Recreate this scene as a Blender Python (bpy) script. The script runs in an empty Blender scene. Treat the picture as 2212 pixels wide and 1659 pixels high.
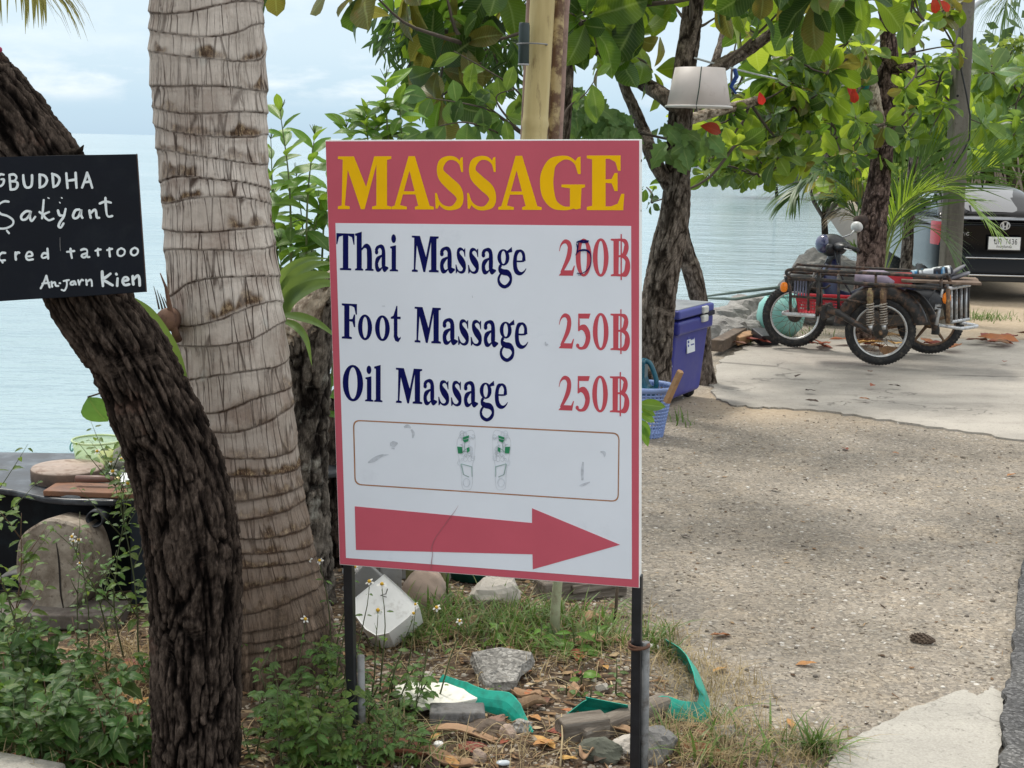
import bpy, math, random
import numpy as np
from mathutils import Vector, Matrix

random.seed(7)
rng = np.random.default_rng(11)
SC = bpy.context.scene
COL = SC.collection
R_ = math.radians

# ------------------------------------------------------------------ camera
PW, PH, FOC, CAMZ = 2212.0, 1659.0, 3140.0, 1.6
ROLL = 0.0195
PIT = math.atan((PH/2-306.5)*math.cos(ROLL)/FOC)
_f = Vector((0, math.cos(PIT), -math.sin(PIT)))
_r0 = Vector((1, 0, 0)); _u0 = Vector((0, math.sin(PIT), math.cos(PIT)))
_r = math.cos(ROLL)*_r0+math.sin(ROLL)*_u0
_u = -math.sin(ROLL)*_r0+math.cos(ROLL)*_u0
cam = bpy.data.cameras.new('camera')
cam.sensor_width = 36.0
cam.lens = 36.0*FOC/PW
cam.clip_start = 0.05
cam.clip_end = 60000
cam_o = bpy.data.objects.new('camera', cam)
COL.objects.link(cam_o)
mw = Matrix((( _r.x, _u.x, -_f.x, 0), (_r.y, _u.y, -_f.y, 0), (_r.z, _u.z, -_f.z, CAMZ), (0, 0, 0, 1)))
cam_o.matrix_world = mw
SC.camera = cam_o
CAM = Vector((0, 0, CAMZ))

def ray(x, y):
    return _f+(x-PW/2)/FOC*_r-(y-PH/2)/FOC*_u
def P(x, y, Y):                       # the point at distance Y along a sight line
    d = ray(x, y); return CAM+d*(Y/d.y)
def G(x, y, z=0.0):                   # the point where a sight line meets height z
    d = ray(x, y); return CAM+d*((z-CAMZ)/d.z)
def m_per_px(Y): return Y/FOC

# ------------------------------------------------------------------ light
SUN_DIR = Vector((-0.30, 0.42, 0.86)).normalized()
w = bpy.data.worlds.new('World'); SC.world = w; w.use_nodes = True
nt = w.node_tree; nt.nodes.clear()
N = nt.nodes.new; L = nt.links.new
out = N('ShaderNodeOutputWorld'); bg = N('ShaderNodeBackground'); bg.inputs['Strength'].default_value = 0.1
sky = N('ShaderNodeTexSky'); sky.sky_type = 'NISHITA'; sky.sun_disc = False
sky.sun_elevation = math.asin(SUN_DIR.z); sky.sun_rotation = math.atan2(SUN_DIR.x, SUN_DIR.y)
sky.dust_density = 0.6; sky.ozone_density = 1.5
tc = N('ShaderNodeTexCoord'); sep = N('ShaderNodeSeparateXYZ'); L(tc.outputs['Generated'], sep.inputs[0])
ramp = N('ShaderNodeValToRGB'); L(sep.outputs['Z'], ramp.inputs[0])
els = ramp.color_ramp.elements
stops = [(0.0, (.365, .525, .665)), (.02, (.385, .545, .685)), (.06, (.51, .63, .725)), (.16, (.65, .72, .78)), (.5, (1.08, 1.10, 1.10)), (1.0, (1.36, 1.33, 1.27))]
els[0].position = 0; els[1].position = 1
for i in range(4): els.new(stops[i+1][0])
for e, (p_, c_) in zip(els, stops): e.position = p_; e.color = (*c_, 1)
mp = N('ShaderNodeMapping'); mp.inputs['Scale'].default_value = (7, 7, 22); L(tc.outputs['Generated'], mp.inputs[0])
nz = N('ShaderNodeTexNoise'); nz.inputs['Scale'].default_value = 1.4; nz.inputs['Detail'].default_value = 7; nz.inputs['Roughness'].default_value = .58
L(mp.outputs[0], nz.inputs['Vector'])
cr = N('ShaderNodeValToRGB'); cr.color_ramp.elements[0].position = .47; cr.color_ramp.elements[1].position = .68; L(nz.outputs[0], cr.inputs[0])
win = N('ShaderNodeValToRGB'); L(sep.outputs['Z'], win.inputs[0])
we = win.color_ramp.elements; we[0].position = .018; we[0].color = (0, 0, 0, 1); we[1].position = .034; we[1].color = (1, 1, 1, 1)
e = we.new(.055); e.color = (.35, .35, .35, 1); e = we.new(.2); e.color = (0, 0, 0, 1)
mul = N('ShaderNodeMath'); mul.operation = 'MULTIPLY'; L(cr.outputs[0], mul.inputs[0]); L(win.outputs[0], mul.inputs[1])
mixc = N('ShaderNodeMixRGB'); L(mul.outputs[0], mixc.inputs[0]); L(ramp.outputs[0], mixc.inputs[1]); mixc.inputs[2].default_value = (.84, .87, .90, 1)
sc10 = N('ShaderNodeMixRGB'); sc10.blend_type = 'MULTIPLY'; sc10.inputs[0].default_value = 1; L(mixc.outputs[0], sc10.inputs[1]); sc10.inputs[2].default_value = (10, 10, 10, 1)
fin = N('ShaderNodeMixRGB'); fin.inputs[0].default_value = .86; L(sky.outputs[0], fin.inputs[1]); L(sc10.outputs[0], fin.inputs[2])
L(fin.outputs[0], bg.inputs[0]); L(bg.outputs[0], out.inputs[0])

sun = bpy.data.lights.new('sun', 'SUN'); sun.energy = 2.0; sun.angle = R_(11); sun.color = (1.0, .95, .86)
sun_o = bpy.data.objects.new('sun', sun); COL.objects.link(sun_o)
sun_o.rotation_euler = SUN_DIR.to_track_quat('Z', 'Y').to_euler(); sun_o.location = (0, 0, 30)

SC.view_settings.view_transform = 'Standard'; SC.view_settings.look = 'None'
SC.view_settings.exposure = 0.46; SC.view_settings.gamma = 1.0; SC.view_settings.use_curve_mapping = False
SC.render.engine = 'CYCLES'
SC.cycles.max_bounces = 8; SC.cycles.transparent_max_bounces = 8
SC.cycles.use_denoising = True

# ------------------------------------------------------------------ helpers: noise
def _hash(i, j, k, s):
    h = (i*374761393+j*668265263+k*2147483647+s*974711) & 0xFFFFFFFF
    h = ((h ^ (h >> 13))*1274126177) & 0xFFFFFFFF
    h = (h ^ (h >> 16)) & 0xFFFFFFFF
    return h/2147483648.0-1.0
def vnoise(p, s=0):
    p = np.asarray(p, float); f = np.floor(p); i = f.astype(np.int64); t = p-f; t = t*t*(3-2*t)
    r = 0
    for a in (0, 1):
        wa = t[..., 0] if a else 1-t[..., 0]
        for b in (0, 1):
            wb = t[..., 1] if b else 1-t[..., 1]
            for c in (0, 1):
                wc = t[..., 2] if c else 1-t[..., 2]
                r = r+wa*wb*wc*_hash(i[..., 0]+a, i[..., 1]+b, i[..., 2]+c, s)
    return r
def fbm(p, o=4, s=0):
    p = np.asarray(p, float); r = 0; a = 1.0; n = 0
    for q in range(o):
        r = r+a*vnoise(p*(2.0**q)+17.3*q, s+q); n += a; a *= .5
    return r/n

# ------------------------------------------------------------------ helpers: meshes
class MB:
    def __init__(s): s.v = []; s.f = []
    def add(s, vs, fs):
        o = len(s.v); s.v.extend(tuple(v) for v in vs); s.f.extend(tuple(o+i for i in f) for f in fs); return s
    def box(s, c, size, rot=None, taper=1.0):
        hx, hy, hz = size[0]/2, size[1]/2, size[2]/2
        vs = []
        for z in (-1, 1):
            k = taper if z > 0 else 1
            for x, y in ((-1, -1), (1, -1), (1, 1), (-1, 1)):
                v = Vector((x*hx*k, y*hy*k, z*hz))
                if rot is not None: v = rot @ v
                vs.append(v+Vector(c))
        return s.add(vs, [(3, 2, 1, 0), (4, 5, 6, 7), (0, 1, 5, 4), (1, 2, 6, 5), (2, 3, 7, 6), (3, 0, 4, 7)])
    def tube(s, pts, rad, n=8, caps=True):
        pts = [Vector(p) for p in pts]
        if not hasattr(rad, '__len__'): rad = [rad]*len(pts)
        vs = []; fs = []
        t0 = (pts[1]-pts[0]).normalized()
        a = t0.orthogonal().normalized()
        for i, p in enumerate(pts):
            t = (pts[min(i+1, len(pts)-1)]-pts[max(i-1, 0)])
            if t.length < 1e-9: t = t0
            t = t.normalized()
            a = (a-t*a.dot(t))
            if a.length < 1e-6: a = t.orthogonal()
            a = a.normalized(); b = t.cross(a)
            for k in range(n):
                g = 2*math.pi*k/n
                vs.append(p+(a*math.cos(g)+b*math.sin(g))*rad[i])
        for i in range(len(pts)-1):
            for k in range(n):
                fs.append((i*n+k, i*n+(k+1) % n, (i+1)*n+(k+1) % n, (i+1)*n+k))
        if caps:
            fs.append(tuple(range(n-1, -1, -1))); fs.append(tuple((len(pts)-1)*n+k for k in range(n)))
        return s.add(vs, fs)
    def lathe(s, prof, c=(0, 0, 0), n=32, rot=None, close=False, sx=1, sy=1):
        vs = []; fs = []
        m = len(prof)
        for r, z in prof:
            for k in range(n):
                g = 2*math.pi*k/n
                v = Vector((r*math.cos(g)*sx, r*math.sin(g)*sy, z))
                if rot is not None: v = rot @ v
                vs.append(v+Vector(c))
        for i in range(m if close else m-1):
            j = (i+1) % m
            for k in range(n):
                fs.append((i*n+k, i*n+(k+1) % n, j*n+(k+1) % n, j*n+k))
        if not close:
            if prof[0][0] > 1e-5: fs.append(tuple(range(n-1, -1, -1)))
            if prof[-1][0] > 1e-5: fs.append(tuple((m-1)*n+k for k in range(n)))
        return s.add(vs, fs)
    def torus(s, c, R, r, rot=None, n=32, m=8, a0=0, a1=2*math.pi, rz=None):
        rz = rz or r; full = abs(a1-a0-2*math.pi) < 1e-6
        vs = []; fs = []; cnt = n if full else n+1
        for i in range(cnt):
            g = a0+(a1-a0)*i/n
            for k in range(m):
                q = 2*math.pi*k/m
                v = Vector(((R+r*math.cos(q))*math.cos(g), (R+r*math.cos(q))*math.sin(g), rz*math.sin(q)))
                if rot is not None: v = rot @ v
                vs.append(v+Vector(c))
        for i in range(n):
            j = (i+1) % cnt
            for k in range(m):
                fs.append((i*m+k, i*m+(k+1) % m, j*m+(k+1) % m, j*m+k))
        return s.add(vs, fs)
    def prism(s, poly, z0, z1, xf=None):
        n = len(poly)
        a = sum(poly[i][0]*poly[(i+1) % n][1]-poly[(i+1) % n][0]*poly[i][1] for i in range(n))
        if a < 0: poly = poly[::-1]
        vs = [Vector((p[0], p[1], z0)) for p in poly]+[Vector((p[0], p[1], z1)) for p in poly]
        if xf: vs = [xf(v) for v in vs]
        return s.add(vs, [tuple(range(n-1, -1, -1)), tuple(range(n, 2*n))]+[(i, (i+1) % n, n+(i+1) % n, n+i) for i in range(n)])
    def rock(s, c, size, seed=0, rot=None, sub=10, rough=.22, flat=0.0, freq=1.6, fac=0):
        n = sub*2; m = sub
        vs = []; fs = []
        pts = []
        for i in range(m+1):
            th = math.pi*i/m
            for k in range(n):
                ph = 2*math.pi*k/n
                pts.append((math.sin(th)*math.cos(ph), math.sin(th)*math.sin(ph), math.cos(th)))
        pts = np.array(pts)
        # blocky facets, then noise
        q = np.sign(pts)*np.abs(pts)**(1-flat*.6)
        d = 1+rough*fbm(pts*freq+seed*3.7, 4, seed)
        if fac:                            # broken faces: the lump is cut by random planes
            r_ = np.random.default_rng(seed+100); pn = r_.normal(size=(fac, 3)); pn /= np.linalg.norm(pn, axis=1)[:, None]; pd = r_.uniform(.62, .95, fac)
            dt = pts @ pn.T; lim = np.where(dt > .05, pd/np.maximum(dt, .05), 9).min(1)
            q = pts; d = np.minimum(1.15, lim)*(1+rough*.35*fbm(pts*freq*2.5+seed*3.7, 4, seed))
        q = q*d[:, None]*np.array(size)/2
        for v in q:
            v = Vector(v)
            if rot is not None: v = rot @ v
            vs.append(v+Vector(c))
        for i in range(m):
            for k in range(n):
                fs.append((i*n+k, (i+1)*n+k, (i+1)*n+(k+1) % n, i*n+(k+1) % n))
        return s.add(vs, fs)

def mk_mesh(name, v, f, smooth=False):
    me = bpy.data.meshes.new(name)
    if isinstance(f, np.ndarray):
        v = np.asarray(v, np.float32); nf, k = f.shape
        me.vertices.add(len(v)); me.vertices.foreach_set('co', v.ravel())
        me.loops.add(nf*k); me.loops.foreach_set('vertex_index', f.astype(np.int32).ravel())
        me.polygons.add(nf); me.polygons.foreach_set('loop_start', np.arange(0, nf*k, k, dtype=np.int32))
        me.update(calc_edges=True); me.validate()
    else:
        me.from_pydata([tuple(x) for x in v], [], f); me.update()
    if smooth: me.polygons.foreach_set('use_smooth', np.ones(len(me.polygons), bool))
    return me
def attr(me, name, vals):
    a = me.attributes.new(name, 'FLOAT', 'POINT'); a.data.foreach_set('value', np.asarray(vals, np.float32))

INV = {}
def tag(o, label=None, cat=None, group=None, kind=None):
    if label: o['label'] = label
    if cat: o['category'] = cat
    if group: o['group'] = group
    if kind: o['kind'] = kind
    return o
def thing(name, label, cat, loc=(0, 0, 0), rot=None, group=None):
    o = bpy.data.objects.new(name, None); COL.objects.link(o); o.empty_display_size = .1
    m = Matrix.Translation(Vector(loc))
    if rot is not None:
        m = m @ (Matrix.Rotation(rot, 4, 'Z') if isinstance(rot, (int, float)) else rot.to_4x4())
    o.matrix_basis = m
    INV[o.name] = m.inverted()
    return tag(o, label, cat, group)
def part(name, mb, mat, parent=None, smooth=False, bev=0, world=False, label=None, kind=None, seg=2):
    """one mesh object; world=True: vertices were given in world coordinates"""
    if isinstance(mb, MB): v, f = mb.v, mb.f
    elif isinstance(mb, tuple): v, f = mb
    else: v = None
    if v is not None:
        if world and parent is not None:
            p = parent; inv = INV.get(p.name)
            a = np.array([tuple(x) for x in v]) if not isinstance(v, np.ndarray) else v
            M4 = np.array(inv); v = a @ M4[:3, :3].T+M4[:3, 3]
        me = mk_mesh(name, v, f, smooth)
    else: me = mb
    if mat is not None and not me.materials: me.materials.append(mat)
    o = bpy.data.objects.new(name, me); COL.objects.link(o)
    if parent is not None:
        o.parent = parent; INV[o.name] = INV.get(parent.name, Matrix.Identity(4))
    if bev:
        b = o.modifiers.new('bevel', 'BEVEL'); b.width = bev; b.segments = seg; b.limit_method = 'ANGLE'; b.angle_limit = R_(40)
    if label: o['label'] = label
    if kind: o['kind'] = kind
    return o
def solo(name, mb, mat, label, cat, loc, group=None, smooth=False, bev=0, kind=None, rot=None):
    """a thing that is one mesh; vertices local to loc"""
    o = part(name, mb, mat, None, smooth, bev)
    m = Matrix.Translation(Vector(loc))
    if rot is not None: m = m @ rot.to_4x4()
    o.matrix_basis = m
    return tag(o, label, cat, group, kind)
def inst(name, me, parent, mx, group=None):
    o = bpy.data.objects.new(name, me); COL.objects.link(o)
    if parent is not None: o.parent = parent
    o.matrix_basis = mx
    return o
def rx(a): return Matrix.Rotation(a, 3, 'X')
def ry(a): return Matrix.Rotation(a, 3, 'Y')
def rz(a): return Matrix.Rotation(a, 3, 'Z')
def frame(x, up):                     # columns: x along, z as close to up as possible
    x = Vector(x).normalized(); up = Vector(up)
    y = up.cross(x)
    if y.length < 1e-5: y = x.orthogonal()
    y.normalize(); z = x.cross(y)
    return Matrix((x, y, z)).transposed()
def orient(pos, x, up, s=1.0):
    return Matrix.Translation(Vector(pos)) @ frame(x, up).to_4x4() @ Matrix.Diagonal((s, s, s, 1))
def catmull(pts, k=6):
    pts = [Vector(p) for p in pts]; o = []
    q = [pts[0]*2-pts[1]]+pts+[pts[-1]*2-pts[-2]]
    for i in range(1, len(q)-2):
        for j in range(k):
            t = j/k
            o.append(.5*((2*q[i])+(q[i+1]-q[i-1])*t+(2*q[i-1]-5*q[i]+4*q[i+1]-q[i+2])*t*t+(3*q[i]-q[i-1]-3*q[i+1]+q[i+2])*t**3))
    o.append(pts[-1]); return o

# ------------------------------------------------------------------ helpers: materials
class NT:
    def __init__(s, name):
        s.m = bpy.data.materials.new(name); s.m.use_nodes = True; s.t = s.m.node_tree; s.t.nodes.clear()
        s.out = s.n('OutputMaterial'); s.tc = s.n('TexCoord')
    def n(s, t): return s.t.nodes.new('ShaderNode'+t)
    def l(s, a, b): s.t.links.new(a, b)
    def noise(s, scale, detail=4, rough=.55, vec=None, stretch=None, dist=0):
        x = s.n('TexNoise'); x.inputs['Scale'].default_value = scale; x.inputs['Detail'].default_value = detail; x.inputs['Roughness'].default_value = rough
        x.inputs['Distortion'].default_value = dist
        v = vec or s.tc.outputs['Object']
        if stretch:
            m = s.n('Mapping'); m.inputs['Scale'].default_value = stretch; s.l(v, m.inputs[0]); v = m.outputs[0]
        s.l(v, x.inputs['Vector']); return x.outputs[0]
    def vor(s, scale, feature='F1', out='Distance', vec=None, stretch=None, rand=1):
        x = s.n('TexVoronoi'); x.feature = feature; x.inputs['Scale'].default_value = scale; x.inputs['Randomness'].default_value = rand
        v = vec or s.tc.outputs['Object']
        if stretch:
            m = s.n('Mapping'); m.inputs['Scale'].default_value = stretch; s.l(v, m.inputs[0]); v = m.outputs[0]
        s.l(v, x.inputs['Vector']); return x.outputs[out]
    def ramp(s, fac, stops):
        r = s.n('ValToRGB'); e = r.color_ramp.elements
        while len(e) < len(stops): e.new(.5)
        for q, (p_, c_) in zip(e, stops):
            q.position = p_
            q.color = (*c_, 1) if hasattr(c_, '__len__') else (c_, c_, c_, 1)
        s.l(fac, r.inputs[0]); return r.outputs[0]
    def mix(s, fac, a, b, mode='MIX'):
        x = s.n('MixRGB'); x.blend_type = mode
        for k, v in ((0, fac), (1, a), (2, b)):
            if hasattr(v, 'is_output'): s.l(v, x.inputs[k])
            elif hasattr(v, '__len__'): x.inputs[k].default_value = (*v, 1) if len(v) == 3 else v
            else: x.inputs[k].default_value = v if k == 0 else (v, v, v, 1)
        return x.outputs[0]
    def math(s, op, a, b=0.0):
        x = s.n('Math'); x.operation = op
        for k, v in ((0, a), (1, b)):
            if hasattr(v, 'is_output'): s.l(v, x.inputs[k])
            else: x.inputs[k].default_value = v
        return x.outputs[0]
    def at(s, name):
        x = s.n('Attribute'); x.attribute_name = name; return x.outputs['Fac']
    def rnd(s): return s.n('ObjectInfo').outputs['Random']
    def hsv(s, col, h=None, sat=None, val=None):
        x = s.n('HueSaturation'); s.l(col, x.inputs['Color'])
        for nm, v in (('Hue', h), ('Saturation', sat), ('Value', val)):
            if v is None: continue
            if hasattr(v, 'is_output'): s.l(v, x.inputs[nm])
            else: x.inputs[nm].default_value = v
        return x.outputs[0]
    def mapr(s, v, a, b, c, d):
        x = s.n('MapRange'); s.l(v, x.inputs[0])
        for i, q in enumerate((a, b, c, d)): x.inputs[i+1].default_value = q
        return x.outputs[0]
    def bump(s, h, strength=.5, dist=.01, normal=None):
        b = s.n('Bump'); b.inputs['Strength'].default_value = strength; b.inputs['Distance'].default_value = dist
        s.l(h, b.inputs['Height'])
        if normal is not None: s.l(normal, b.inputs['Normal'])
        return b.outputs[0]
    def fin(s, col, rough=.6, metal=0, normal=None, spec=.5, trans=0, tcol=None, transmission=0, alpha=None, coat=0):
        p = s.n('BsdfPrincipled')
        for nm, v in (('Base Color', col), ('Roughness', rough), ('Metallic', metal), ('Specular IOR Level', spec), ('Transmission Weight', transmission), ('Coat Weight', coat)):
            if hasattr(v, 'is_output'): s.l(v, p.inputs[nm])
            elif hasattr(v, '__len__'): p.inputs[nm].default_value = (*v, 1)
            else: p.inputs[nm].default_value = v
        if alpha is not None: p.inputs['Alpha'].default_value = alpha
        if normal is not None: s.l(normal, p.inputs['Normal'])
        o = p.outputs[0]
        if trans:
            t = s.n('BsdfTranslucent')
            c = tcol if tcol is not None else col
            if hasattr(c, 'is_output'): s.l(c, t.inputs[0])
            else: t.inputs[0].default_value = (*c, 1)
            m = s.n('MixShader'); m.inputs[0].default_value = trans
            s.l(o, m.inputs[1]); s.l(t.outputs[0], m.inputs[2]); o = m.outputs[0]
        s.l(o, s.out.inputs[0]); return s.m

def mat(name, col, rough=.6, var=.25, scale=12, metal=0, bump=0, bscale=60, bdist=.004, col2=None, c2=(.5, .68), rand=0, spec=.5, trans=0, fine=0, alpha=None, coat=0, s2=None):
    """plain weathered surface: base colour with blotches, optional second colour in patches, fine grain and relief"""
    t = NT(name)
    n1 = t.noise(scale, 5, .6)
    a = tuple(c*(1-var) for c in col); b = tuple(min(1, c*(1+var)) for c in col)
    c = t.ramp(n1, [(.3, a), (.7, b)])
    if col2 is not None:
        c = t.mix(t.ramp(t.noise(s2 or scale*1.7, 6, .65), [(c2[0], 0.0), (c2[1], 1.0)]), c, col2)
    if fine:
        c = t.mix(fine, c, t.ramp(t.noise(scale*25, 2), [(.3, .15), (.7, 1.0)]), 'MULTIPLY')
    if rand:
        r = t.rnd(); c = t.hsv(c, h=t.mapr(r, 0, 1, .5-rand*.06, .5+rand*.06), val=t.mapr(r, 0, 1, 1-rand, 1+rand))
    nm = t.bump(t.noise(bscale, 4, .6), bump, bdist) if bump else None
    rg = t.mapr(n1, .3, .7, max(.02, rough-.12), min(1, rough+.12))
    return t.fin(c, rg, metal, nm, spec, trans, alpha=alpha, coat=coat)
# ================================================================== setting: ground, sea, slabs
SEA_Z = -0.8
LAND = np.array([(-400, 5.5), (-30, 5.4), (-1.0, 5.5), (-.3, 6.1), (.15, 7.6), (.30, 9.2), (.75, 11.0), (1.35, 12.4), (2.3, 13.6), (3.6, 15.0), (4.9, 18), (6.5, 24), (9.5, 42), (18.5, 92), (23, 150), (20.5, 178), (27, 220), (80, 250), (400, 300), (400, -300), (-400, -300)], float)
def shore_d(x, y):
    """signed distance to the shore line, positive on land"""
    p = np.stack([x, y], -1); d = np.full(x.shape, 1e9); ins = np.zeros(x.shape, bool)
    n = len(LAND)
    for i in range(n):
        a, b = LAND[i], LAND[(i+1) % n]
        ab = b-a; t = np.clip(((p-a) @ ab)/(ab @ ab), 0, 1)
        d = np.minimum(d, np.linalg.norm(p-(a+t[..., None]*ab), axis=-1))
        c = ((a[1] > y) != (b[1] > y))
        with np.errstate(divide='ignore', invalid='ignore'):
            xi = (b[0]-a[0])*(y-a[1])/(b[1]-a[1])+a[0]
        ins ^= c & (x < xi)
    return np.where(ins, d, -d)
def bedmask(x, y):
    """1 in the planting bed round the sign and the trunks, 0 on the gravel"""
    edge = np.interp(y, [2, 3.3, 3.7, 4.1, 4.4, 4.8, 5.4, 7, 9], [.95, .80, .62, .50, .44, .40, .34, .30, .2])
    q = np.stack([x*2.2, y*2.2, 0*x], -1)
    return np.clip((edge-x+.16*fbm(q, 3, 5))/.16+.5, 0, 1)
def hgt(x, y):
    x = np.asarray(x, float); y = np.asarray(y, float)
    sd = shore_d(x, y)
    s = np.clip((.35-sd)/1.1, 0, 1); s = s*s*(3-2*s)
    q = np.stack([x, y, 0*x], -1)
    near = np.exp(-((y-4.2)/3.5)**2)
    b = bedmask(x, y)
    mound = b*np.exp(-((x+.2)/1.0)**2-((y-4.4)/.9)**2)*.05
    far = np.clip((y-30)/100, 0, 1)*np.clip(sd/25, 0, 1)
    return mound+fbm(q*3.0, 4, 2)*(.012+.018*b)*np.clip(near+.3, 0, 1)+fbm(q*14, 2, 4)*.005*near-1.7*s+far*(.9+.5*fbm(q*.05, 3, 8))
def gz(x, y): return float(hgt(np.array([x]), np.array([y]))[0])
def GG(px, py, dz=0.0):              # point of the ground under a sight line
    z = 0.0
    for _ in range(4):
        p = G(px, py, z); z = gz(p.x, p.y)
    p = G(px, py, z); return Vector((p.x, p.y, z+dz))

xs = np.concatenate([-np.geomspace(400, 10, 26), np.linspace(-9, -2.3, 24), np.linspace(-2.2, 3.2, 230), np.linspace(3.3, 12, 60), np.geomspace(12.4, 400, 46)])
ys = np.concatenate([-np.geomspace(300, 3, 16), np.linspace(-1, 2.6, 12), np.linspace(2.65, 7, 210), np.linspace(7.05, 18, 130), np.geomspace(18.2, 300, 90)])
GX, GY = np.meshgrid(xs, ys); GZ = hgt(GX, GY)
nx, ny = len(xs), len(ys)
idx = np.arange(nx*ny).reshape(ny, nx)
quads = np.stack([idx[:-1, :-1], idx[:-1, 1:], idx[1:, 1:], idx[1:, :-1]], -1).reshape(-1, 4)
gme = mk_mesh('ground', np.stack([GX, GY, GZ], -1).reshape(-1, 3), quads, True)
attr(gme, 'bed', bedmask(GX, GY).ravel())
sd_ = shore_d(GX, GY)
attr(gme, 'green', (np.clip((GY-17)/6, 0, 1)*np.clip(sd_/1.5, 0, 1)).ravel())
attr(gme, 'shore', np.clip(1-sd_/.9, 0, 1).ravel())
attr(gme, 'sand', (np.clip((GY-12.0)/1.0, 0, 1)*np.clip((GX-3.4)/1, 0, 1)+np.exp(-((GX-1.6)/.5)**2-((GY-9.0)/.5)**2)).ravel())

t = NT('ground_gravel')
big = t.noise(1.3, 5, .6); mid = t.noise(7, 5, .65)
c = t.ramp(big, [(.30, (.23, .205, .172)), (.50, (.295, .263, .223)), (.72, (.365, .325, .278))])
c = t.mix(t.ramp(mid, [(.48, 0.0), (.66, .55)]), c, (.20, .185, .162))
c = t.mix(t.ramp(t.noise(3.1, 4, .7), [(.52, 0.0), (.7, .6)]), c, (.40, .335, .255))
c = t.mix(t.math('MULTIPLY', t.ramp(t.noise(.9, 5, .7, stretch=(1.5, .6, 1)), [(.46, 0.0), (.66, .5)]), t.ramp(t.noise(9, 4, .7), [(.3, .5), (.6, 1.0)])), c, (.20, .175, .145))
v1c = t.vor(95, 'F1', 'Color'); v1d = t.vor(95, 'F1', 'Distance')
v2c = t.vor(42, 'F1', 'Color'); v2d = t.vor(42, 'F1', 'Distance')
sp1 = t.n('SeparateColor'); t.l(v1c, sp1.inputs[0]); sp2 = t.n('SeparateColor'); t.l(v2c, sp2.inputs[0])
peb1 = t.ramp(sp1.outputs[0], [(0, (.30, .30, .30)), (.45, (.8, .78, .74)), (.75, (1.15, 1.1, 1.0)), (.93, (1.2, 1.2, 1.2)), (1, (2.0, 2.0, 1.95))])
c = t.mix(.55, c, peb1, 'MULTIPLY')
m2 = t.math('MULTIPLY', t.ramp(sp2.outputs[1], [(.86, 0.0), (.90, .8)]), t.ramp(v2d, [(.30, 1.0), (.42, 0.0)]))
stone = t.ramp(sp2.outputs[0], [(0, (.10, .095, .09)), (.4, (.32, .28, .23)), (.7, (.45, .43, .40)), (1, (.62, .60, .56))])
c = t.mix(m2, c, stone)
lit = t.math('MULTIPLY', t.math('MAXIMUM', t.ramp(t.noise(55, 3, .7, stretch=(1, .45, 1)), [(.585, 0.0), (.66, .9)]), t.ramp(t.noise(120, 2, .7), [(.60, 0.0), (.68, .8)])), t.ramp(t.noise(2.4, 3, .6), [(.35, .35), (.6, 1.0)]))
c = t.mix(lit, c, (.085, .065, .048))
sand = t.ramp(t.noise(20, 5, .7), [(.3, (.36, .27, .18)), (.7, (.50, .41, .30))])
c = t.mix(t.math('MINIMUM', t.at('sand'), .8), c, sand)
soil = t.ramp(t.noise(30, 6, .75), [(.3, (.03, .02, .014)), (.52, (.085, .058, .038)), (.72, (.17, .12, .08))])
soil = t.mix(t.ramp(sp1.outputs[1], [(.86, 0.0), (.9, .7)]), soil, (.38, .33, .27))
soil = t.mix(t.ramp(t.noise(45, 3, .6, stretch=(.3, 1, 1)), [(.58, 0.0), (.64, .8)]), soil, (.33, .24, .14))
c = t.mix(t.at('bed'), c, soil)
gr = t.ramp(t.noise(2.0, 5, .7), [(.3, (.05, .085, .02)), (.7, (.17, .19, .07))])
c = t.mix(t.at('green'), c, gr)
c = t.mix(t.ramp(t.at('shore'), [(.3, 0.0), (1, 1.0)]), c, (.10, .095, .085))
hb = t.math('ADD', t.math('MULTIPLY', t.math('SUBTRACT', 1, v1d), .4), t.math('ADD', t.math('MULTIPLY', m2, .8), t.noise(140, 3, .7)))
ground_mat = t.fin(c, .92, 0, t.bump(hb, .4, .005), .25)
gme.materials.append(ground_mat)
go = bpy.data.objects.new('ground', gme); COL.objects.link(go); tag(go, kind='structure')

# sea: fine near the shore, one sheet to the horizon
t = NT('sea_water')
rip = t.noise(1.0, 5, .62, stretch=(.75, 1.5, 1)); swell = t.noise(.16, 4, .6, stretch=(.5, 2.2, 1)); small = t.noise(5.0, 3, .6, stretch=(.5, 1.5, 1))
rip2 = t.noise(.42, 4, .6, stretch=(.5, 1.3, 1))
h_ = t.math('ADD', t.math('MULTIPLY', t.math('ADD', rip, t.math('MULTIPLY', rip2, 1.6)), .7), t.math('ADD', t.math('MULTIPLY', swell, 1.0), t.math('MULTIPLY', small, .22)))
cw = t.ramp(t.noise(.02, 4, .6, stretch=(.25, 1.6, 1)), [(.3, (.20, .30, .33)), (.7, (.29, .40, .43))])
cw = t.mix(t.ramp(t.noise(.05, 4, .6, stretch=(.3, 1.5, 1)), [(.45, 0.0), (.7, .6)]), cw, (.37, .47, .49))
sea_mat = t.fin(cw, .11, 0, t.bump(h_, .45, .25), .33)
sx = np.concatenate([-np.geomspace(30000, 40, 14), np.linspace(-30, 30, 25), np.geomspace(40, 30000, 14)])
sy = np.concatenate([np.array([3.0]), np.linspace(4, 40, 28), np.geomspace(44, 40000, 22)])
SX, SY = np.meshgrid(sx, sy); idx = np.arange(SX.size).reshape(SX.shape)
sq = np.stack([idx[:-1, :-1], idx[:-1, 1:], idx[1:, 1:], idx[1:, :-1]], -1).reshape(-1, 4)
so = part('sea', (np.stack([SX, SY, SX*0+SEA_Z], -1).reshape(-1, 3), sq), sea_mat, smooth=True); tag(so, kind='structure')

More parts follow.
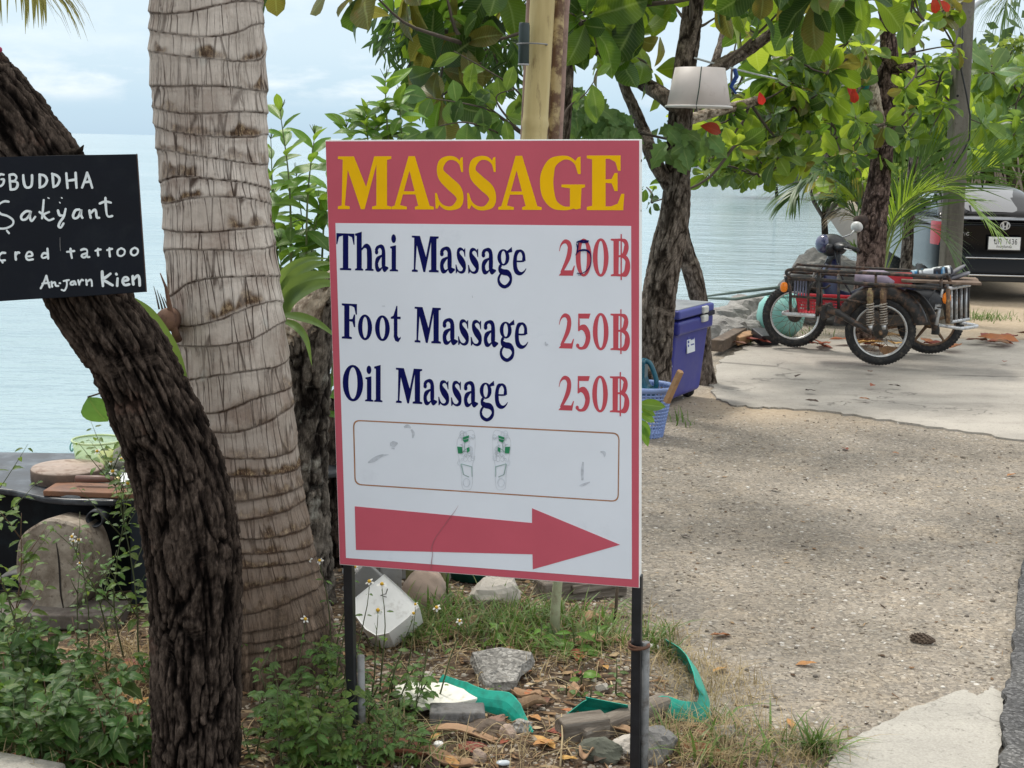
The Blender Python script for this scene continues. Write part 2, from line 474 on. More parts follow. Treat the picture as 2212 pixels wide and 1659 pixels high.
# ---- slabs
def jag(pts, amp, k=7, seed=0):
    o = []; rr = random.Random(seed); n = len(pts)
    for i in range(n):
        a = Vector(pts[i][:2]); b = Vector(pts[(i+1) % n][:2]); d = (b-a); nn = Vector((-d.y, d.x)).normalized() if d.length else Vector((0, 0))
        for j in range(k):
            o.append(a+d*(j/k)+nn*(rr.uniform(-amp, amp) if j else 0))
    return o
def slab_mat(name, base, crack=1.6):
    t = NT(name)
    c = t.ramp(t.noise(1.1, 6, .65), [(.28, tuple(x*.62 for x in base)), (.5, base), (.72, tuple(min(1, x*1.22) for x in base))])
    c = t.mix(t.ramp(t.noise(2.6, 6, .7, stretch=(.35, 1.3, 1)), [(.5, 0.0), (.72, .65)]), c, tuple(x*.60 for x in base))
    c = t.mix(t.ramp(t.noise(48, 4, .7), [(.58, 0.0), (.70, .6)]), c, (.13, .12, .10))
    c = t.mix(.35, c, t.ramp(t.noise(160, 2), [(.3, .55), (.7, 1.25)]), 'MULTIPLY')
    w = t.noise(2.2, 4, .6); vv = t.n('VectorMath'); vv.operation = 'ADD'; t.l(t.tc.outputs['Object'], vv.inputs[0]); t.l(t.ramp(w, [(.2, 0.0), (.8, .8)]), vv.inputs[1])
    ed = t.vor(crack, 'DISTANCE_TO_EDGE', 'Distance', vec=vv.outputs[0])
    ck = t.math('MULTIPLY', t.ramp(ed, [(.003, 1.0), (.010, 0.0)]), t.ramp(t.noise(1.4, 2), [(.5, 0.0), (.6, .55)]))
    c = t.mix(ck, c, (.05, .045, .04))
    return t.fin(c, .88, 0, t.bump(t.math('SUBTRACT', t.noise(70, 5, .7), ck), .4, .006), .3)
m_slab = slab_mat('worn_concrete', (.38, .352, .312), .35)
m_apron = slab_mat('pale_concrete', (.385, .365, .325), 1.9)
front = [G(x, y) for x, y in ((1548, 862), (1575, 876), (1640, 884), (1700, 885), (1800, 893), (1880, 905), (2000, 925), (2100, 938), (2212, 955), (2500, 985))]
back = [(9.5, 8.4), (9.5, 12.3), (6.5, 12.5), (4.6, 12.3), (3.2, 12.35), (2.3, 12.1), (1.85, 11.6), (1.6, 10.9), (1.45, 10.2), (1.32, 9.7)]
poly = jag([(p.x, p.y) for p in front]+back, .035, 6, 3)
po = part('concrete_pavement', MB().prism(poly, -.12, .013), m_slab); tag(po, kind='structure')
apx = [(1772, 1690), (1800, 1640), (1855, 1600), (1905, 1572), (1960, 1545), (2000, 1530), (2082, 1500), (2110, 1514), (2135, 1496), (2166, 1506), (2160, 1560), (2163, 1620), (2150, 1690), (2120, 1800), (1700, 1800)]
poly = jag([(G(*q).x, G(*q).y) for q in apx], .008, 5, 4)
po = part('concrete_pavement', MB().prism(poly, -.12, .016), m_apron); tag(po, kind='structure')
t = NT('asphalt')
c = t.ramp(t.noise(3, 5, .6), [(.3, (.05, .05, .052)), (.7, (.115, .112, .108))])
vc = t.n('SeparateColor'); t.l(t.vor(120, 'F1', 'Color'), vc.inputs[0])
c = t.mix(.8, c, t.ramp(vc.outputs[0], [(0, .4), (.7, 1.2), (1, 2.6)]), 'MULTIPLY')
m_asph = t.fin(c, .85, 0, t.bump(t.vor(110), .7, .006), .35)
asx = [(2238, 1120), (2226, 1170), (2208, 1230), (2196, 1300), (2190, 1380), (2184, 1450), (2170, 1508), (2165, 1560), (2168, 1620), (2155, 1690), (2120, 1810)]
pl = [(G(*q).x, G(*q).y) for q in asx]
poly = jag(pl, .012, 5, 6)[:-5]+[Vector((1.0, 2.2)), Vector((14, 2.2)), Vector((14, 30)), Vector((7, 14)), Vector((4.2, 9.6)), Vector((2.9, 7.2))]
po = part('road', MB().prism(poly, -.12, .034), m_asph); tag(po, kind='structure')
# kerb in the near left corner
a, b = G(-140, 1622), G(112, 1668)
d = (b-a).normalized()
mb = MB(); mb.box((0, 0, .0), ((b-a).length, .16, .22))
solo('kerb', mb, m_apron, 'pale concrete kerb stone at the lower left corner beside the weeds', 'kerb', (a+b)/2+Vector((0.02, -.09, -.075)), bev=.012, rot=rz(math.atan2(d.y, d.x)))
# old wall far behind the trees, pale above and grey below
m_wall = mat('old_render', (.58, .50, .36), .85, .2, 2, bump=.2, col2=(.36, .32, .24), fine=.3)
m_blk = mat('grey_block', (.20, .19, .175), .9, .3, 3, bump=.4, col2=(.11, .11, .10), fine=.4)
t_ = thing('embankment_wall', 'low sea wall of pale render over grey block behind the young palm', 'wall', (7.7, 21, 0), 0)
part('render_band', MB().box((1.6, 0, .62), (7.5, .25, .5)), m_wall, t_, bev=.02)
part('block_base', MB().box((1.6, -.06, .0), (7.6, .42, .78)), m_blk, t_, bev=.03)
# ================================================================== lettering by hand-drawn outlines
# a glyph is a list of shapes in a box: x 0..1 across, y 0 baseline .. 1 cap height
def sp(pts, k=6):                       # smooth a variable-width stroke (x, y, w)
    return [tuple(v) for v in catmull(pts, k)]
def stroke(pts, k=6, hor=None):
    """variable-width stroke as a closed outline; hor scales the x direction of the pen offset"""
    q = sp(pts, k) if k > 1 else pts
    Lf = []; Rt = []
    for i, (x, y, w) in enumerate(q):
        a = q[max(i-1, 0)]; b = q[min(i+1, len(q)-1)]
        dx, dy = b[0]-a[0], b[1]-a[1]; l = math.hypot(dx, dy) or 1
        nx_, ny_ = -dy/l, dx/l
        h = hor or 1.0
        Lf.append((x+nx_*w/2*h, y+ny_*w/2)); Rt.append((x-nx_*w/2*h, y-ny_*w/2))
    return ('strip', Lf, Rt)
def ringg(cx, cy, ox, oy, ix, iy, n=28):
    o = []; i_ = []
    for k in range(n+1):
        g = 2*math.pi*k/n
        o.append((cx+ox*math.cos(g), cy+oy*math.sin(g))); i_.append((cx+ix*math.cos(g), cy+iy*math.sin(g)))
    return ('strip', o, i_)
def dot(cx, cy, a, b): return ('poly', [(cx+a*math.cos(2*math.pi*k/20), cy+b*math.sin(2*math.pi*k/20)) for k in range(20)])
def pl_(*p): return ('poly', list(p))
XH = .70
GL = {
 'M': [pl_((0, 1), (.27, 1), (.27, .94), (.20, .94), (.13, .07), (.22, .05), (.22, 0), (0, 0), (0, .05), (.07, .07), (.09, .94), (0, .95)),
       pl_((.10, 1), (.30, 1), (.56, .34), (.48, 0), (.43, 0)),
       pl_((.43, 0), (.50, 0), (.76, 1), (.68, 1), (.505, .33)),
       pl_((.68, 1), (1, 1), (1, .95), (.92, .93), (.92, .07), (1, .05), (1, 0), (.64, 0), (.64, .05), (.72, .07), (.72, .90))],
 'A': [pl_((.40, 1), (.55, 1), (.90, .07), (1, .05), (1, 0), (.55, 0), (.55, .05), (.63, .07), (.40, .80)),
       pl_((.40, 1), (.47, .95), (.42, .72), (.20, .08), (.36, .05), (.36, 0), (0, 0), (0, .05), (.07, .07)),
       pl_((.22, .34), (.60, .34), (.62, .28), (.21, .28))],
 'S': [stroke([(.93, .70, .03), (.86, .84, .06), (.68, .945, .07), (.42, .955, .09), (.20, .84, .20), (.20, .66, .23), (.46, .50, .25), (.78, .33, .25), (.82, .15, .22), (.60, .035, .09), (.34, .035, .07), (.14, .13, .06), (.05, .30, .03)], 6),
       pl_((.93, .98), (.86, .97), (.80, .88), (.88, .70), (.94, .70)),
       pl_((.05, .31), (.00, .31), (.02, .02), (.08, .01), (.16, .10))],
 'G': [stroke([(.88, .66, .03), (.80, .84, .05), (.66, .945, .06), (.48, .955, .09), (.26, .86, .20), (.16, .66, .29), (.14, .48, .30), (.18, .28, .28), (.30, .11, .18), (.50, .035, .08), (.68, .04, .06), (.82, .09, .05)], 6),
       pl_((.90, .98), (.84, .97), (.76, .88), (.84, .66), (.90, .66)),
       pl_((.47, .47), (1, .47), (1, .42), (.92, .40), (.90, .03), (.80, .01), (.66, .05), (.66, .40), (.47, .42))],
 'E': [pl_((0, 1), (.90, 1), (.90, .72), (.83, .72), (.76, .88), (.60, .94), (.50, .94), (.50, .07), (.64, .07), (.82, .12), (.92, .30), (1, .30), (.97, 0), (0, 0), (0, .06), (.14, .08), (.14, .93), (0, .95)),
       pl_((.5, .56), (.66, .57), (.74, .68), (.82, .68), (.82, .35), (.74, .35), (.66, .49), (.5, .50))],
 'T': [pl_((0, 1), (1, 1), (1, .70), (.95, .70), (.86, .90), (.66, .94), (.66, .06), (.82, .05), (.82, 0), (.20, 0), (.20, .05), (.36, .06), (.36, .94), (.14, .90), (.05, .70), (0, .70))],
 'F': [pl_((0, 1), (1, 1), (1, .70), (.92, .70), (.82, .90), (.64, .94), (.50, .94), (.50, .07), (.66, .05), (.66, 0), (0, 0), (0, .05), (.16, .07), (.16, .93), (0, .95)),
       pl_((.5, .56), (.70, .57), (.80, .70), (.88, .70), (.88, .34), (.80, .34), (.70, .49), (.5, .50))],
 'O': [ringg(.5, .5, .5, .52, .22, .45)],
 'o': [ringg(.5, XH/2, .5, XH/2+.015, .19, XH/2-.05)],
 'h': [pl_((0, 1.0), (.36, 1.06), (.36, .06), (.44, .04), (.44, 0), (0, 0), (0, .04), (.09, .06), (.09, .94), (0, .95)),
       stroke([(.34, .56, .05), (.50, .66, .09), (.66, .66, .16), (.76, .54, .26), (.78, .30, .27), (.78, .05, .27)], 5),
       pl_((.55, 0), (1, 0), (1, .04), (.91, .06), (.66, .06), (.55, .04))],
 'i': [pl_((.05, .68), (.74, .72), (.74, .06), (.98, .04), (.98, 0), (0, 0), (0, .04), (.22, .06), (.22, .62), (.05, .64)), dot(.46, .90, .28, .12)],
 'l': [pl_((0, 1.0), (.78, 1.06), (.78, .06), (1, .04), (1, 0), (0, 0), (0, .04), (.20, .06), (.20, .94), (0, .95))],
 'a': [stroke([(.10, .52, .20), (.16, .60, .16), (.32, .67, .09), (.50, .66, .14), (.62, .56, .25), (.64, .36, .27), (.64, .18, .27), (.72, .07, .20), (.98, .09, .04)], 5),
       stroke([(.60, .44, .04), (.38, .38, .10), (.16, .26, .22), (.17, .10, .23), (.34, .03, .10), (.52, .09, .05), (.60, .16, .03)], 5),
       dot(.14, .52, .12, .07)],
 's': [stroke([(.84, .47, .03), (.76, .59, .06), (.58, .665, .07), (.36, .655, .12), (.22, .55, .24), (.34, .42, .26), (.66, .28, .28), (.80, .16, .25), (.62, .035, .10), (.38, .02, .06), (.18, .08, .06), (.06, .22, .03)], 5),
       pl_((.86, .70), (.78, .68), (.70, .63), (.80, .46), (.86, .46)), pl_((.06, .23), (.0, .23), (.02, -.01), (.09, -.01), (.2, .06))],
 'g': [ringg(.42, .47, .40, .235, .15, .185, 22),
       stroke([(.68, .62, .08), (.82, .66, .10), (.99, .70, .15)], 3),
       stroke([(.30, .26, .09), (.18, .19, .14), (.18, .11, .17), (.40, .055, .17), (.72, .03, .18), (.90, -.08, .18), (.86, -.24, .15), (.54, -.36, .10), (.22, -.30, .13), (.10, -.17, .16), (.18, -.05, .10), (.32, .04, .07)], 5)],
 'e': [stroke([(.20, .37, .05), (.55, .37, .05), (.82, .385, .05)], 3),
       stroke([(.80, .38, .26), (.78, .55, .20), (.62, .66, .09), (.46, .665, .08), (.24, .58, .20), (.15, .38, .28), (.18, .18, .28), (.36, .055, .16), (.60, .025, .09), (.82, .08, .06), (.97, .17, .03)], 5)],
 't': [pl_((.0, .68), (.26, .72), (.56, 1.0), (.66, 1.0), (.66, .70), (.98, .70), (.98, .63), (.66, .63), (.66, .16), (.80, .09), (.98, .14), (.98, .08), (.74, -.02), (.44, .01), (.30, .12), (.30, .63), (.0, .63))],
 '2': [stroke([(.04, .68, .03), (.13, .84, .06), (.32, .94, .10), (.52, .93, .14), (.68, .80, .26), (.64, .58, .26), (.44, .34, .18), (.14, .07, .10)], 6),
       pl_((0, .0), (.88, 0), (1, .28), (.95, .28), (.82, .15), (.28, .15), (.10, .06))],
 '5': [pl_((.14, 1), (.96, 1), (.86, .86), (.24, .86)), pl_((.14, 1), (.22, 1), (.24, .56), (.12, .50)),
       stroke([(.14, .54, .10), (.36, .61, .14), (.62, .56, .24), (.80, .36, .32), (.68, .14, .22), (.44, .03, .09), (.20, .03, .08), (.02, .10, .09)], 6), dot(.10, .09, .11, .06)],
 '0': [ringg(.5, .5, .5, .52, .20, .45)],
 'B': [pl_((0, 1), (.42, 1), (.42, .96), (.40, .06), (.42, 0), (0, 0), (0, .04), (.14, .06), (.14, .94), (0, .96)),
       stroke([(.30, .965, .07), (.56, .965, .07), (.76, .90, .16), (.80, .76, .24), (.70, .60, .18), (.52, .54, .06), (.30, .53, .06)], 5),
       stroke([(.30, .53, .06), (.56, .53, .06), (.80, .46, .16), (.87, .28, .27), (.78, .10, .22), (.56, .03, .07), (.30, .035, .07)], 5),
       pl_((.505, 1.12), (.57, 1.12), (.57, -.10), (.505, -.10))],
}
def glyph_mb(mb, shapes, f, z, dz=.00006, th=.0004):
    """place shapes with f(x, y) -> (s, t) on the board at height z (each shape a hair prouder than the last)"""
    for sh in shapes:
        if sh[0] == 'poly':
            pts = [f(*p) for p in sh[1]]
            mb.prism([(p[0], p[1]) for p in pts], z, z+th)
        else:
            a = [f(*p) for p in sh[1]]; b = [f(*p) for p in sh[2]]; n = len(a)
            zz = z+th
            vs = [(p[0], p[1], zz) for p in a]+[(p[0], p[1], zz) for p in b]
            fs = []
            for i in range(n-1):
                q = [vs[i], vs[i+1], vs[n+i+1], vs[n+i]]
                ar = sum(q[k][0]*q[(k+1) % 4][1]-q[(k+1) % 4][0]*q[k][1] for k in range(4))
                fs.append((i, i+1, n+i+1, n+i) if ar > 0 else (n+i, n+i+1, i+1, i))
            mb.add(vs, fs)
        z += dz
    return z

# ================================================================== the massage sign
SD = 3.5/1.05684578                   # places its near top corner 3.5 m away
dep = [1.0573772*SD, 1.0*SD, 1.05684579*SD, 1.114223*SD]
crn = [CAM+ray(*q)*k/1.0 for q, k in zip([(702.4, 302.3), (1382.6, 300.7), (1381.6, 1270.7), (733.5, 1219.8)], [3.5018, 3.3117, 3.5, 3.69])]
# exact parallelogram: solve the four depths
A4 = np.array([ray(*q) for q in [(702.4, 302.3), (1382.6, 300.7), (1381.6, 1270.7), (733.5, 1219.8)]])
_, _, vt = np.linalg.svd(np.stack([A4[0], -A4[1], A4[2], -A4[3]], 1)); kk = vt[-1]/vt[-1][1]*3.42
TL, TR, BR, BL = [CAM+Vector(A4[i])*kk[i] for i in range(4)]
ex = (TR-TL).normalized(); nrm = ex.cross((TL-BL)).normalized(); ey = nrm.cross(ex)
SWd = (TR-TL).length; SHt = (TL-BL).length
SR = Matrix((ex, ey, nrm)).transposed()            # local x across, y up, z towards the viewer
foot = BL+ex*(SWd/2)-ey*.47
def S(px, py):
    d = ray(px, py); k = (TL-CAM).dot(nrm)/d.dot(nrm); p = CAM+d*k-foot
    return (p.dot(ex), p.dot(ey))
sign = thing('massage_sign', 'white and red massage price sign with yellow heading and red arrow on two black posts', 'sign', foot, SR)
TH = .028
def ZA(x, y): return (697+.3177*x, 288+.3177*y)
def ZB(x, y): return (697+.3177*x, 622.1+.3177*y)
def ZC(x, y): return (697+.3177*x, 864+.3177*y)
m_white = mat('sign_white', (.75, .80, .87), .55, .035, 3, bump=.03, bscale=9, col2=(.64, .69, .76), c2=(.62, .8), spec=.25)
m_red = mat('sign_red', (.54, .105, .145), .55, .05, 5, bump=.03, bscale=9, spec=.15)
m_yel = mat('sign_yellow', (.86, .50, .006), .7, .06, 8, spec=.1)
m_navy = mat('sign_navy', (.004, .006, .085), .6, .08, 8, spec=.08)
m_pink = mat('sign_pink', (.54, .085, .11), .6, .05, 8, spec=.1)
m_line = mat('sign_frame_line', (.36, .17, .08), .5, .2, 20)
m_pole = mat('black_post_paint', (.012, .013, .016), .38, .35, 9, bump=.25, bscale=90, bdist=.002, col2=(.16, .16, .17), c2=(.62, .72), fine=.3)
m_rust = mat('rusty_wire', (.10, .045, .025), .8, .4, 30)
m_edge = mat('sign_edge_white', (.86, .86, .85), .5, .05, 10, col2=(.5, .45, .38), c2=(.7, .78))
q = [S(702.4, 302.3), S(1382.6, 300.7), S(1381.6, 1270.7), S(733.5, 1219.8)]
part('board', MB().prism(q, -TH, 0), m_edge, sign, bev=.0015)
inset = [(q[0][0]+.0015, q[0][1]-.0035), (q[1][0]-.002, q[1][1]-.003), (q[2][0]-.002, q[2][1]+.002), (q[3][0]+.0015, q[3][1]+.002)]
part('red_border', MB().prism(inset, 0, .0008), m_red, sign)
part('white_panel', MB().prism([S(*ZA(88, 610)), S(*ZA(2098, 630)), S(*ZC(2103, 1218)), S(*ZC(160, 1073))], .0008, .0014), m_white, sign)
def line_text(chars, zf, base, cap, z=.0016):
    """chars: (glyph, x0, x1) in zoomed pixels; base / cap: two points giving the line's foot and cap height"""
    obs = []
    def yl(seg, x): return seg[0][1]+(seg[1][1]-seg[0][1])*(x-seg[0][0])/(seg[1][0]-seg[0][0])
    for ch, x0, x1 in chars:
        mb = MB()
        def f(gx, gy):
            x = x0+(x1-x0)*gx; yb = yl(base, x); yc = yl(cap, x)
            return S(*zf(x, yb+(yc-yb)*gy))
        glyph_mb(mb, GL[ch], f, z)
        obs.append((ch, mb))
    return obs
def letters(line, m):
    for ch, mb in line:
        part('letter', mb, m, sign)
letters(line_text([('M', 105, 468), ('A', 470, 757), ('S', 765, 968), ('S', 983, 1190), ('A', 1195, 1490), ('G', 1482, 1785), ('E', 1797, 2052)], ZA, ((105, 515), (2050, 523)), ((105, 157), (2050, 150)), .0010), m_yel)
letters(line_text([('T', 95, 218), ('h', 222, 348), ('a', 355, 450), ('i', 458, 515), ('M', 608, 790), ('a', 797, 903), ('s', 905, 982), ('s', 990, 1070), ('a', 1080, 1182), ('g', 1187, 1290), ('e', 1295, 1388)], ZA, ((160, 930), (700, 943)), ((160, 680), (695, 698))), m_navy)
letters(line_text([('F', 132, 235), ('o', 242, 338), ('o', 358, 458), ('t', 465, 533), ('M', 627, 805), ('a', 815, 922), ('s', 922, 1002), ('s', 1008, 1090), ('a', 1095, 1197), ('g', 1203, 1305), ('e', 1308, 1400)], ZB, ((180, 345), (715, 373)), ((180, 106), (715, 131))), m_navy)
letters(line_text([('O', 138, 277), ('i', 290, 348), ('l', 352, 408), ('M', 500, 678), ('a', 685, 782), ('s', 788, 868), ('s', 874, 952), ('a', 960, 1060), ('g', 1067, 1168), ('e', 1172, 1262)], ZB, ((200, 765), (590, 784)), ((200, 526), (590, 546))), m_navy)
letters(line_text([('2', 1606, 1716), ('0', 1722, 1830), ('0', 1838, 1945), ('B', 1960, 2092)], ZA, ((1610, 967), (2090, 972)), ((1650, 722), (2000, 716))), m_pink)
letters(line_text([('2', 1606, 1710), ('5', 1725, 1826), ('0', 1838, 1945), ('B', 1958, 2090)], ZB, ((1650, 410), (2020, 423)), ((1650, 173), (2020, 174))), m_pink)
letters(line_text([('2', 1604, 1710), ('5', 1722, 1822), ('0', 1834, 1940), ('B', 1954, 2086)], ZB, ((1650, 831), (2020, 846)), ((1650, 597), (2020, 600))), m_pink)
# the 5 written over the first zero in pen
mb = MB(); zz = .0042
for st in ([(1728, 742, 9), (1760, 730, 12), (1812, 731, 9)], [(1735, 733, 6), (1775, 741, 9), (1808, 738, 6)], [(1730, 748, 7), (1734, 775, 8), (1738, 805, 7)], [(1742, 742, 5), (1738, 780, 6), (1730, 815, 6)],
           [(1722, 828, 5), (1745, 798, 8), (1785, 790, 9), (1816, 805, 8), (1828, 850, 6), (1822, 895, 6), (1800, 930, 6), (1765, 950, 5), (1730, 953, 4)], [(1750, 800, 4), (1792, 796, 6), (1818, 815, 5)], [(1735, 945, 3), (1760, 962, 3), (1738, 962, 3)]):
    zz = glyph_mb(mb, [stroke(st, 5)], lambda x, y: S(*ZA(x, y)), zz)
part('pen_mark', mb, m_navy, sign)
# arrow and rounded frame
part('arrow', MB().prism([S(*ZC(*p)) for p in ((220, 722), (1425, 835), (1425, 735), (2023, 983), (1430, 1150), (1428, 1048), (228, 1018))], .0014, .0022), m_red, sign)
def rrect(tl, tr, br, bl, rd):
    o = []
    cs = [tl, tr, br, bl]
    for i in range(4):
        p = Vector(cs[i]); a = Vector(cs[i-1]); b = Vector(cs[(i+1) % 4])
        u = (a-p).normalized()*rd; v = (b-p).normalized()*rd
        for k in range(7):
            s = k/6; o.append(tuple((p+u)*(1-s)**2+p*2*s*(1-s)+(p+v)*s*s))
    return o
ou = rrect((207, 133), (2020, 222), (2014, 693), (218, 577), 50); inn = rrect((216, 142), (2012, 231), (2006, 684), (227, 569), 44)
ou.append(ou[0]); inn.append(inn[0])
mb = MB(); glyph_mb(mb, [('strip', ou, inn)], lambda x, y: S(*ZC(x, y)), .0014)
part('frame_line', mb, m_line, sign)
# foot charts and smudges
m_gl = mat('faded_print', (.58, .63, .68), .5, .2, 40); m_gd = mat('dark_print', (.28, .40, .38), .5, .3, 40); m_gr = mat('green_print', (.015, .24, .10), .5, .2, 30)
m_sm = mat('smudge', (.52, .56, .62), .6, .25, 60)
for sgn, cx in ((1, 978), (-1, 1217)):
    F_ = lambda x, y: S(*ZC(cx+sgn*x, y))
    mb = MB(); z = .0015
    outl = [(10, 210, 3), (40, 205, 3), (58, 235, 3), (60, 300, 3), (55, 380, 3), (42, 450, 3), (42, 540, 3), (32, 600, 3), (0, 610, 3), (-28, 590, 3), (-32, 500, 3), (-45, 420, 3), (-60, 340, 3), (-62, 280, 3), (-40, 235, 3), (-15, 220, 3), (10, 210, 3)]
    z = glyph_mb(mb, [stroke(outl, 4)], F_, z)
    rr = random.Random(4)
    for k in range(46):
        x = rr.uniform(-50, 50); y = rr.uniform(225, 430); r_ = rr.uniform(5, 15); ph = rr.uniform(0, 6)
        z = glyph_mb(mb, [stroke([(x+r_*math.cos(ph+g), y+r_*1.3*math.sin(ph+g), rr.uniform(2, 4.5)) for g in np.linspace(0, rr.uniform(2, 6), 6)], 2)], F_, z, .00003)
    z = glyph_mb(mb, [ringg(2, 560, 24, 30, 20, 26)], F_, z)
    part('foot_outline', mb, m_gl, sign)
    mb = MB(); z = .0032
    z = glyph_mb(mb, [stroke(p, 1) for p in ([(-34, 432, 7), (-18, 505, 6), (20, 522, 5)], [(-34, 432, 5), (38, 452, 7), (40, 520, 4)], [(-10, 290, 4), (-12, 350, 4), (6, 350, 4)], [(-20, 350, 5), (0, 330, 4)])], F_, z)
    part('foot_detail', mb, m_gd, sign, kind='stuff')
    mb = MB(); z = .0036
    for pg in ([(-20, 252), (20, 238), (18, 256), (-22, 268)], [(-22, 272), (18, 262), (14, 278), (-10, 288)], [(-60, 315), (-26, 318), (-24, 360), (-54, 362)], [(4, 325), (22, 318), (24, 345), (8, 356)]):
        z = glyph_mb(mb, [('poly', pg)], F_, z)
    part('foot_zone', mb, m_gr, sign, kind='stuff')
mb = MB(); z = .0015
for pts in ([(555, 185, 14), (580, 176, 22), (600, 190, 10)], [(604, 200, 12), (618, 225, 20), (614, 258, 8)], [(460, 300, 20), (485, 298, 42), (512, 292, 10)], [(310, 425, 8), (350, 405, 30), (400, 378, 18), (450, 370, 5)], [(470, 325, 6), (490, 330, 14)], [(1772, 420, 10), (1766, 480, 18), (1768, 545, 14)], [(1748, 582, 8), (1780, 572, 16), (1818, 556, 6)], [(1890, 350, 8), (1915, 358, 22), (1918, 385, 4)]):
    z = glyph_mb(mb, [stroke(pts, 4)], lambda x, y: S(*ZC(x, y)), z)
for pts in ([(405, 122, 4), (425, 122, 6)], [(1515, 365, 8), (1520, 385, 14), (1535, 380, 6)], [(1018, 50, 3), (1022, 66, 3)]):
    z = glyph_mb(mb, [stroke(pts, 3)], lambda x, y: S(*ZB(x, y)), z)
part('smudge', mb, m_sm, sign, kind='stuff')
mb = MB()
glyph_mb(mb, [stroke([(925, 715, 1), (905, 750, 2), (870, 795, 3.5), (820, 865, 2.5), (770, 935, 3.5), (745, 1000, 4), (750, 1040, 3), (742, 1110, 5), (740, 1150, 4)], 4)], lambda x, y: S(*ZC(x, y)), .0040)
part('crack', mb, mat('crack_grime', (.32, .12, .14), .7, .3, 30), sign)
mb = MB()
for k in range(9):
    mb.lathe([(.0035, 0), (.0035, .002), (.002, .003)], (q[1][0]-.0005, q[1][1]-.05-k*.118, -TH*.5), 10, ry(math.pi/2))
part('screw', mb, m_rust, sign, kind='stuff')
# posts run up the back of the board
xl = S(*(751, 1300))[0]; xr = S(*(1374, 1330))[0]
def post(x, h0, h1):
    return MB().box((x, (h0+h1)/2, -TH*.5), (.0245, h1-h0, .024))
part('post', post(xl, -.12, .50), m_pole, sign, bev=.002)
part('post', post(xr, -.14, .50), m_pole, sign, bev=.002)
m_gal = mat('galvanised', (.20, .205, .205), .7, .3, 20, col2=(.10, .09, .08))
part('back_pipe', MB().tube([(xr+.020, -.14, -TH-.004), (xr+.019, S(1380, 1395)[1], -TH-.004)], .011, 12), m_gal, sign, smooth=True)
part('tie_wire', MB().torus((xr+.006, S(1380, 1400)[1], -TH*.5), .026, .0035, rx(math.pi/2) @ ry(.12), 20, 6).torus((xr+.004, S(1380, 1396)[1], -TH*.5), .024, .003, rx(math.pi/2) @ ry(-.1), 20, 6), m_rust, sign, smooth=True)
part('grey_pipe', MB().tube([(xl+.02, -.1, -TH-.004), (xl+.021, S(770, 1425)[1], -TH-.004)], .010, 12), m_gal, sign, smooth=True)

# ================================================================== the black hand-painted board
def ZD(x, y): return (x*.20135, 322.6+y*.20135)
bn = Vector((.10, -1, .10)).normalized()
bp = P(200, 480, 3.235)
bx = Vector((math.cos(.0), 0, 0)); bx = (bx-bn*bx.dot(bn)).normalized(); by = bn.cross(bx)
def B2(px, py):
    d = ray(px, py); k = (bp-CAM).dot(bn)/d.dot(bn); p = CAM+d*k-bp
    return (p.dot(bx), p.dot(by))
board = thing('painted_board', 'black board hand painted with white lettering nailed to the leaning dark trunk', 'sign', bp, Matrix((bx, by, bn)).transposed())
m_blkb = mat('black_board_paint', (.005, .007, .012), .6, .3, 6, bump=.12, bscale=25, col2=(.012, .015, .019), c2=(.5, .75), spec=.15)
m_bedge = mat('board_edge', (.05, .028, .022), .8, .4, 30)
m_wp = mat('white_paint', (.66, .72, .74), .5, .12, 30, bump=.3, bscale=80, col2=(.42, .48, .50), c2=(.58, .75))
def jl(p): return p
cor = [ZD(-520, 88), ZD(-200, 86), ZD(100, 80), ZD(700, 62), ZD(1100, 57), ZD(1460, 50), ZD(1470, 200), ZD(1495, 500), ZD(1508, 760), ZD(1535, 1100), ZD(1548, 1300), ZD(1563, 1530), ZD(1200, 1556), ZD(700, 1590), ZD(380, 1605), ZD(0, 1630), ZD(-450, 1660)]
part('panel', MB().prism([B2(*p) for p in cor], -.012, 0), m_blkb, board, bev=.001)
part('edge_strip', MB().prism([B2(*p) for p in [ZD(1461, 46), ZD(1466, 46), ZD(1568, 1529), ZD(1562, 1532)]], -.0135, -.001), m_bedge, board)
def brush(strokes, wd):
    mb = MB(); z = .0004; rr = random.Random(len(strokes))
    for st in strokes:
        pts = [(x, y, wd*(1+rr.uniform(-.15, .15))) for x, y in st]
        if len(pts) == 2: pts.insert(1, ((pts[0][0]+pts[1][0])/2+rr.uniform(-3, 3), (pts[0][1]+pts[1][1])/2, wd))
        z = glyph_mb(mb, [stroke(pts, 5)], lambda x, y: B2(*ZD(x, y)), z, .00006, .0006)
        for e in (pts[0], pts[-1]):
            z = glyph_mb(mb, [dot(e[0], e[1], wd*.47, wd*.47)], lambda x, y: B2(*ZD(x, y)), z, .00006, .0006)
    return mb
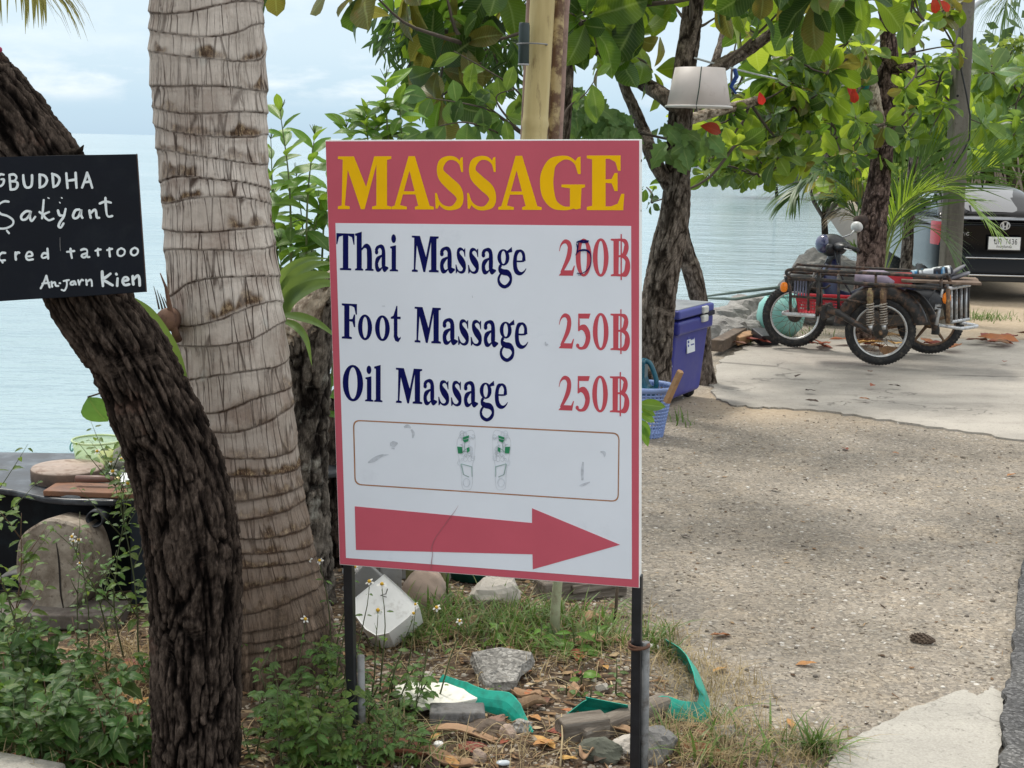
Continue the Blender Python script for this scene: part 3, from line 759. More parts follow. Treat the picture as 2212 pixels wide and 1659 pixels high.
LN = {
 'g': ([[(40, 272), (10, 268), (-22, 290), (-35, 330), (-25, 380), (5, 395), (35, 370), (42, 325), (15, 322)]], 24),
 'B': ([[(102, 275), (108, 350), (115, 432)], [(102, 275), (150, 270), (178, 300), (160, 335), (118, 345)], [(118, 345), (180, 350), (190, 390), (165, 425), (115, 432)]], 26),
 'U': ([[(250, 278), (255, 340), (270, 395), (300, 412), (335, 395), (345, 340), (345, 278)]], 27),
 'D': ([[(428, 270), (428, 340), (428, 410)], [(425, 270), (480, 285), (505, 335), (475, 390), (425, 410)]], 26),
 'd': ([[(565, 265), (570, 340), (575, 405)], [(560, 262), (615, 285), (640, 325), (618, 380), (575, 405)]], 26),
 'H': ([[(712, 258), (718, 330), (726, 415)], [(812, 252), (816, 330), (822, 412)], [(720, 338), (815, 325)]], 27),
 'A': ([[(935, 250), (912, 330), (882, 410)], [(935, 250), (965, 330), (990, 412)], [(905, 355), (972, 345)]], 26),
 'S': ([[(95, 562), (50, 558), (5, 580), (-25, 630), (5, 690), (80, 715), (140, 760), (135, 810), (70, 845), (0, 850), (-40, 840)], [(75, 872), (98, 900)]], 22),
 'a1': ([[(320, 665), (275, 668), (230, 715), (240, 755), (285, 745), (325, 690), (330, 665), (320, 720), (340, 770), (378, 725)]], 26),
 'k': ([[(470, 545), (462, 640), (452, 740)], [(425, 672), (450, 690)], [(528, 672), (470, 705), (520, 760), (575, 745)]], 24),
 'y': ([[(622, 655), (640, 705), (675, 710)], [(705, 640), (685, 720), (645, 780), (630, 825), (655, 838), (682, 795)]], 25),
 'a2': ([[(850, 645), (810, 655), (785, 710), (800, 740), (840, 725), (868, 660), (872, 645), (868, 700), (885, 735)]], 26),
 'n1': ([[(960, 655), (975, 735)], [(970, 690), (1010, 650), (1030, 665), (1040, 728), (1065, 735)]], 25),
 't1': ([[(1132, 520), (1136, 600), (1145, 690), (1165, 722), (1205, 715)], [(1070, 582), (1130, 560), (1190, 572)]], 24),
 'c': ([[(58, 1112), (20, 1112), (-8, 1150), (5, 1190), (55, 1190)], [(20, 1195), (30, 1215)]], 22),
 'r': ([[(168, 1105), (172, 1185)], [(172, 1135), (190, 1108), (208, 1110)]], 24),
 'e': ([[(285, 1150), (345, 1140), (335, 1105), (300, 1105), (280, 1150), (300, 1185), (355, 1180)]], 22),
 'dd': ([[(515, 1120), (470, 1115), (448, 1145), (465, 1165), (510, 1150)], [(510, 1065), (514, 1120), (518, 1172)]], 23),
 't2': ([[(757, 1065), (762, 1115), (772, 1165)], [(720, 1100), (760, 1095), (798, 1090)]], 22),
 'a3': ([[(870, 1080), (905, 1070), (935, 1085), (935, 1150), (960, 1155)], [(930, 1115), (885, 1130), (878, 1150), (905, 1160), (935, 1140)]], 22),
 't3': ([[(1052, 1065), (1054, 1140)], [(1025, 1088), (1055, 1078), (1082, 1075)]], 22),
 't4': ([[(1175, 1060), (1180, 1150)], [(1150, 1082), (1178, 1072), (1205, 1068)]], 22),
 'o1': ([[(1300, 1060), (1265, 1085), (1265, 1130), (1300, 1145), (1335, 1120), (1335, 1080), (1300, 1060)]], 21),
 'o2': ([[(1445, 1055), (1410, 1080), (1408, 1120), (1440, 1138), (1475, 1115), (1478, 1075), (1445, 1055)]], 22),
 'An': ([[(498, 1355), (470, 1430), (438, 1492)], [(498, 1355), (515, 1420), (535, 1482)], [(455, 1440), (530, 1430)], [(555, 1420), (562, 1475)], [(560, 1440), (590, 1425), (600, 1462), (628, 1465)]], 21),
 'ja': ([[(715, 1405), (718, 1460), (695, 1512), (662, 1508)], [(685, 1412), (740, 1402)], [(800, 1415), (765, 1425), (760, 1450), (790, 1450), (805, 1420), (815, 1450)], [(640, 1435), (648, 1437)]], 21),
 'rn': ([[(840, 1405), (852, 1452)], [(852, 1440), (875, 1400), (892, 1405)], [(925, 1400), (932, 1455)], [(930, 1425), (970, 1398), (985, 1420), (988, 1465)]], 22),
 'K': ([[(1097, 1310), (1100, 1390), (1105, 1465)], [(1185, 1335), (1140, 1370), (1105, 1395), (1160, 1430), (1208, 1458)]], 29),
 'ie': ([[(1262, 1385), (1258, 1465)], [(1248, 1335), (1252, 1342)], [(1315, 1415), (1375, 1400), (1360, 1372), (1328, 1380), (1318, 1420), (1340, 1455), (1388, 1448)]], 27),
 'n2': ([[(1425, 1360), (1432, 1450)], [(1430, 1400), (1475, 1355), (1495, 1385), (1500, 1462)]], 28),
}
for k_, (st, wd) in LN.items():
    part('letter', brush(st, wd), m_wp, board)
part('paint_speck', brush([[(515, 520), (528, 526)], [(660, 518), (668, 524)], [(640, 568), (648, 576)]], 12), m_wp, board, kind='stuff')
part('nail_scratch', brush([[(645, 945), (645, 1020), (650, 1090)]], 5), mat('grey_scratch', (.16, .16, .16), .6), board)
# ================================================================== trunks
def resample(pts, n):
    c = catmull(pts, 10); d = [0]
    for i in range(1, len(c)): d.append(d[-1]+(c[i]-c[i-1]).to_3d().length if len(c[i]) == 3 else d[-1]+(c[i].to_3d()-c[i-1].to_3d()).length)
    T = np.linspace(0, d[-1], n); arr = np.array([tuple(x) for x in c])
    return np.stack([np.interp(T, d, arr[:, k]) for k in range(arr.shape[1])], 1), T
def trunk_surface(pts, rad, nseg, nring, disp, close_top=True):
    """pts world points, rad radii; disp(u_angle, s, centre xyz unit dir, r) -> (offset array, dict of attributes)"""
    cpts = [Vector((*p, r)) for p, r in zip(pts, rad)]
    arr, T = resample(cpts, nring)
    ctr = arr[:, :3]; r = arr[:, 3]
    tang = np.gradient(ctr, axis=0); tang /= np.linalg.norm(tang, axis=1)[:, None]
    a = np.zeros_like(ctr); a[0] = np.cross(tang[0], (0.3, 1, .1)); a[0] /= np.linalg.norm(a[0])
    for i in range(1, nring):
        v = a[i-1]-tang[i]*np.dot(a[i-1], tang[i]); a[i] = v/np.linalg.norm(v)
    b = np.cross(tang, a)
    th = np.linspace(0, 2*np.pi, nseg, endpoint=False)
    dirs = a[:, None, :]*np.cos(th)[None, :, None]+b[:, None, :]*np.sin(th)[None, :, None]
    TH_, SS = np.meshgrid(th, T)
    off, at_ = disp(TH_, SS, dirs, r[:, None])
    v = ctr[:, None, :]+dirs*(r[:, None]+off)[:, :, None]
    idx = np.arange(nseg*nring).reshape(nring, nseg)
    f = np.stack([idx[:-1], np.roll(idx[:-1], -1, 1), np.roll(idx[1:], -1, 1), idx[1:]], -1).reshape(-1, 4)
    vv = v.reshape(-1, 3)
    if close_top:
        vv = np.vstack([vv, ctr[-1:]]); last = idx[-1]; c = len(vv)-1
        f = np.vstack([f, np.stack([last, np.roll(last, -1), np.full(nseg, c), np.full(nseg, c)], -1)[:, [0, 1, 2, 2]]]) if False else f
    return vv, f, {k: np.concatenate([x.ravel(), [0]*(len(vv)-x.size)]) for k, x in at_.items()}
def bark_disp(amp=.010, fu=26, fs=5.5, seed=0, lump=.06, plate=True):
    def d(th, s, dirs, r):
        u = np.stack([np.cos(th)*r*fu, np.sin(th)*r*fu, s*fs], -1)
        wob = fbm(np.stack([np.cos(th)*r*9, np.sin(th)*r*9, s*6], -1), 3, seed+9)
        u2 = u+np.stack([wob*.8, wob*.75, wob*.9], -1)
        n1 = vnoise(u2, seed); n2 = vnoise(u2*2.1+5, seed+1); n3 = fbm(u*np.array([2.6, 2.6, 5.0]), 3, seed+2); n4 = fbm(np.stack([np.cos(th)*r*190, np.sin(th)*r*190, s*70], -1), 2, seed+3)
        rid = 1-np.abs(n1)*1.7; rid2 = 1-np.abs(n2)*1.6
        fis = np.clip(np.abs(n1)*4.2, 0, 1)*.75+np.clip(np.abs(n2)*3.2, 0, 1)*.25      # 0 in the fissures
        cross = np.clip(np.abs(vnoise(np.stack([u2[..., 0]*.6, u2[..., 1]*.6, s*24+wob*3], -1), seed+4))*4, 0, 1)
        hgt_ = fis*(.62+.38*cross)+n3*.42+n4*.30
        lp = fbm(np.stack([np.cos(th)*1.1, np.sin(th)*1.1, s*2.2], -1), 3, seed+6)
        off = amp*(hgt_-.6)+lump*r*lp
        return off, {'fis': np.clip(hgt_, 0, 1.2)}
    return d
def bark_mat(name, dark, mid, light, patch=None, pth=(.56, .66), pscale=9, bs=150):
    t = NT(name)
    f = t.at('fis')
    n = t.noise(85, 6, .8, stretch=(1, 1, .30))
    c = t.ramp(f, [(.22, dark), (.60, mid), (1.05, light)])
    c = t.mix(.8, c, t.ramp(n, [(.34, .2), (.5, .8), (.68, 2.4)]), 'MULTIPLY')
    c = t.mix(.5, c, t.ramp(t.noise(3.0, 4, .6), [(.3, .55), (.7, 1.4)]), 'MULTIPLY')
    c = t.mix(t.ramp(t.noise(5.5, 6, .75, dist=.6), [(.54, 0.0), (.64, .55)]), c, tuple(min(1, x*1.5) for x in light))
    c = t.mix(t.ramp(t.noise(4.1, 5, .7, dist=.8), [(.58, 0.0), (.66, .7)]), c, tuple(x*.45 for x in mid))
    if patch: c = t.mix(t.math('MULTIPLY', t.ramp(t.noise(pscale, 5, .7), [(pth[0], 0.0), (pth[1], .8)]), t.ramp(f, [(.3, .2), (.8, 1.0)])), c, patch)
    return t.fin(c, .9, 0, t.bump(t.math('ADD', t.noise(bs, 4, .7, stretch=(1, 1, .5)), t.noise(bs*.35, 4, .7, stretch=(1, 1, .25))), 1.0, .006), .04)
def add_trunk(name, par, pts, rad, nseg, nring, disp, m, label=None, top_cap=True):
    v, f, at_ = trunk_surface(pts, rad, nseg, nring, disp)
    f = [tuple(q) for q in f] if False else f
    M4 = np.array(INV[par.name]); v = v @ M4[:3, :3].T+M4[:3, 3]
    # cap fan
    me = mk_mesh(name, v, f, True)
    for k, a in at_.items(): attr(me, k, a)
    return part(name, me, m, par, label=label)
def PX(lst):                          # (px, py, halfwidth px, Y) -> points and radii
    p = [P(a, b, d) for a, b, c, d in lst]; r = [c*d/FOC for a, b, c, d in lst]
    return p, r

m_dark = bark_mat('dark_bark', (.0045, .0034, .003), (.024, .018, .015), (.082, .063, .051), (.14, .085, .065), (.60, .70), 6)
m_dark2 = bark_mat('black_bark', (.010, .008, .007), (.05, .042, .036), (.15, .13, .11), (.36, .35, .31), (.58, .68), 8)
m_grey = bark_mat('grey_brown_bark', (.024, .018, .014), (.085, .067, .053), (.18, .148, .122), (.33, .28, .22), (.60, .70), 7)
m_pale = bark_mat('weathered_wood', (.10, .075, .05), (.30, .24, .18), (.50, .43, .35), (.20, .14, .10), (.55, .7), 6)
m_flaky = bark_mat('flaky_brown_bark', (.022, .015, .013), (.065, .045, .038), (.17, .12, .10), (.30, .22, .20), (.60, .66), 22)

# ---- leaning dark tree in front
tr = thing('dark_tree', 'dark rough barked tree trunk leaning to the left under the black board', 'tree', G(426, 1700))
p, r = PX([(428, 1790, 108, 3.47), (427, 1700, 99, 3.48), (425, 1600, 95, 3.48), (424, 1450, 95, 3.48), (424, 1320, 96, 3.48), (420, 1220, 100, 3.47), (404, 1110, 100, 3.46), (374, 990, 96, 3.45), (330, 880, 90, 3.43), (272, 760, 86, 3.41), (190, 645, 84, 3.40), (146, 520, 92, 3.39), (104, 402, 94, 3.38), (20, 285, 93, 3.37), (-76, 172, 92, 3.36), (-200, 20, 88, 3.35), (-330, -140, 84, 3.3)])
add_trunk('trunk', tr, p, r, 220, 420, bark_disp(.014, 64, 8.0, 3, .08), m_dark)
mb = MB(); mb.rock(P(158, 334, 3.31), (.05, .04, .03), 5, None, 8, .5).tube([P(160, 335, 3.30), P(176, 322, 3.29), P(181, 313, 3.29)], [.006, .005, .001], 6)
part('broken_branch', mb, m_grey, tr, True, world=True)
tw = MB().tube([P(0, 108, 3.22), P(-10, 100, 3.2), P(-22, 60, 3.2)], .006, 6)
part('pink_cord', tw, mat('pink_cord', (.5, .05, .15)), tr, True, world=True)

# ---- coconut palm
def palm_disp(th, s, dirs, r):
    # ring scars: uneven heights, tilted and wavy; computed from a list of ring positions
    tot = s.max(); rr = np.random.default_rng(5)
    edges = [0.0]
    while edges[-1] < tot: edges.append(edges[-1]+(.026+.046*min(1, max(0, edges[-1]-.1)/.8))*rr.uniform(.75, 1.3))
    E_ = np.array(edges)
    tilt = .020*np.sin(th*1+s*6.0)+.010*np.sin(2*th+s*23)+.006*fbm(np.stack([np.cos(th)*1.6, np.sin(th)*1.6, s*9], -1), 3, 3)
    ss = np.clip(s+tilt, 0, tot)
    i = np.clip(np.searchsorted(E_, ss)-1, 0, len(E_)-2)
    t = (ss-E_[i])/(E_[i+1]-E_[i])
    h = E_[i+1]-E_[i]
    prof = .0035*(1-t)**1.5+.0035*np.clip(t-.8, 0, 1)*5*0.6
    low0 = np.clip((1.25-s)/.5, 0, 1)
    scar = np.clip(1-np.minimum(t, 1-t)*h/((.004+.004*low0)*(1+.9*fbm(np.stack([np.cos(th)*4, np.sin(th)*4, i*2.3], -1), 2, 38))), 0, 1)
    # rough fibrous bands on some rings (only part of the way round)
    rnd_i = _hash(i, i*0+3, i*0+1, 5)
    ang = np.cos(th-rnd_i*9)
    band = np.clip((rnd_i*.45-.10+ang*.40+.75*fbm(np.stack([np.cos(th)*2.2, np.sin(th)*2.2, s*6], -1), 3, 8)-.15)*2.2, 0, 1)*np.clip((.38+.55*fbm(np.stack([np.cos(th)*3.5, np.sin(th)*3.5, i*1.7], -1), 3, 18)-t)*7, 0, 1)*np.clip(t*12, 0, 1)
    low = np.clip((1.35-s)/.75, 0, 1)
    band = np.clip(band+low*(.50+1.0*fbm(np.stack([np.cos(th)*2.5, np.sin(th)*2.5, s*7], -1), 3, 28))*np.clip((.42+.5*fbm(np.stack([np.cos(th)*7, np.sin(th)*7, i*1.3], -1), 3, 58)-t)*6, 0, 1), 0, 1)
    rough = fbm(np.stack([np.cos(th)*r*120, np.sin(th)*r*120, s*90], -1), 3, 12)
    off = prof*2.2-.006*scar*(.5+.5*rnd_i)-.004*band+band*.006*rough+.0012*fbm(np.stack([np.cos(th)*r*60, np.sin(th)*r*60, s*25], -1), 2, 2)
    off = off+low*.0035*fbm(np.stack([np.cos(th)*r*45, np.sin(th)*r*45, s*12], -1), 3, 68)+.045*r*fbm(np.stack([np.cos(th)*.8, np.sin(th)*.8, s*1.8], -1), 3, 6)
    u = th*.155
    return off, {'scar': scar, 'band': band, 'ring': i.astype(float), 'uu': u, 'low': low, 'ss': s, 'foot': np.clip((.62+.2*fbm(np.stack([np.cos(th)*3, np.sin(th)*3, s*3], -1), 3, 48)-s)/.35, 0, 1)}
t = NT('palm_bark')
cb = t.n('CombineXYZ'); t.l(t.at('uu'), cb.inputs[0]); t.l(t.math('MULTIPLY', t.at('ring'), 7.31), cb.inputs[1]); t.l(t.math('MULTIPLY', t.at('ss'), .55), cb.inputs[2])
ck = t.vor(24, 'DISTANCE_TO_EDGE', 'Distance', vec=cb.outputs[0], stretch=(1, 1, .12)); ck2 = t.vor(70, 'DISTANCE_TO_EDGE', 'Distance', vec=cb.outputs[0], stretch=(1, 1, .10))
cm = t.math('MAXIMUM', t.math('MULTIPLY', t.ramp(ck, [(.010, 1.0), (.030, 0.0)]), t.ramp(t.noise(5, 3), [(.36, .35), (.52, 1.0)])), t.math('MULTIPLY', t.ramp(ck2, [(.01, 1.0), (.06, 0.0)]), t.ramp(t.noise(12, 4, .7), [(.46, .12), (.62, .85)])))
fine_ = t.noise(55, 5, .7, stretch=(1, 1, .12)); blot = t.noise(5, 5, .65)
c = t.ramp(blot, [(.28, (.38, .325, .28)), (.5, (.55, .485, .43)), (.72, (.69, .625, .565))])
c = t.mix(t.ramp(t.noise(9, 5, .65), [(.48, 0.0), (.68, .75)]), c, (.31, .235, .195))
c = t.mix(t.math('MULTIPLY', t.at('low'), .8), c, (.155, .102, .070))
c = t.mix(.5, c, t.ramp(fine_, [(.3, .66), (.7, 1.2)]), 'MULTIPLY')
bnd = t.ramp(t.noise(75, 5, .8, stretch=(1, 1, .55)), [(.34, (.035, .018, .011)), (.5, (.13, .08, .048)), (.66, (.40, .30, .18))])
c = t.mix(t.at('band'), c, bnd)
c = t.mix(t.math('MULTIPLY', t.ramp(t.at('scar'), [(.25, 0.0), (.8, .92)]), t.ramp(t.noise(18, 3), [(.35, .45), (.6, 1.0)])), c, (.075, .042, .028))
crk = t.math('MULTIPLY', t.math('MULTIPLY', cm, .9), t.math('MULTIPLY', t.math('SUBTRACT', 1, t.math('MULTIPLY', t.at('low'), .2)), t.ramp(t.noise(9, 3), [(.30, .35), (.55, 1.0)])))
c = t.mix(crk, c, (.045, .026, .018))
fib = t.noise(42, 5, .75, stretch=(1, 1, .10))
c = t.mix(t.at('foot'), c, t.ramp(fib, [(.36, (.022, .014, .010)), (.52, (.105, .072, .05)), (.68, (.27, .19, .14))]))
c = t.mix(t.math('MULTIPLY', t.ramp(t.noise(3.3, 4, .7), [(.62, 0.0), (.68, .75)]), t.math('SUBTRACT', 1, t.at('band'))), c, (.48, .47, .43))
hh = t.math('SUBTRACT', t.math('ADD', t.math('MULTIPLY', t.math('ADD', fine_, t.math('MULTIPLY', t.math('MULTIPLY', fib, t.at('foot')), 4)), .35), t.math('MULTIPLY', t.noise(160, 3, .7), .5)), t.math('MULTIPLY', crk, 1.3))
m_palm = t.fin(c, .88, 0, t.bump(hh, .8, .005), .25)
pa = thing('coconut_palm', 'thick pale ringed coconut palm trunk between the dark trunk and the massage sign', 'tree', G(615, 1500))
p, r = PX([(612, 1600, 168, 4.15), (606, 1530, 160, 4.15), (598, 1450, 150, 4.15), (582, 1350, 140, 4.15), (562, 1250, 131, 4.15), (545, 1150, 127, 4.15), (530, 1050, 123, 4.15), (519, 950, 121, 4.15), (509, 850, 121, 4.15), (499, 750, 120, 4.15), (489, 650, 118.5, 4.15), (479, 560, 116.5, 4.15), (470, 460, 114, 4.15), (463, 370, 113.5, 4.15), (458, 290, 115, 4.15), (454, 210, 118, 4.15), (450, 120, 119, 4.15), (447, 0, 115, 4.15), (442, -160, 112, 4.15), (425, -600, 108, 4.15), (380, -1500, 100, 4.2)])
add_trunk('trunk', pa, p, r, 300, 860, palm_disp, m_palm)
# cut frond stub, dry spike and husk on the palm
m_stub = mat('cut_brown_wood', (.16, .085, .055), .8, .3, 15, bump=.4, col2=(.09, .045, .03))
mb = MB(); mb.tube([P(372, 690, 4.06), P(362, 690, 4.0), P(356, 690, 3.96)], [.034, .032, .026], 18).tube([P(385, 735, 4.02), P(372, 700, 3.99), P(366, 660, 3.97), P(358, 620, 3.95), P(346, 590, 3.95)], [.012, .010, .007, .004, .0015], 8)
part('frond_stub', mb, m_stub, pa, True, world=True)
mb = MB()
for i in range(5):
    x = 338+i*7; mb.tube([P(x+6, 668, 4.1), P(x, 640+i*5, 4.1), P(x-6, 618+i*8, 4.1)], [.003, .002, .0008], 5)
part('dry_spike', mb, mat('grey_spike', (.12, .11, .09), .8), pa, True, world=True)

# ---- old black trunk behind the palm, with a pale broken fork
ob = thing('old_tree', 'old black trunk with a pale weathered fork hidden between palm and sign', 'tree', G(650, 1480))
p, r = PX([(655, 1560, 90, 4.75), (655, 1460, 82, 4.75), (650, 1330, 78, 4.75), (650, 1200, 66, 4.75), (652, 1100, 56, 4.75), (655, 1000, 50, 4.75), (658, 900, 50, 4.75), (660, 800, 54, 4.75), (659, 720, 58, 4.75), (655, 680, 56, 4.75)])
add_trunk('trunk', ob, p, r, 130, 240, bark_disp(.016, 30, 8, 21, .12), m_dark2)
p, r = PX([(640, 760, 30, 4.74), (648, 710, 42, 4.72), (664, 672, 40, 4.70), (692, 640, 30, 4.68), (718, 615, 26, 4.66), (760, 575, 24, 4.64), (820, 540, 18, 4.62)])
add_trunk('limb', ob, p, r, 70, 110, bark_disp(.008, 30, 10, 31, .10), m_pale)
p, r = PX([(676, 830, 22, 4.70), (694, 760, 17, 4.68), (704, 710, 12, 4.66), (712, 660, 9, 4.65), (720, 620, 6, 4.64)])
add_trunk('limb', ob, p, r, 40, 70, bark_disp(.007, 30, 10, 37, .10), m_dark2)

sm_ = thing('tree_stump', 'dark stump standing in shade between the old black trunk and the left sign edge', 'stump', G(722, 1260))
p, r = PX([(742, 1330, 46, 5.35), (738, 1230, 42, 5.35), (733, 1100, 38, 5.35), (728, 980, 35, 5.35), (724, 900, 30, 5.35), (722, 862, 18, 5.35)])
add_trunk('trunk', sm_, p, r, 60, 120, bark_disp(.010, 30, 8, 91, .12), m_dark)
# ---- almond trees on the right
def limb(par, lst, seed, m=m_grey, ns=40, nr=80, amp=.006, fu=30, fs=9, lump=.10, name='limb', label=None):
    p, r = PX(lst); return add_trunk(name, par, p, r, ns, nr, bark_disp(amp, fu, fs, seed, lump), m, label)
tA = thing('almond_tree', 'grey brown almond tree trunk behind the blue ice box, hung with a white bucket', 'tree', GG(1402, 890))
limb(tA, [(1400, 850, 50, 8.58), (1408, 800, 42, 8.6), (1415, 740, 37, 8.6), (1421, 660, 36, 8.6), (1432, 590, 35, 8.6), (1447, 520, 35, 8.6), (1458, 460, 32, 8.6), (1463, 400, 29, 8.6), (1465, 330, 27, 8.6), (1470, 250, 25, 8.6), (1478, 160, 23, 8.6), (1492, 60, 21, 8.6), (1502, -60, 19, 8.6), (1505, -250, 16, 8.6)], 41, m_grey, 110, 300, .007, 26, 7, .10, 'trunk')
limb(tA, [(1462, 420, 16, 8.6), (1436, 385, 16, 8.58), (1412, 345, 15, 8.55), (1392, 290, 14, 9.15), (1370, 235, 12, 9.1), (1347, 180, 10, 9.05), (1330, 100, 8, 9.0)], 42)
limb(tA, [(1470, 240, 18, 8.6), (1430, 205, 17, 8.55), (1390, 180, 16, 9.0), (1340, 145, 15, 8.8), (1280, 95, 13, 8.5), (1215, 35, 11, 8.3), (1140, -40, 8, 8.1)], 43)
limb(tA, [(1480, 200, 15, 8.6), (1545, 150, 15, 8.55), (1600, 118, 13, 9.1), (1650, 85, 11, 9.0), (1700, 40, 9, 8.9), (1760, -30, 7, 8.8)], 44)
limb(tA, [(1468, 265, 12, 8.6), (1540, 243, 11, 9.5), (1620, 222, 10, 9.8), (1700, 196, 9, 10.4), (1790, 174, 9, 11.2), (1872, 166, 8, 12.0)], 45, m_pale)
limb(tA, [(1400, 300, 6, 9.1), (1340, 275, 10, 8.9), (1290, 262, 9, 8.7), (1240, 240, 8, 8.5), (1180, 205, 6, 8.2), (1110, 170, 4, 7.8)], 46)
tA2 = thing('almond_tree', 'slim dark trunk leaning left behind the right side of the blue ice box', 'tree', GG(1528, 830))
limb(tA2, [(1530, 860, 30, 9.75), (1526, 825, 23, 9.75), (1521, 780, 18, 9.75), (1518, 720, 18, 9.75), (1510, 650, 19, 9.75), (1495, 590, 20, 9.75), (1479, 540, 19, 9.75), (1470, 490, 17, 9.75), (1472, 430, 15, 9.8), (1480, 360, 13, 9.9), (1497, 280, 11, 10.0), (1530, 180, 9, 10.2), (1560, 80, 7, 10.4), (1590, -60, 5, 10.5)], 51, m_grey, 70, 180, .006, 26, 7, .10, 'trunk')
tB = thing('almond_tree', 'tall dark flaky almond tree trunk rising behind the cargo tricycle', 'tree', GG(1872, 725))
limb(tB, [(1868, 760, 38, 12.2), (1872, 715, 33, 12.2), (1876, 640, 31, 12.2), (1880, 560, 29, 12.2), (1882, 500, 31, 12.2), (1886, 470, 28, 12.2), (1897, 400, 24, 12.2), (1904, 340, 23, 12.2), (1910, 280, 22, 12.2), (1914, 220, 20, 12.2), (1919, 160, 22, 12.2), (1921, 120, 18, 12.2), (1916, 50, 16, 12.2), (1910, -20, 15, 12.2), (1900, -200, 12, 12.2)], 61, m_flaky, 110, 320, .010, 26, 9, .12, 'trunk')
limb(tB, [(1905, 290, 13, 12.15), (1894, 240, 13, 12.1), (1886, 195, 13, 12.05), (1880, 165, 10, 12.0)], 62, m_pale)
limb(tB, [(1915, 158, 12, 12.2), (1940, 150, 10, 12.1), (1962, 143, 7, 12.05), (1978, 138, 3, 12.0)], 63, m_flaky)
limb(tB, [(1905, 140, 8, 12.2), (1882, 148, 8, 12.0), (1850, 100, 6, 11.8), (1825, 60, 5, 11.6), (1850, 20, 4, 11.4)], 64)
mb = MB(); mb.tube([P(1878, 478, 12.2), P(1858, 476, 12.1), P(1850, 474, 12.05)], [.06, .045, .03], 9).rock(P(1896, 484, 12.12), (.09, .06, .14), 11, None, 9, .5)
part('knot', mb, mat('knot_bark', (.06, .042, .036), .9, .4, 25, bump=.6), tB, True, world=True)
tC = thing('leaning_tree', 'thin grey tree leaning left above the water behind the left palm frond', 'tree', Vector((6.0, 20.0, 0)))
limb(tC, [(1935, 620, 15, 20), (1900, 500, 14, 19.5), (1860, 430, 14, 19), (1834, 400, 14, 18.5), (1800, 350, 14, 18), (1768, 310, 12, 17.5), (1740, 260, 9, 17), (1700, 180, 6, 16.5)], 71, m_grey, 40, 120, .008, 20, 7, .1, 'trunk')
limb(tC, [(1836, 395, 7, 18.6), (1870, 405, 8, 18.7), (1910, 412, 9, 18.8), (1960, 425, 9, 19), (2010, 440, 9, 19.2)], 72, m_dark2)
limb(tC, [(1934, 400, 7, 18.8), (1965, 370, 7, 18.5), (2000, 330, 6, 18)], 73, m_dark2)
tD = thing('slender_tree', 'slender dark straight trunk standing just right of the tall flaky trunk', 'tree', Vector((4.2, 15.6, 0)))
limb(tD, [(1952, 640, 14, 15.6), (1958, 560, 13, 15.6), (1964, 470, 11, 15.6), (1972, 360, 10, 15.6), (1976, 280, 10, 15.6), (1972, 180, 9, 15.6), (1968, 80, 8, 15.6), (1964, -20, 7, 15.6)], 81, m_dark2, 30, 120, .006, 20, 7, .1, 'trunk')
tE = thing('slender_tree', 'short dark trunk beside the concrete pole in front of the pale wall', 'tree', Vector((5.0, 17.3, 0)))
limb(tE, [(2012, 610, 14, 17.3), (2016, 540, 13, 17.3), (2018, 470, 12, 17.3), (2012, 420, 12, 17.3), (2000, 360, 10, 17.3), (1990, 300, 8, 17.3)], 83, m_dark2, 30, 90, .006, 20, 7, .1, 'trunk')
# concrete pole with conduit
t = NT('pole_concrete')
c = t.ramp(t.noise(5, 6, .65, stretch=(1, 1, .25)), [(.28, (.085, .078, .066)), (.5, (.15, .138, .118)), (.72, (.225, .21, .18))])
c = t.mix(t.ramp(t.noise(30, 4, .7), [(.55, 0.0), (.68, .6)]), c, (.08, .072, .06))
m_cpole = t.fin(c, .9, 0, t.bump(t.noise(60, 4, .7), .5, .004), .2)
YP = 13.6
base = P(2048, 660, YP); base.z = -.1; topp = P(2092, -120, YP)
cp_ = thing('utility_pole', 'square grey concrete utility pole in front of the black car', 'pole', (base.x, base.y, 0))
mb = MB(); hw = 18.5*YP/FOC
n0 = len(mb.v)
for k, (pp, s) in enumerate(((base, 1.12), (topp, .9))):
    pass
def sqtube(pts, hws, tw=.0):
    mb = MB(); vs = []; fs = []
    for p_, h_ in zip(pts, hws):
        for sx_, sy_ in ((-1, -1), (1, -1), (1, 1), (-1, 1)):
            v = rz(tw) @ Vector((sx_*h_, sy_*h_*.9, 0)); vs.append(p_+v)
    for i in range(len(pts)-1):
        for k in range(4): fs.append((i*4+k, i*4+(k+1) % 4, i*4+4+(k+1) % 4, i*4+4+k))
    fs.append((3, 2, 1, 0)); n = len(vs); fs.append((n-4, n-3, n-2, n-1))
    return mb.add(vs, fs)
part('shaft', sqtube([base, base.lerp(topp, .5), topp], [hw*1.10, hw*.98, hw*.84], .16), m_cpole, cp_, bev=.018, world=True)
for y in (207, 350, 512):
    q_ = P(2050+.058*(580-y)-3, y, YP-.105)
    part('bolt_hole', MB().lathe([(.012, 0), (.011, .004)], q_, 12, rx(math.pi/2)), mat('hole_dark', (.01, .01, .01), .9), cp_, world=True)
cab = MB().tube([P(2080, 40, YP-.13), P(2076, 150, YP-.14), P(2088, 205, YP-.14), P(2096, 250, YP-.12), P(2094, 300, YP-.12), P(2080, 330, YP-.13), P(2060, 360, YP-.13)], .008, 6)
part('cable', cab, mat('black_cable', (.02, .02, .022), .6), cp_, True, world=True)

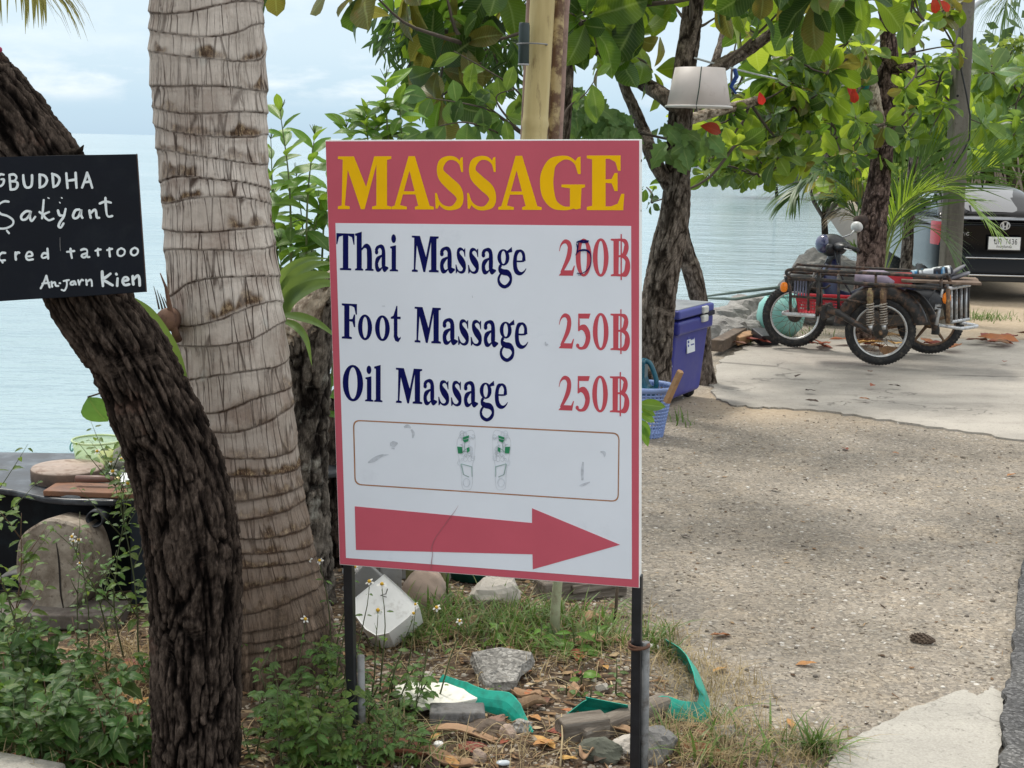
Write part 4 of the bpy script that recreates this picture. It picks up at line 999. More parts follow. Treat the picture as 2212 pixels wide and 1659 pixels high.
# ---- bamboo poles behind the sign
t = NT('bamboo')
c = t.ramp(t.noise(6, 5, .65, stretch=(1, 1, .12)), [(.3, (.34, .25, .095)), (.55, (.52, .42, .20)), (.75, (.62, .54, .31))])
c = t.mix(t.ramp(t.noise(26, 5, .75, stretch=(1, 1, .2)), [(.58, 0.0), (.70, .7)]), c, (.17, .11, .045))
m_bam = t.fin(c, .48, 0, t.bump(t.noise(40, 4, .6, stretch=(1, 1, .1)), .25, .003), .4)
m_bam2 = mat('bamboo_dry', (.42, .32, .16), .6, .3, 9, bump=.2, col2=(.12, .06, .03), c2=(.42, .55))
m_bam3 = mat('bamboo_pinkish', (.30, .20, .165), .7, .25, 10, bump=.3, col2=(.14, .085, .06))
def bamboo(a, b, rad, m, label, nodes=(), bow=0):
    mid_ = [a.lerp(b, k/24) for k in range(25)]
    L_ = (b-a).length
    rr = []
    for k in range(25):
        rr.append(rad)
    pts = []; rs = []
    for k in range(121):
        f = k/120; p_ = a.lerp(b, f)+Vector((bow*math.sin(f*math.pi), 0, 0)); rad_ = rad*(1-.03*math.sin(f*9))
        for nd in nodes:
            d_ = abs(f*L_-nd)
            rad_ += rad*.10*math.exp(-(d_/.012)**2)
        pts.append(p_); rs.append(rad_)
    o = thing('bamboo_pole', label, 'pole', (a.x, a.y, 0))
    part('culm', MB().tube(pts, rs, 24), m, o, True, world=True)
    return o
def gpt(px_, Y):
    p_ = P(px_, 1000, Y); return Vector((p_.x, p_.y, -.1))
def bpole(px_top, px_sign, Y, rad, m, label, nodes, y1=-150):
    a_ = P(px_sign, 300, Y); b_ = P(px_top, 0, Y); d_ = (b_-a_)
    top_ = a_+d_*1.6; bot = a_-d_*((a_.z+.08)/d_.z)
    return bamboo(bot, top_, rad, m, label, nodes)
bpole(1172, 1154, 5.5, 27*5.5/FOC, m_bam, 'thick yellow bamboo pole rising behind the massage sign', (.4, 1.1, 1.75, 2.3))
bpole(1207, 1195, 5.56, 13*5.56/FOC, m_bam2, 'split dry bamboo pole close to the right side of the thick one', (.5, .95, 1.4, 2.1))
bpole(1220, 1204, 5.64, 11*5.64/FOC, m_bam3, 'thin pinkish brown pole at the right of the bamboo bundle', (.3, .8, 1.3, 1.9, 2.2))
bpole(1146, 1133, 5.60, 9*5.6/FOC, m_bam3, 'thin pinkish brown pole at the left edge of the bamboo bundle', (.3, .8, 1.3))
bt = thing('dark_can', 'dark green can strapped to the left of the bamboo poles', 'can', P(1131, 140, 5.42))
rt = 11.5*5.45/FOC; hh_ = 86*5.45/FOC
part('body', MB().lathe([(rt*.9, 0), (rt, .004), (rt, hh_*.93), (rt*.92, hh_*.97), (rt*.92, hh_)], (0, 0, 0), 28), mat('dark_green_plastic', (.018, .035, .034), .4, .2, 10), bt, True)
part('base_ring', MB().torus((0, 0, .001), rt*.93, .003, None, 28, 6), mat('grey_rim', (.35, .35, .36), .5), bt, True)
part('strap', MB().torus((.03, .02, hh_*.5), .055, .003, None, 24, 6), mat('wire_grey', (.2, .2, .2), .5), bt, True)
# ================================================================== leaves
def leaf_mat(name, a, b, tcol, rib=(.35, .42, .16), rough=.38, trans=.38, rand=.35, spec=.3, spots=None, ribw=.5):
    t = NT(name)
    c = t.ramp(t.noise(3.5, 4, .6), [(.3, a), (.7, b)])
    c = t.hsv(c, h=t.mapr(t.rnd(), 0, 1, .485, .515), val=t.mapr(t.math('FRACT', t.math('MULTIPLY', t.rnd(), 7.3)), 0, 1, 1-rand, 1+rand))
    if spots: c = t.mix(t.ramp(t.noise(7, 4, .7), [(.56, 0.0), (.68, .85)]), c, spots)
    rb = t.at('rib')
    c = t.mix(t.ramp(rb, [(.0, ribw), (.12, 0.0)]), c, rib)
    vein = t.n('TexWave'); vein.inputs['Scale'].default_value = 5.5; vein.inputs['Distortion'].default_value = .4
    cb = t.n('CombineXYZ'); t.l(t.math('SUBTRACT', t.at('along'), t.math('MULTIPLY', rb, .16)), cb.inputs[0]); t.l(cb.outputs[0], vein.inputs['Vector'])
    c = t.mix(t.ramp(vein.outputs['Fac'], [(.82, 0.0), (1, .22)]), c, rib)
    tc_ = t.mix(.74, c, tcol)
    return t.fin(c, rough, 0, t.bump(vein.outputs['Fac'], .12, .01), spec, trans, tcol=tc_)
def leaf_mesh(name, width, peak, fold=.25, droop=.25, side=0, wav=.0, tip=1.0, n=7, serr=0, m=None, base=.12, hole=False):
    v = []; f = []; rib = []; al = []
    for i in range(n+1):
        t = i/n
        # width along the leaf: rises to a peak, closes at the tip
        w = (math.sin(math.pi*.5*t/peak) if t < peak else math.cos(math.pi*.5*((t-peak)/(1-peak))**1.25)**tip)
        w = max(0.0, w)*width*.5+(.006 if 0 < i < n else .004)
        if serr and 0 < i < n: w *= 1+serr*(1 if i % 2 else -1)
        zc = -droop*t*t; yc = side*t*t
        x = t-droop*.25*t**3
        for j, s in enumerate((-1, -.5, 0, .5, 1)):
            zz = zc+fold*abs(s)*w*(1.0-.3*t)+wav*w*math.sin(t*11+j*1.3)
            v.append((x, yc+s*w, zz)); rib.append(abs(s)); al.append(t)
    for i in range(n):
        for j in range(4):
            a = i*5+j; f.append((a, a+5, a+6, a+1))
    me = mk_mesh(name, v, f, True); attr(me, 'rib', rib); attr(me, 'along', al)
    if m: me.materials.append(m)
    return me
class Leaves:
    def __init__(s, name='leaf', rest='foliage', cap=300): s.L = []; s.name = name; s.rest = rest; s.cap = cap
    def add(s, pos, d, up, sc, me): s.L.append((orient(pos, d, up, sc), sc, me))
    def finish(s, par):
        inv = INV[par.name]
        key = []
        for M, sc, me in s.L:
            c = M @ Vector((.5, 0, 0)); q = c-CAM; z = q.dot(_f)
            if z < .2: key.append(0); continue
            x = q.dot(_r)/z*FOC+PW/2; y = PH/2-q.dot(_u)/z*FOC
            vis = -40 < x < PW+40 and -40 < y < PH+40
            key.append(sc/z*(1 if vis else .02))
        order = sorted(range(len(s.L)), key=lambda i: -key[i])
        for i in order[:s.cap]:
            M, sc, me = s.L[i]; inst(s.name, me, par, inv @ M)
        rest = order[s.cap:]
        if rest:
            vs = []; fs = []; mi = []; o = 0; mats = []; ribs = []; als = []
            cache = {}
            for i in rest:
                M, sc, me = s.L[i]
                if me.name not in cache:
                    a = np.empty(len(me.vertices)*3, np.float32); me.vertices.foreach_get('co', a)
                    fq = np.array([tuple(p.vertices) for p in me.polygons])
                    r1 = np.empty(len(me.vertices), np.float32); me.attributes['rib'].data.foreach_get('value', r1)
                    r2 = np.empty(len(me.vertices), np.float32); me.attributes['along'].data.foreach_get('value', r2)
                    cache[me.name] = (a.reshape(-1, 3), fq, r1, r2)
                a, fq, r1, r2 = cache[me.name]; m_ = me.materials[0]
                if m_ not in mats: mats.append(m_)
                M4 = np.array(inv @ M); vs.append(a @ M4[:3, :3].T+M4[:3, 3]); fs.append(fq+o); o += len(a)
                mi.append(np.full(len(fq), mats.index(m_))); ribs.append(r1); als.append(r2)
            me = mk_mesh(s.rest, np.concatenate(vs), np.concatenate(fs), True)
            for m_ in mats: me.materials.append(m_)
            me.polygons.foreach_set('material_index', np.concatenate(mi).astype(np.int32))
            attr(me, 'rib', np.concatenate(ribs)); attr(me, 'along', np.concatenate(als))
            part(s.rest, me, None, par, kind='stuff')

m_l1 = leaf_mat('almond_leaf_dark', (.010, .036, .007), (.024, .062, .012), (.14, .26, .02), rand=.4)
m_l2 = leaf_mat('almond_leaf_mid', (.022, .066, .010), (.050, .115, .018), (.38, .54, .03), trans=.48)
m_l3 = leaf_mat('almond_leaf_light', (.075, .155, .018), (.13, .22, .03), (.62, .76, .06), trans=.52)
m_l4 = leaf_mat('almond_leaf_olive', (.07, .085, .018), (.14, .13, .03), (.36, .32, .05), spots=(.16, .07, .02))
m_l5 = leaf_mat('almond_leaf_red', (.30, .02, .012), (.42, .045, .02), (.75, .05, .02), rib=(.45, .1, .05), trans=.45)
m_l6 = leaf_mat('almond_leaf_grey_green', (.06, .13, .05), (.11, .19, .075), (.32, .48, .08), rough=.30)
def variants(nm, m, ws, pk, **k):
    o = []
    rr = random.Random(nm)
    for i in range(4):
        o.append(leaf_mesh(nm, ws*rr.uniform(.85, 1.15), pk*rr.uniform(.93, 1.07), rr.uniform(.1, .5), rr.uniform(.08, .5), rr.uniform(-.08, .08), rr.uniform(0, .14), m=m, **k))
    return o
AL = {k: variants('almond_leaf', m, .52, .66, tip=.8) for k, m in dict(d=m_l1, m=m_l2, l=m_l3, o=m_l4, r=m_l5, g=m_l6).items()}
m_nar = leaf_mat('narrow_leaf_mat', (.010, .035, .010), (.03, .07, .02), (.10, .20, .03), rough=.4)
NARR = variants('narrow_leaf', m_nar, .15, .42)

def rosette(LS, c, axis, n, L_, kinds, rr, flat=0.0):
    axis = Vector(axis).normalized(); a = axis.orthogonal().normalized(); b = axis.cross(a)
    ph = rr.uniform(0, 6.28)
    for k in range(n):
        g = ph+k*2.39996; tl = rr.uniform(.75, 1.75) if not flat else rr.uniform(1.2, 1.6)
        d = axis*math.cos(tl)+(a*math.cos(g)+b*math.sin(g))*math.sin(tl)
        d.z -= rr.uniform(.0, .45); d.normalize()
        s = L_*rr.uniform(.55, 1.12)
        up = axis+Vector((rr.uniform(-.5, .5), rr.uniform(-.5, .5), rr.uniform(.0, .6)))
        LS.add(Vector(c)+d*.025, d, up, s, rr.choice(AL[rr.choice(kinds)]))
def in_poly(x, y, poly):
    c = False; n = len(poly)
    for i in range(n):
        x1, y1 = poly[i]; x2, y2 = poly[i-1]
        if (y1 > y) != (y2 > y) and x < (x2-x1)*(y-y1)/(y2-y1)+x1: c = not c
    return c
def scatter(poly, n, rr):
    xs_ = [p[0] for p in poly]; ys_ = [p[1] for p in poly]; o = []
    tries = 0
    while len(o) < n and tries < n*60:
        tries += 1
        x, y = rr.uniform(min(xs_), max(xs_)), rr.uniform(min(ys_), max(ys_))
        if not in_poly(x, y, poly): continue
        if any((x-a)**2+(y-b)**2 < 26**2 for a, b in o) and rr.random() < .75: continue
        o.append((x, y))
    return o
def twig(mb, a, b, rr, r0=.012, r1=.004):
    a = Vector(a); b = Vector(b); l = (b-a).length
    m1 = a.lerp(b, .35)+Vector((rr.uniform(-.1, .1), rr.uniform(-.1, .1), rr.uniform(-.12, .04)))*l
    m2 = a.lerp(b, .7)+Vector((rr.uniform(-.08, .08), rr.uniform(-.08, .08), rr.uniform(-.12, .04)))*l
    mb.tube(catmull([a, m1, m2, b], 3), [r0+(r1-r0)*k/9 for k in range(10)], 5)
def crown(tree, seed, regs, anchors, m_tw=m_grey, cap=300):
    rr = random.Random(seed); LS = Leaves(cap=cap); tw = MB()
    A_ = [P(*a) for a in anchors]
    tips = list(A_)
    for poly, Yr, n, nl, Lr, kinds in regs:
        for (x, y) in scatter(poly, n, rr):
            Y = rr.uniform(*Yr); c = P(x, y, Y)
            if Y < 8.6 and 1400 < x < 1620 and y > -10: continue
            near = min(tips, key=lambda q: (q-c).length+rr.uniform(0, .3))
            ax = (c-near); ax = ax.normalized() if ax.length > .05 else Vector((0, 0, 1))
            ax = (ax+Vector((rr.uniform(-.4, .4), rr.uniform(-.4, .4), rr.uniform(-.1, .8)))).normalized()
            if (c-near).length < 2.5: twig(tw, near, c, rr)
            tips.append(c)
            rosette(LS, c, ax, rr.randint(*nl), rr.uniform(*Lr), kinds, rr)
    v = tw
    if tw.v:
        o = part('twig', tw, m_twig, tree, True, world=True, kind='stuff')
    LS.finish(tree)
    return LS
m_twig = mat('twig_bark', (.085, .065, .05), .85, .3, 20, bump=.3)

# near crown of the leaning almond tree: big dark leaves along the top and left of the frame
R_top = [(1225, -120), (1240, 60), (1330, 95), (1450, 120), (1560, 100), (1680, 95), (1760, 60), (1880, 20), (1900, -120)]
R_left = [(835, -110), (850, 60), (900, 130), (960, 150), (1040, 110), (1110, 90), (1135, 30), (1240, -10), (1240, -120)]
R_leftlow = [(880, 110), (900, 200), (960, 215), (985, 150)]
R_mid = [(1250, 60), (1300, 150), (1420, 175), (1440, 140), (1400, 90)]
R_mid2 = [(1490, 235), (1500, 300), (1560, 350), (1650, 360), (1740, 340), (1790, 230), (1800, 120), (1700, 110), (1600, 150), (1560, 215)]
crown(tA, 3, [
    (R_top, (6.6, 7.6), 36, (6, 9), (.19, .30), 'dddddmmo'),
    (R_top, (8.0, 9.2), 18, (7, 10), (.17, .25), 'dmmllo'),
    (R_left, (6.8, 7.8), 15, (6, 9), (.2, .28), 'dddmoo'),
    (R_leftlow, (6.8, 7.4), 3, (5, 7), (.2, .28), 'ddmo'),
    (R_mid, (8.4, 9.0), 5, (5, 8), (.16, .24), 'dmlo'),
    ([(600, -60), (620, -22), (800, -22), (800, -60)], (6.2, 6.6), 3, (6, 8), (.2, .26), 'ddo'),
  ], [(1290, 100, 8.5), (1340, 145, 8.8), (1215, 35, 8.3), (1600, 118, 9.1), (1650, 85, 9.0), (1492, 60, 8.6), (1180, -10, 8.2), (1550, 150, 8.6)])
rr = random.Random(77)
# upper middle crown between the two trunks
crown(tA2, 5, [
    (R_mid2, (9.6, 11.4), 40, (7, 11), (.14, .23), 'dddmmmmlog'),
    ([(1500, 300), (1510, 375), (1580, 385), (1690, 385), (1760, 330), (1650, 300)], (10.0, 11.0), 30, (7, 10), (.13, .20), 'dmmmlg'),
    ([(1600, 20), (1610, 150), (1860, 150), (1870, 20)], (10.0, 12.0), 18, (7, 11), (.15, .24), 'dmmllo'),
    ([(1430, 275), (1430, 320), (1500, 340), (1540, 290)], (8.2, 8.5), 4, (6, 8), (.13, .19), 'mgl'),
    ([(1395, 360), (1395, 440), (1415, 450), (1418, 360)], (9.2, 9.6), 2, (5, 6), (.10, .14), 'dm'),
  ], [(1530, 180, 10.2), (1560, 80, 10.4), (1497, 280, 10.0), (1620, 222, 9.8), (1700, 196, 10.4), (1790, 174, 11.2)])
LS = Leaves()
for (x, y, Y, dx, dy, sc) in ((1512, 272, 8.3, .9, -.1, .13), (1640, 198, 9.5, .3, -.9, .09), (1828, 178, 11.3, .6, -.7, .13), (1842, 190, 11.25, .2, -.9, .12)):
    LS.add(P(x, y, Y), (dx, -.2, dy), (rr.uniform(-.2, .2), -1, .5), sc, rr.choice(AL['r']))
LS.finish(tA2)
crown(tB, 8, [
    ([(1770, 130), (1780, 330), (1900, 340), (1960, 300), (1975, 160), (1900, 100)], (11.6, 13.4), 38, (7, 11), (.15, .25), 'ddmmmllog'),
    ([(1930, -60), (1935, 140), (2080, 130), (2075, 70), (2000, 60), (1990, -60)], (12.4, 13.4), 11, (6, 9), (.16, .24), 'mllog'),
    ([(1950, 130), (1960, 320), (2040, 320), (2050, 120)], (13.0, 14.5), 20, (8, 11), (.15, .23), 'mmgl'),
    ([(2085, 120), (2090, 330), (2260, 320), (2260, 110), (2180, 140)], (14.2, 16.0), 26, (8, 11), (.22, .32), 'mmgggl'),
    ([(1780, 300), (1790, 400), (1870, 400), (1880, 320)], (13, 14.5), 12, (7, 10), (.16, .24), 'mol'),
    ([(2030, -30), (2030, 60), (2070, 90), (2075, -30)], (13.0, 13.4), 4, (6, 8), (.2, .26), 'moo'),
  ], [(1914, 220, 12.2), (1880, 165, 12.0), (1978, 138, 12.05), (1850, 100, 11.8), (1916, 50, 12.2), (2000, 330, 18), (1965, 370, 16), (2100, 380, 16.5)])
LS = Leaves()
for (x, y, Y, dx, dy, sc) in ((2015, -8, 12.6, .3, -.9, .15), (2030, 0, 12.6, .7, -.6, .13)):
    LS.add(P(x, y, Y), (dx, -.2, dy), (0, -1, .5), sc, AL['r'][1])
LS.finish(tB)

# hanging narrow-leaved branch at the upper left of the crown
hb_ = thing('willow_branch_tree', 'dark narrow leaved branches hanging behind the big leaves left of the bamboo', 'tree', (0.6, 7.9, 0))
tw = MB(); LS = Leaves(); rr = random.Random(12)
src = [P(1140, -30, 7.9), P(1060, -60, 7.8), P(980, -40, 7.8), P(930, -60, 7.7)]
for x, y in scatter([(815, 30), (830, 110), (880, 165), (930, 235), (985, 250), (1030, 200), (1120, 150), (1135, 0), (900, 0)], 92, rr):
    c = P(x, y, rr.uniform(7.4, 8.2)); s_ = min(src, key=lambda q: (q-c).length)
    twig(tw, s_, c, rr, .006, .0015); src.append(s_.lerp(c, .6))
    for k in range(rr.randint(9, 14)):
        p_ = c+Vector((rr.uniform(-.06, .06), rr.uniform(-.06, .06), rr.uniform(-.08, .12)))
        LS.add(p_, (rr.uniform(-.7, .7), rr.uniform(-.6, .6), -rr.uniform(.3, 1)), (rr.uniform(-1, 1), -1, rr.uniform(-.3, 1)), rr.uniform(.07, .14), rr.choice(NARR))
p, r = PX([(1240, -160, 8, 7.9), (1140, -30, 8, 7.9), (1060, -60, 7, 7.8), (980, -40, 6, 7.8), (900, -60, 4, 7.7)])
part('branch', MB().tube(p, r, 8), m_twig, hb_, True, world=True)
p, r = PX([(1215, 900, 16, 7.95), (1205, 500, 14, 7.95), (1225, 200, 12, 7.9), (1240, -160, 9, 7.9)])
add_trunk('trunk', hb_, p, r, 24, 90, bark_disp(.004, 30, 9, 15, .08), m_grey)
part('twig', tw, m_twig, hb_, True, world=True, kind='stuff'); LS.finish(hb_)

# thin twigs with round insect-bitten leaves above the sign
m_rd = leaf_mat('round_leaf_mat', (.035, .085, .025), (.07, .14, .04), (.22, .36, .06), rough=.45)
RND = variants('round_leaf', m_rd, .72, .5)
ELL = variants('broad_leaf', leaf_mat('broad_leaf_mat', (.05, .12, .02), (.11, .20, .03), (.32, .46, .05), rough=.4), .46, .48)
th_ = thing('twiggy_tree', 'thin twigs with bitten round leaves in front of the sky above the sign', 'tree', (0.30, 6.1, 0))
tw = MB(); LS = Leaves(); rr = random.Random(31)
def twl(pts, lv, meshes):
    pp = catmull([P(*q) for q in pts], 5)
    tw.tube(pp, [.006-.0045*k/(len(pp)-1) for k in range(len(pp))], 5)
    for (f, dx, dy, sc) in lv:
        q = pp[int(f*(len(pp)-1))]
        LS.add(q, (dx, rr.uniform(-.3, .1), dy), (rr.uniform(-.3, .3), -1, .5), sc, rr.choice(meshes))
twl([(1160, 310, 6.1), (1120, 285, 6.05), (1060, 240, 6.0), (1010, 225, 5.95), (950, 215, 5.9), (905, 208, 5.9)], [(.35, -.5, -.7, .10), (.5, .2, -1, .11), (.55, .5, .8, .09), (.68, -.2, .9, .09), (.75, .1, -.9, .10), (.88, -.3, -.9, .09), (.95, -.9, .2, .11), (1, -.8, -.5, .12)], RND)
twl([(1150, 300, 6.1), (1100, 265, 6.0), (1060, 235, 6.0), (1045, 225, 6.0)], [(.4, .2, -.9, .12), (.6, -.3, .9, .10), (.8, .3, -.9, .11), (1, -.4, .9, .10), (.5, -.9, -.2, .12)], ELL)
twl([(1165, 250, 6.1), (1110, 190, 6.05), (1050, 150, 6.0), (980, 110, 6.0)], [(.2, -.6, -.7, .12), (.3, .2, -.9, .13), (.45, -.8, -.3, .13), (.55, .1, -.9, .12), (.7, -.9, 0, .11), (.8, -.2, -.9, .13), (.95, -.9, -.3, .12)], ELL)
twl([(1120, 310, 6.1), (1070, 285, 6.0), (1010, 265, 5.95), (960, 270, 5.9), (910, 285, 5.9)], [(.3, .3, -.9, .11), (.42, -.4, -.8, .13), (.5, -.1, -1, .13), (.65, .3, .9, .10), (.75, -.5, -.8, .11), (.9, -.3, -.9, .12), (1, -.9, -.3, .14)], RND)
twl([(1140, 300, 6.1), (1085, 240, 6.0), (1075, 205, 6.0), (1130, 190, 6.0)], [(.3, .9, -.3, .10), (.5, -.8, .4, .12), (.8, .3, .9, .11), (.95, .8, -.3, .12)], ELL)
twl([(1215, 260, 6.2), (1230, 230, 6.2), (1262, 205, 6.2), (1290, 165, 6.2)], [(.4, .5, .7, .06), (.7, .4, -.8, .14), (.9, .2, -1, .15), (1, .6, .6, .08)], ELL)
p, r = PX([(1170, 700, 10, 6.15), (1168, 400, 9, 6.15), (1165, 250, 6, 6.1), (1160, 100, 4, 6.1)])
part('stem', MB().tube(p, r, 8), m_twig, th_, True, world=True)
part('twig', tw, m_twig, th_, True, world=True, kind='stuff'); LS.finish(th_)
# vine of lobed leaves on the limb right of the bamboo
vn = thing('climbing_vine', 'green vine of small lobed leaves climbing the limb right of the bamboo', 'vine', P(1300, 290, 8.6))
LOB = variants('lobed_leaf', leaf_mat('vine_leaf_mat', (.06, .13, .04), (.10, .19, .06), (.28, .42, .08), rough=.5), .62, .4, serr=.22)
LS = Leaves(); rr = random.Random(41); tw = MB()
for x, y in scatter([(1215, 180), (1225, 270), (1300, 295), (1380, 295), (1330, 240), (1260, 195)], 46, rr)+scatter([(1550, 275), (1440, 270), (1430, 330), (1500, 340)], 12, rr):
    for k in range(4):
        LS.add(P(x+rr.uniform(-10, 10), y+rr.uniform(-10, 10), rr.uniform(8.3, 8.8)), (rr.uniform(-.8, .8), -.4, -rr.uniform(.1, 1)), (rr.uniform(-.4, .4), -1, .5), rr.uniform(.08, .14), rr.choice(LOB))
tw.tube([P(1240, 200, 8.6), P(1290, 250, 8.55), P(1350, 280, 8.6), P(1440, 300, 8.8)], .008, 6)
part('stem', tw, m_twig, vn, True, world=True); LS.finish(vn)

# ---- leafy shrub between the palm and the sign, and its tops above the sign
OBL = variants('shrub_leaf', leaf_mat('shrub_leaf_light', (.07, .17, .02), (.13, .26, .04), (.40, .58, .05), rough=.36, rib=(.35, .5, .15)), .40, .45)
OBD = variants('shrub_leaf', leaf_mat('shrub_leaf_mid', (.03, .085, .014), (.06, .14, .025), (.22, .36, .03), rough=.34), .42, .45)
def shrub(label, loc, stems, seed, L_, sc=1.0):
    rr = random.Random(seed)
    o = thing('leafy_shrub', label, 'shrub', loc); LS = Leaves(); tw = MB(); bud = MB()
    for pts, nl, dens in stems:
        pp = catmull([P(*q) for q in pts], 8); n = len(pp)
        tw.tube(pp, [.007-.0055*k/(n-1) for k in range(n)], 6)
        for k in range(nl):
            f = dens+(1-dens)*k/max(1, nl-1); q = pp[min(n-1, int(f*(n-1)))]
            g = k*2.4+rr.uniform(-.4, .4)
            d = Vector((math.cos(g), math.sin(g)*.8, rr.uniform(-.5, .8) if f < .85 else rr.uniform(.3, 1.2)))
            young = f > .7 or rr.random() < .35
            LS.add(q, d, (rr.uniform(-.4, .4), -.5, 1), L_*rr.uniform(.6, 1.2)*(1-.35*max(0, f-.75)*2), rr.choice(OBL if young else OBD))
        e = pp[-1]
        for k in range(4): bud.tube([e, e+Vector((rr.uniform(-.02, .02), 0, .03+rr.uniform(0, .02)))], [.002, .001], 4)
    part('stem', tw, mat('green_stem', (.12, .15, .05), .7), o, True, world=True, kind='stuff')
    part('bud', bud, mat('bud', (.09, .12, .05), .7), o, True, world=True, kind='stuff')
    LS.finish(o)
Ys = 5.1
shrub('bright green leafy shrub growing between the palm trunk and the sign edge', (-.9, Ys, 0), [
    ([(640, 900, Ys), (630, 600, Ys), (625, 400, Ys), (605, 240, Ys)], 16, .45), ([(650, 900, Ys), (660, 600, Ys), (665, 420, Ys), (680, 290, Ys)], 20, .35),
    ([(640, 900, Ys+.1), (610, 650, Ys+.1), (592, 480, Ys+.1), (585, 300, Ys+.1)], 22, .3), ([(660, 900, Ys+.1), (690, 640, Ys+.1), (700, 480, Ys+.1), (715, 340, Ys+.1)], 22, .3),
    ([(650, 900, Ys+.25), (640, 640, Ys+.25), (655, 520, Ys+.25), (640, 380, Ys+.25)], 26, .25), ([(640, 900, Ys+.2), (595, 700, Ys+.2), (578, 560, Ys+.2), (590, 420, Ys+.2)], 20, .3),
    ([(650, 900, Ys+.05), (680, 700, Ys+.05), (672, 560, Ys+.05), (690, 440, Ys+.05)], 24, .2), ([(690, 1000, Ys), (695, 880, Ys), (705, 820, Ys), (712, 760, Ys)], 9, .3),
    ([(650, 900, Ys), (620, 760, Ys), (610, 640, Ys), (605, 520, Ys)], 22, .3), ([(690, 1000, Ys), (715, 830, Ys), (725, 700, Ys), (735, 560, Ys)], 16, .3)], 5, .135)
shrub('young shrub tips with pointed leaves rising over the top left of the sign', (-.35, 5.3, 0), [
    ([(850, 700, 5.3), (845, 400, 5.3), (835, 250, 5.3), (832, 170, 5.3)], 12, .6), ([(800, 700, 5.3), (800, 420, 5.3), (795, 310, 5.3), (790, 245, 5.3)], 16, .7),
    ([(870, 700, 5.3), (875, 420, 5.3), (868, 300, 5.3), (862, 210, 5.3)], 14, .65), ([(830, 700, 5.35), (822, 420, 5.35), (815, 320, 5.35), (818, 265, 5.35)], 14, .7), ([(780, 700, 5.35), (772, 420, 5.35), (760, 320, 5.35), (748, 275, 5.35)], 10, .75)], 9, .125)

# ---- strap leaves round the palm trunk
def blade(mb, pts, w, th=.0006, fold=.12, k=8):
    pp = catmull([Vector(q) for q in pts], k); n = len(pp)
    vs = []; fs = []
    for i, q in enumerate(pp):
        t = i/(n-1); tg = (pp[min(i+1, n-1)]-pp[max(i-1, 0)]).normalized()
        sd = tg.cross(Vector((0, -1, .35))).normalized(); nn = sd.cross(tg)
        ww = w*(.35+.65*math.sin(min(1, t*2.2)*math.pi/2))*(1-t**2.2)+.0008
        for s in (-1, -.5, 0, .5, 1): vs.append(q+sd*ww*s/2+nn*(abs(s)*fold*ww))
    for i in range(n-1):
        for j in range(4): a = i*5+j; fs.append((a, a+1, a+6, a+5))
    mb.add(vs, fs)
m_strap = NT('strap_leaf'); tt = m_strap
c = tt.ramp(tt.noise(6, 4, .6, stretch=(1, 1, 1)), [(.3, (.06, .13, .03)), (.7, (.13, .22, .06))])
m_strap = tt.fin(c, .42, 0, None, .5, .35, tcol=(.3, .42, .08))
sp_ = thing('strap_leaf_plant', 'strap leaved plant with long ribbed green blades sprouting behind the palm trunk', 'plant', (-.75, 4.45, 0))
for pts, w_ in (([(604, 700, 4.4), (612, 640, 4.4), (640, 595, 4.35), (680, 572, 4.3), (725, 568, 4.25)], .05), ([(606, 700, 4.38), (618, 650, 4.36), (650, 612, 4.3), (690, 595, 4.25), (735, 600, 4.2)], .06), ([(606, 700, 4.36), (622, 655, 4.34), (655, 628, 4.28), (700, 612, 4.22), (740, 622, 4.2)], .055),
              ([(600, 690, 4.4), (606, 620, 4.4), (622, 585, 4.38), (660, 562, 4.35), (710, 558, 4.3)], .04), ([(615, 680, 4.3), (650, 685, 4.25), (690, 700, 4.2), (735, 735, 4.15)], .030), ([(612, 692, 4.25), (640, 705, 4.2), (662, 735, 4.18), (674, 790, 4.17)], .026)):
    mb = MB(); blade(mb, [P(*q) for q in pts], w_); part('leaf', mb, m_strap, sp_, True, world=True)
sp2 = thing('strap_leaf_plant', 'long bright green blade leaning between the dark trunk and the palm', 'plant', (-1.0, 3.95, 0))
for pts, w_ in (([(400, 830, 3.9), (376, 775, 3.88), (352, 725, 3.86), (322, 675, 3.85), (285, 640, 3.85)], .055), ([(398, 840, 3.92), (372, 790, 3.9), (340, 730, 3.9), (300, 668, 3.88)], .03)):
    mb = MB(); blade(mb, [P(*q) for q in pts], w_); part('leaf', mb, m_strap, sp2, True, world=True)
hl = thing('heart_leaf_sprout', 'single yellow veined heart shaped leaf poking out left of the leaning trunk', 'leaf', P(232, 880, 3.62))
me = leaf_mesh('leaf', .95, .38, .15, .35, m=leaf_mat('heart_leaf_mat', (.05, .15, .03), (.10, .24, .05), (.3, .5, .08), rib=(.4, .5, .12), rough=.4))
inst('leaf', me, hl, INV[hl.name] @ orient(P(190, 858, 3.60), (.35, -.1, -.6), (-.4, -1, .3), .082))
part('stalk', MB().tube([P(190, 858, 3.60), P(215, 850, 3.64), P(250, 862, 3.7)], .0025, 5), m_twig, hl, True, world=True)

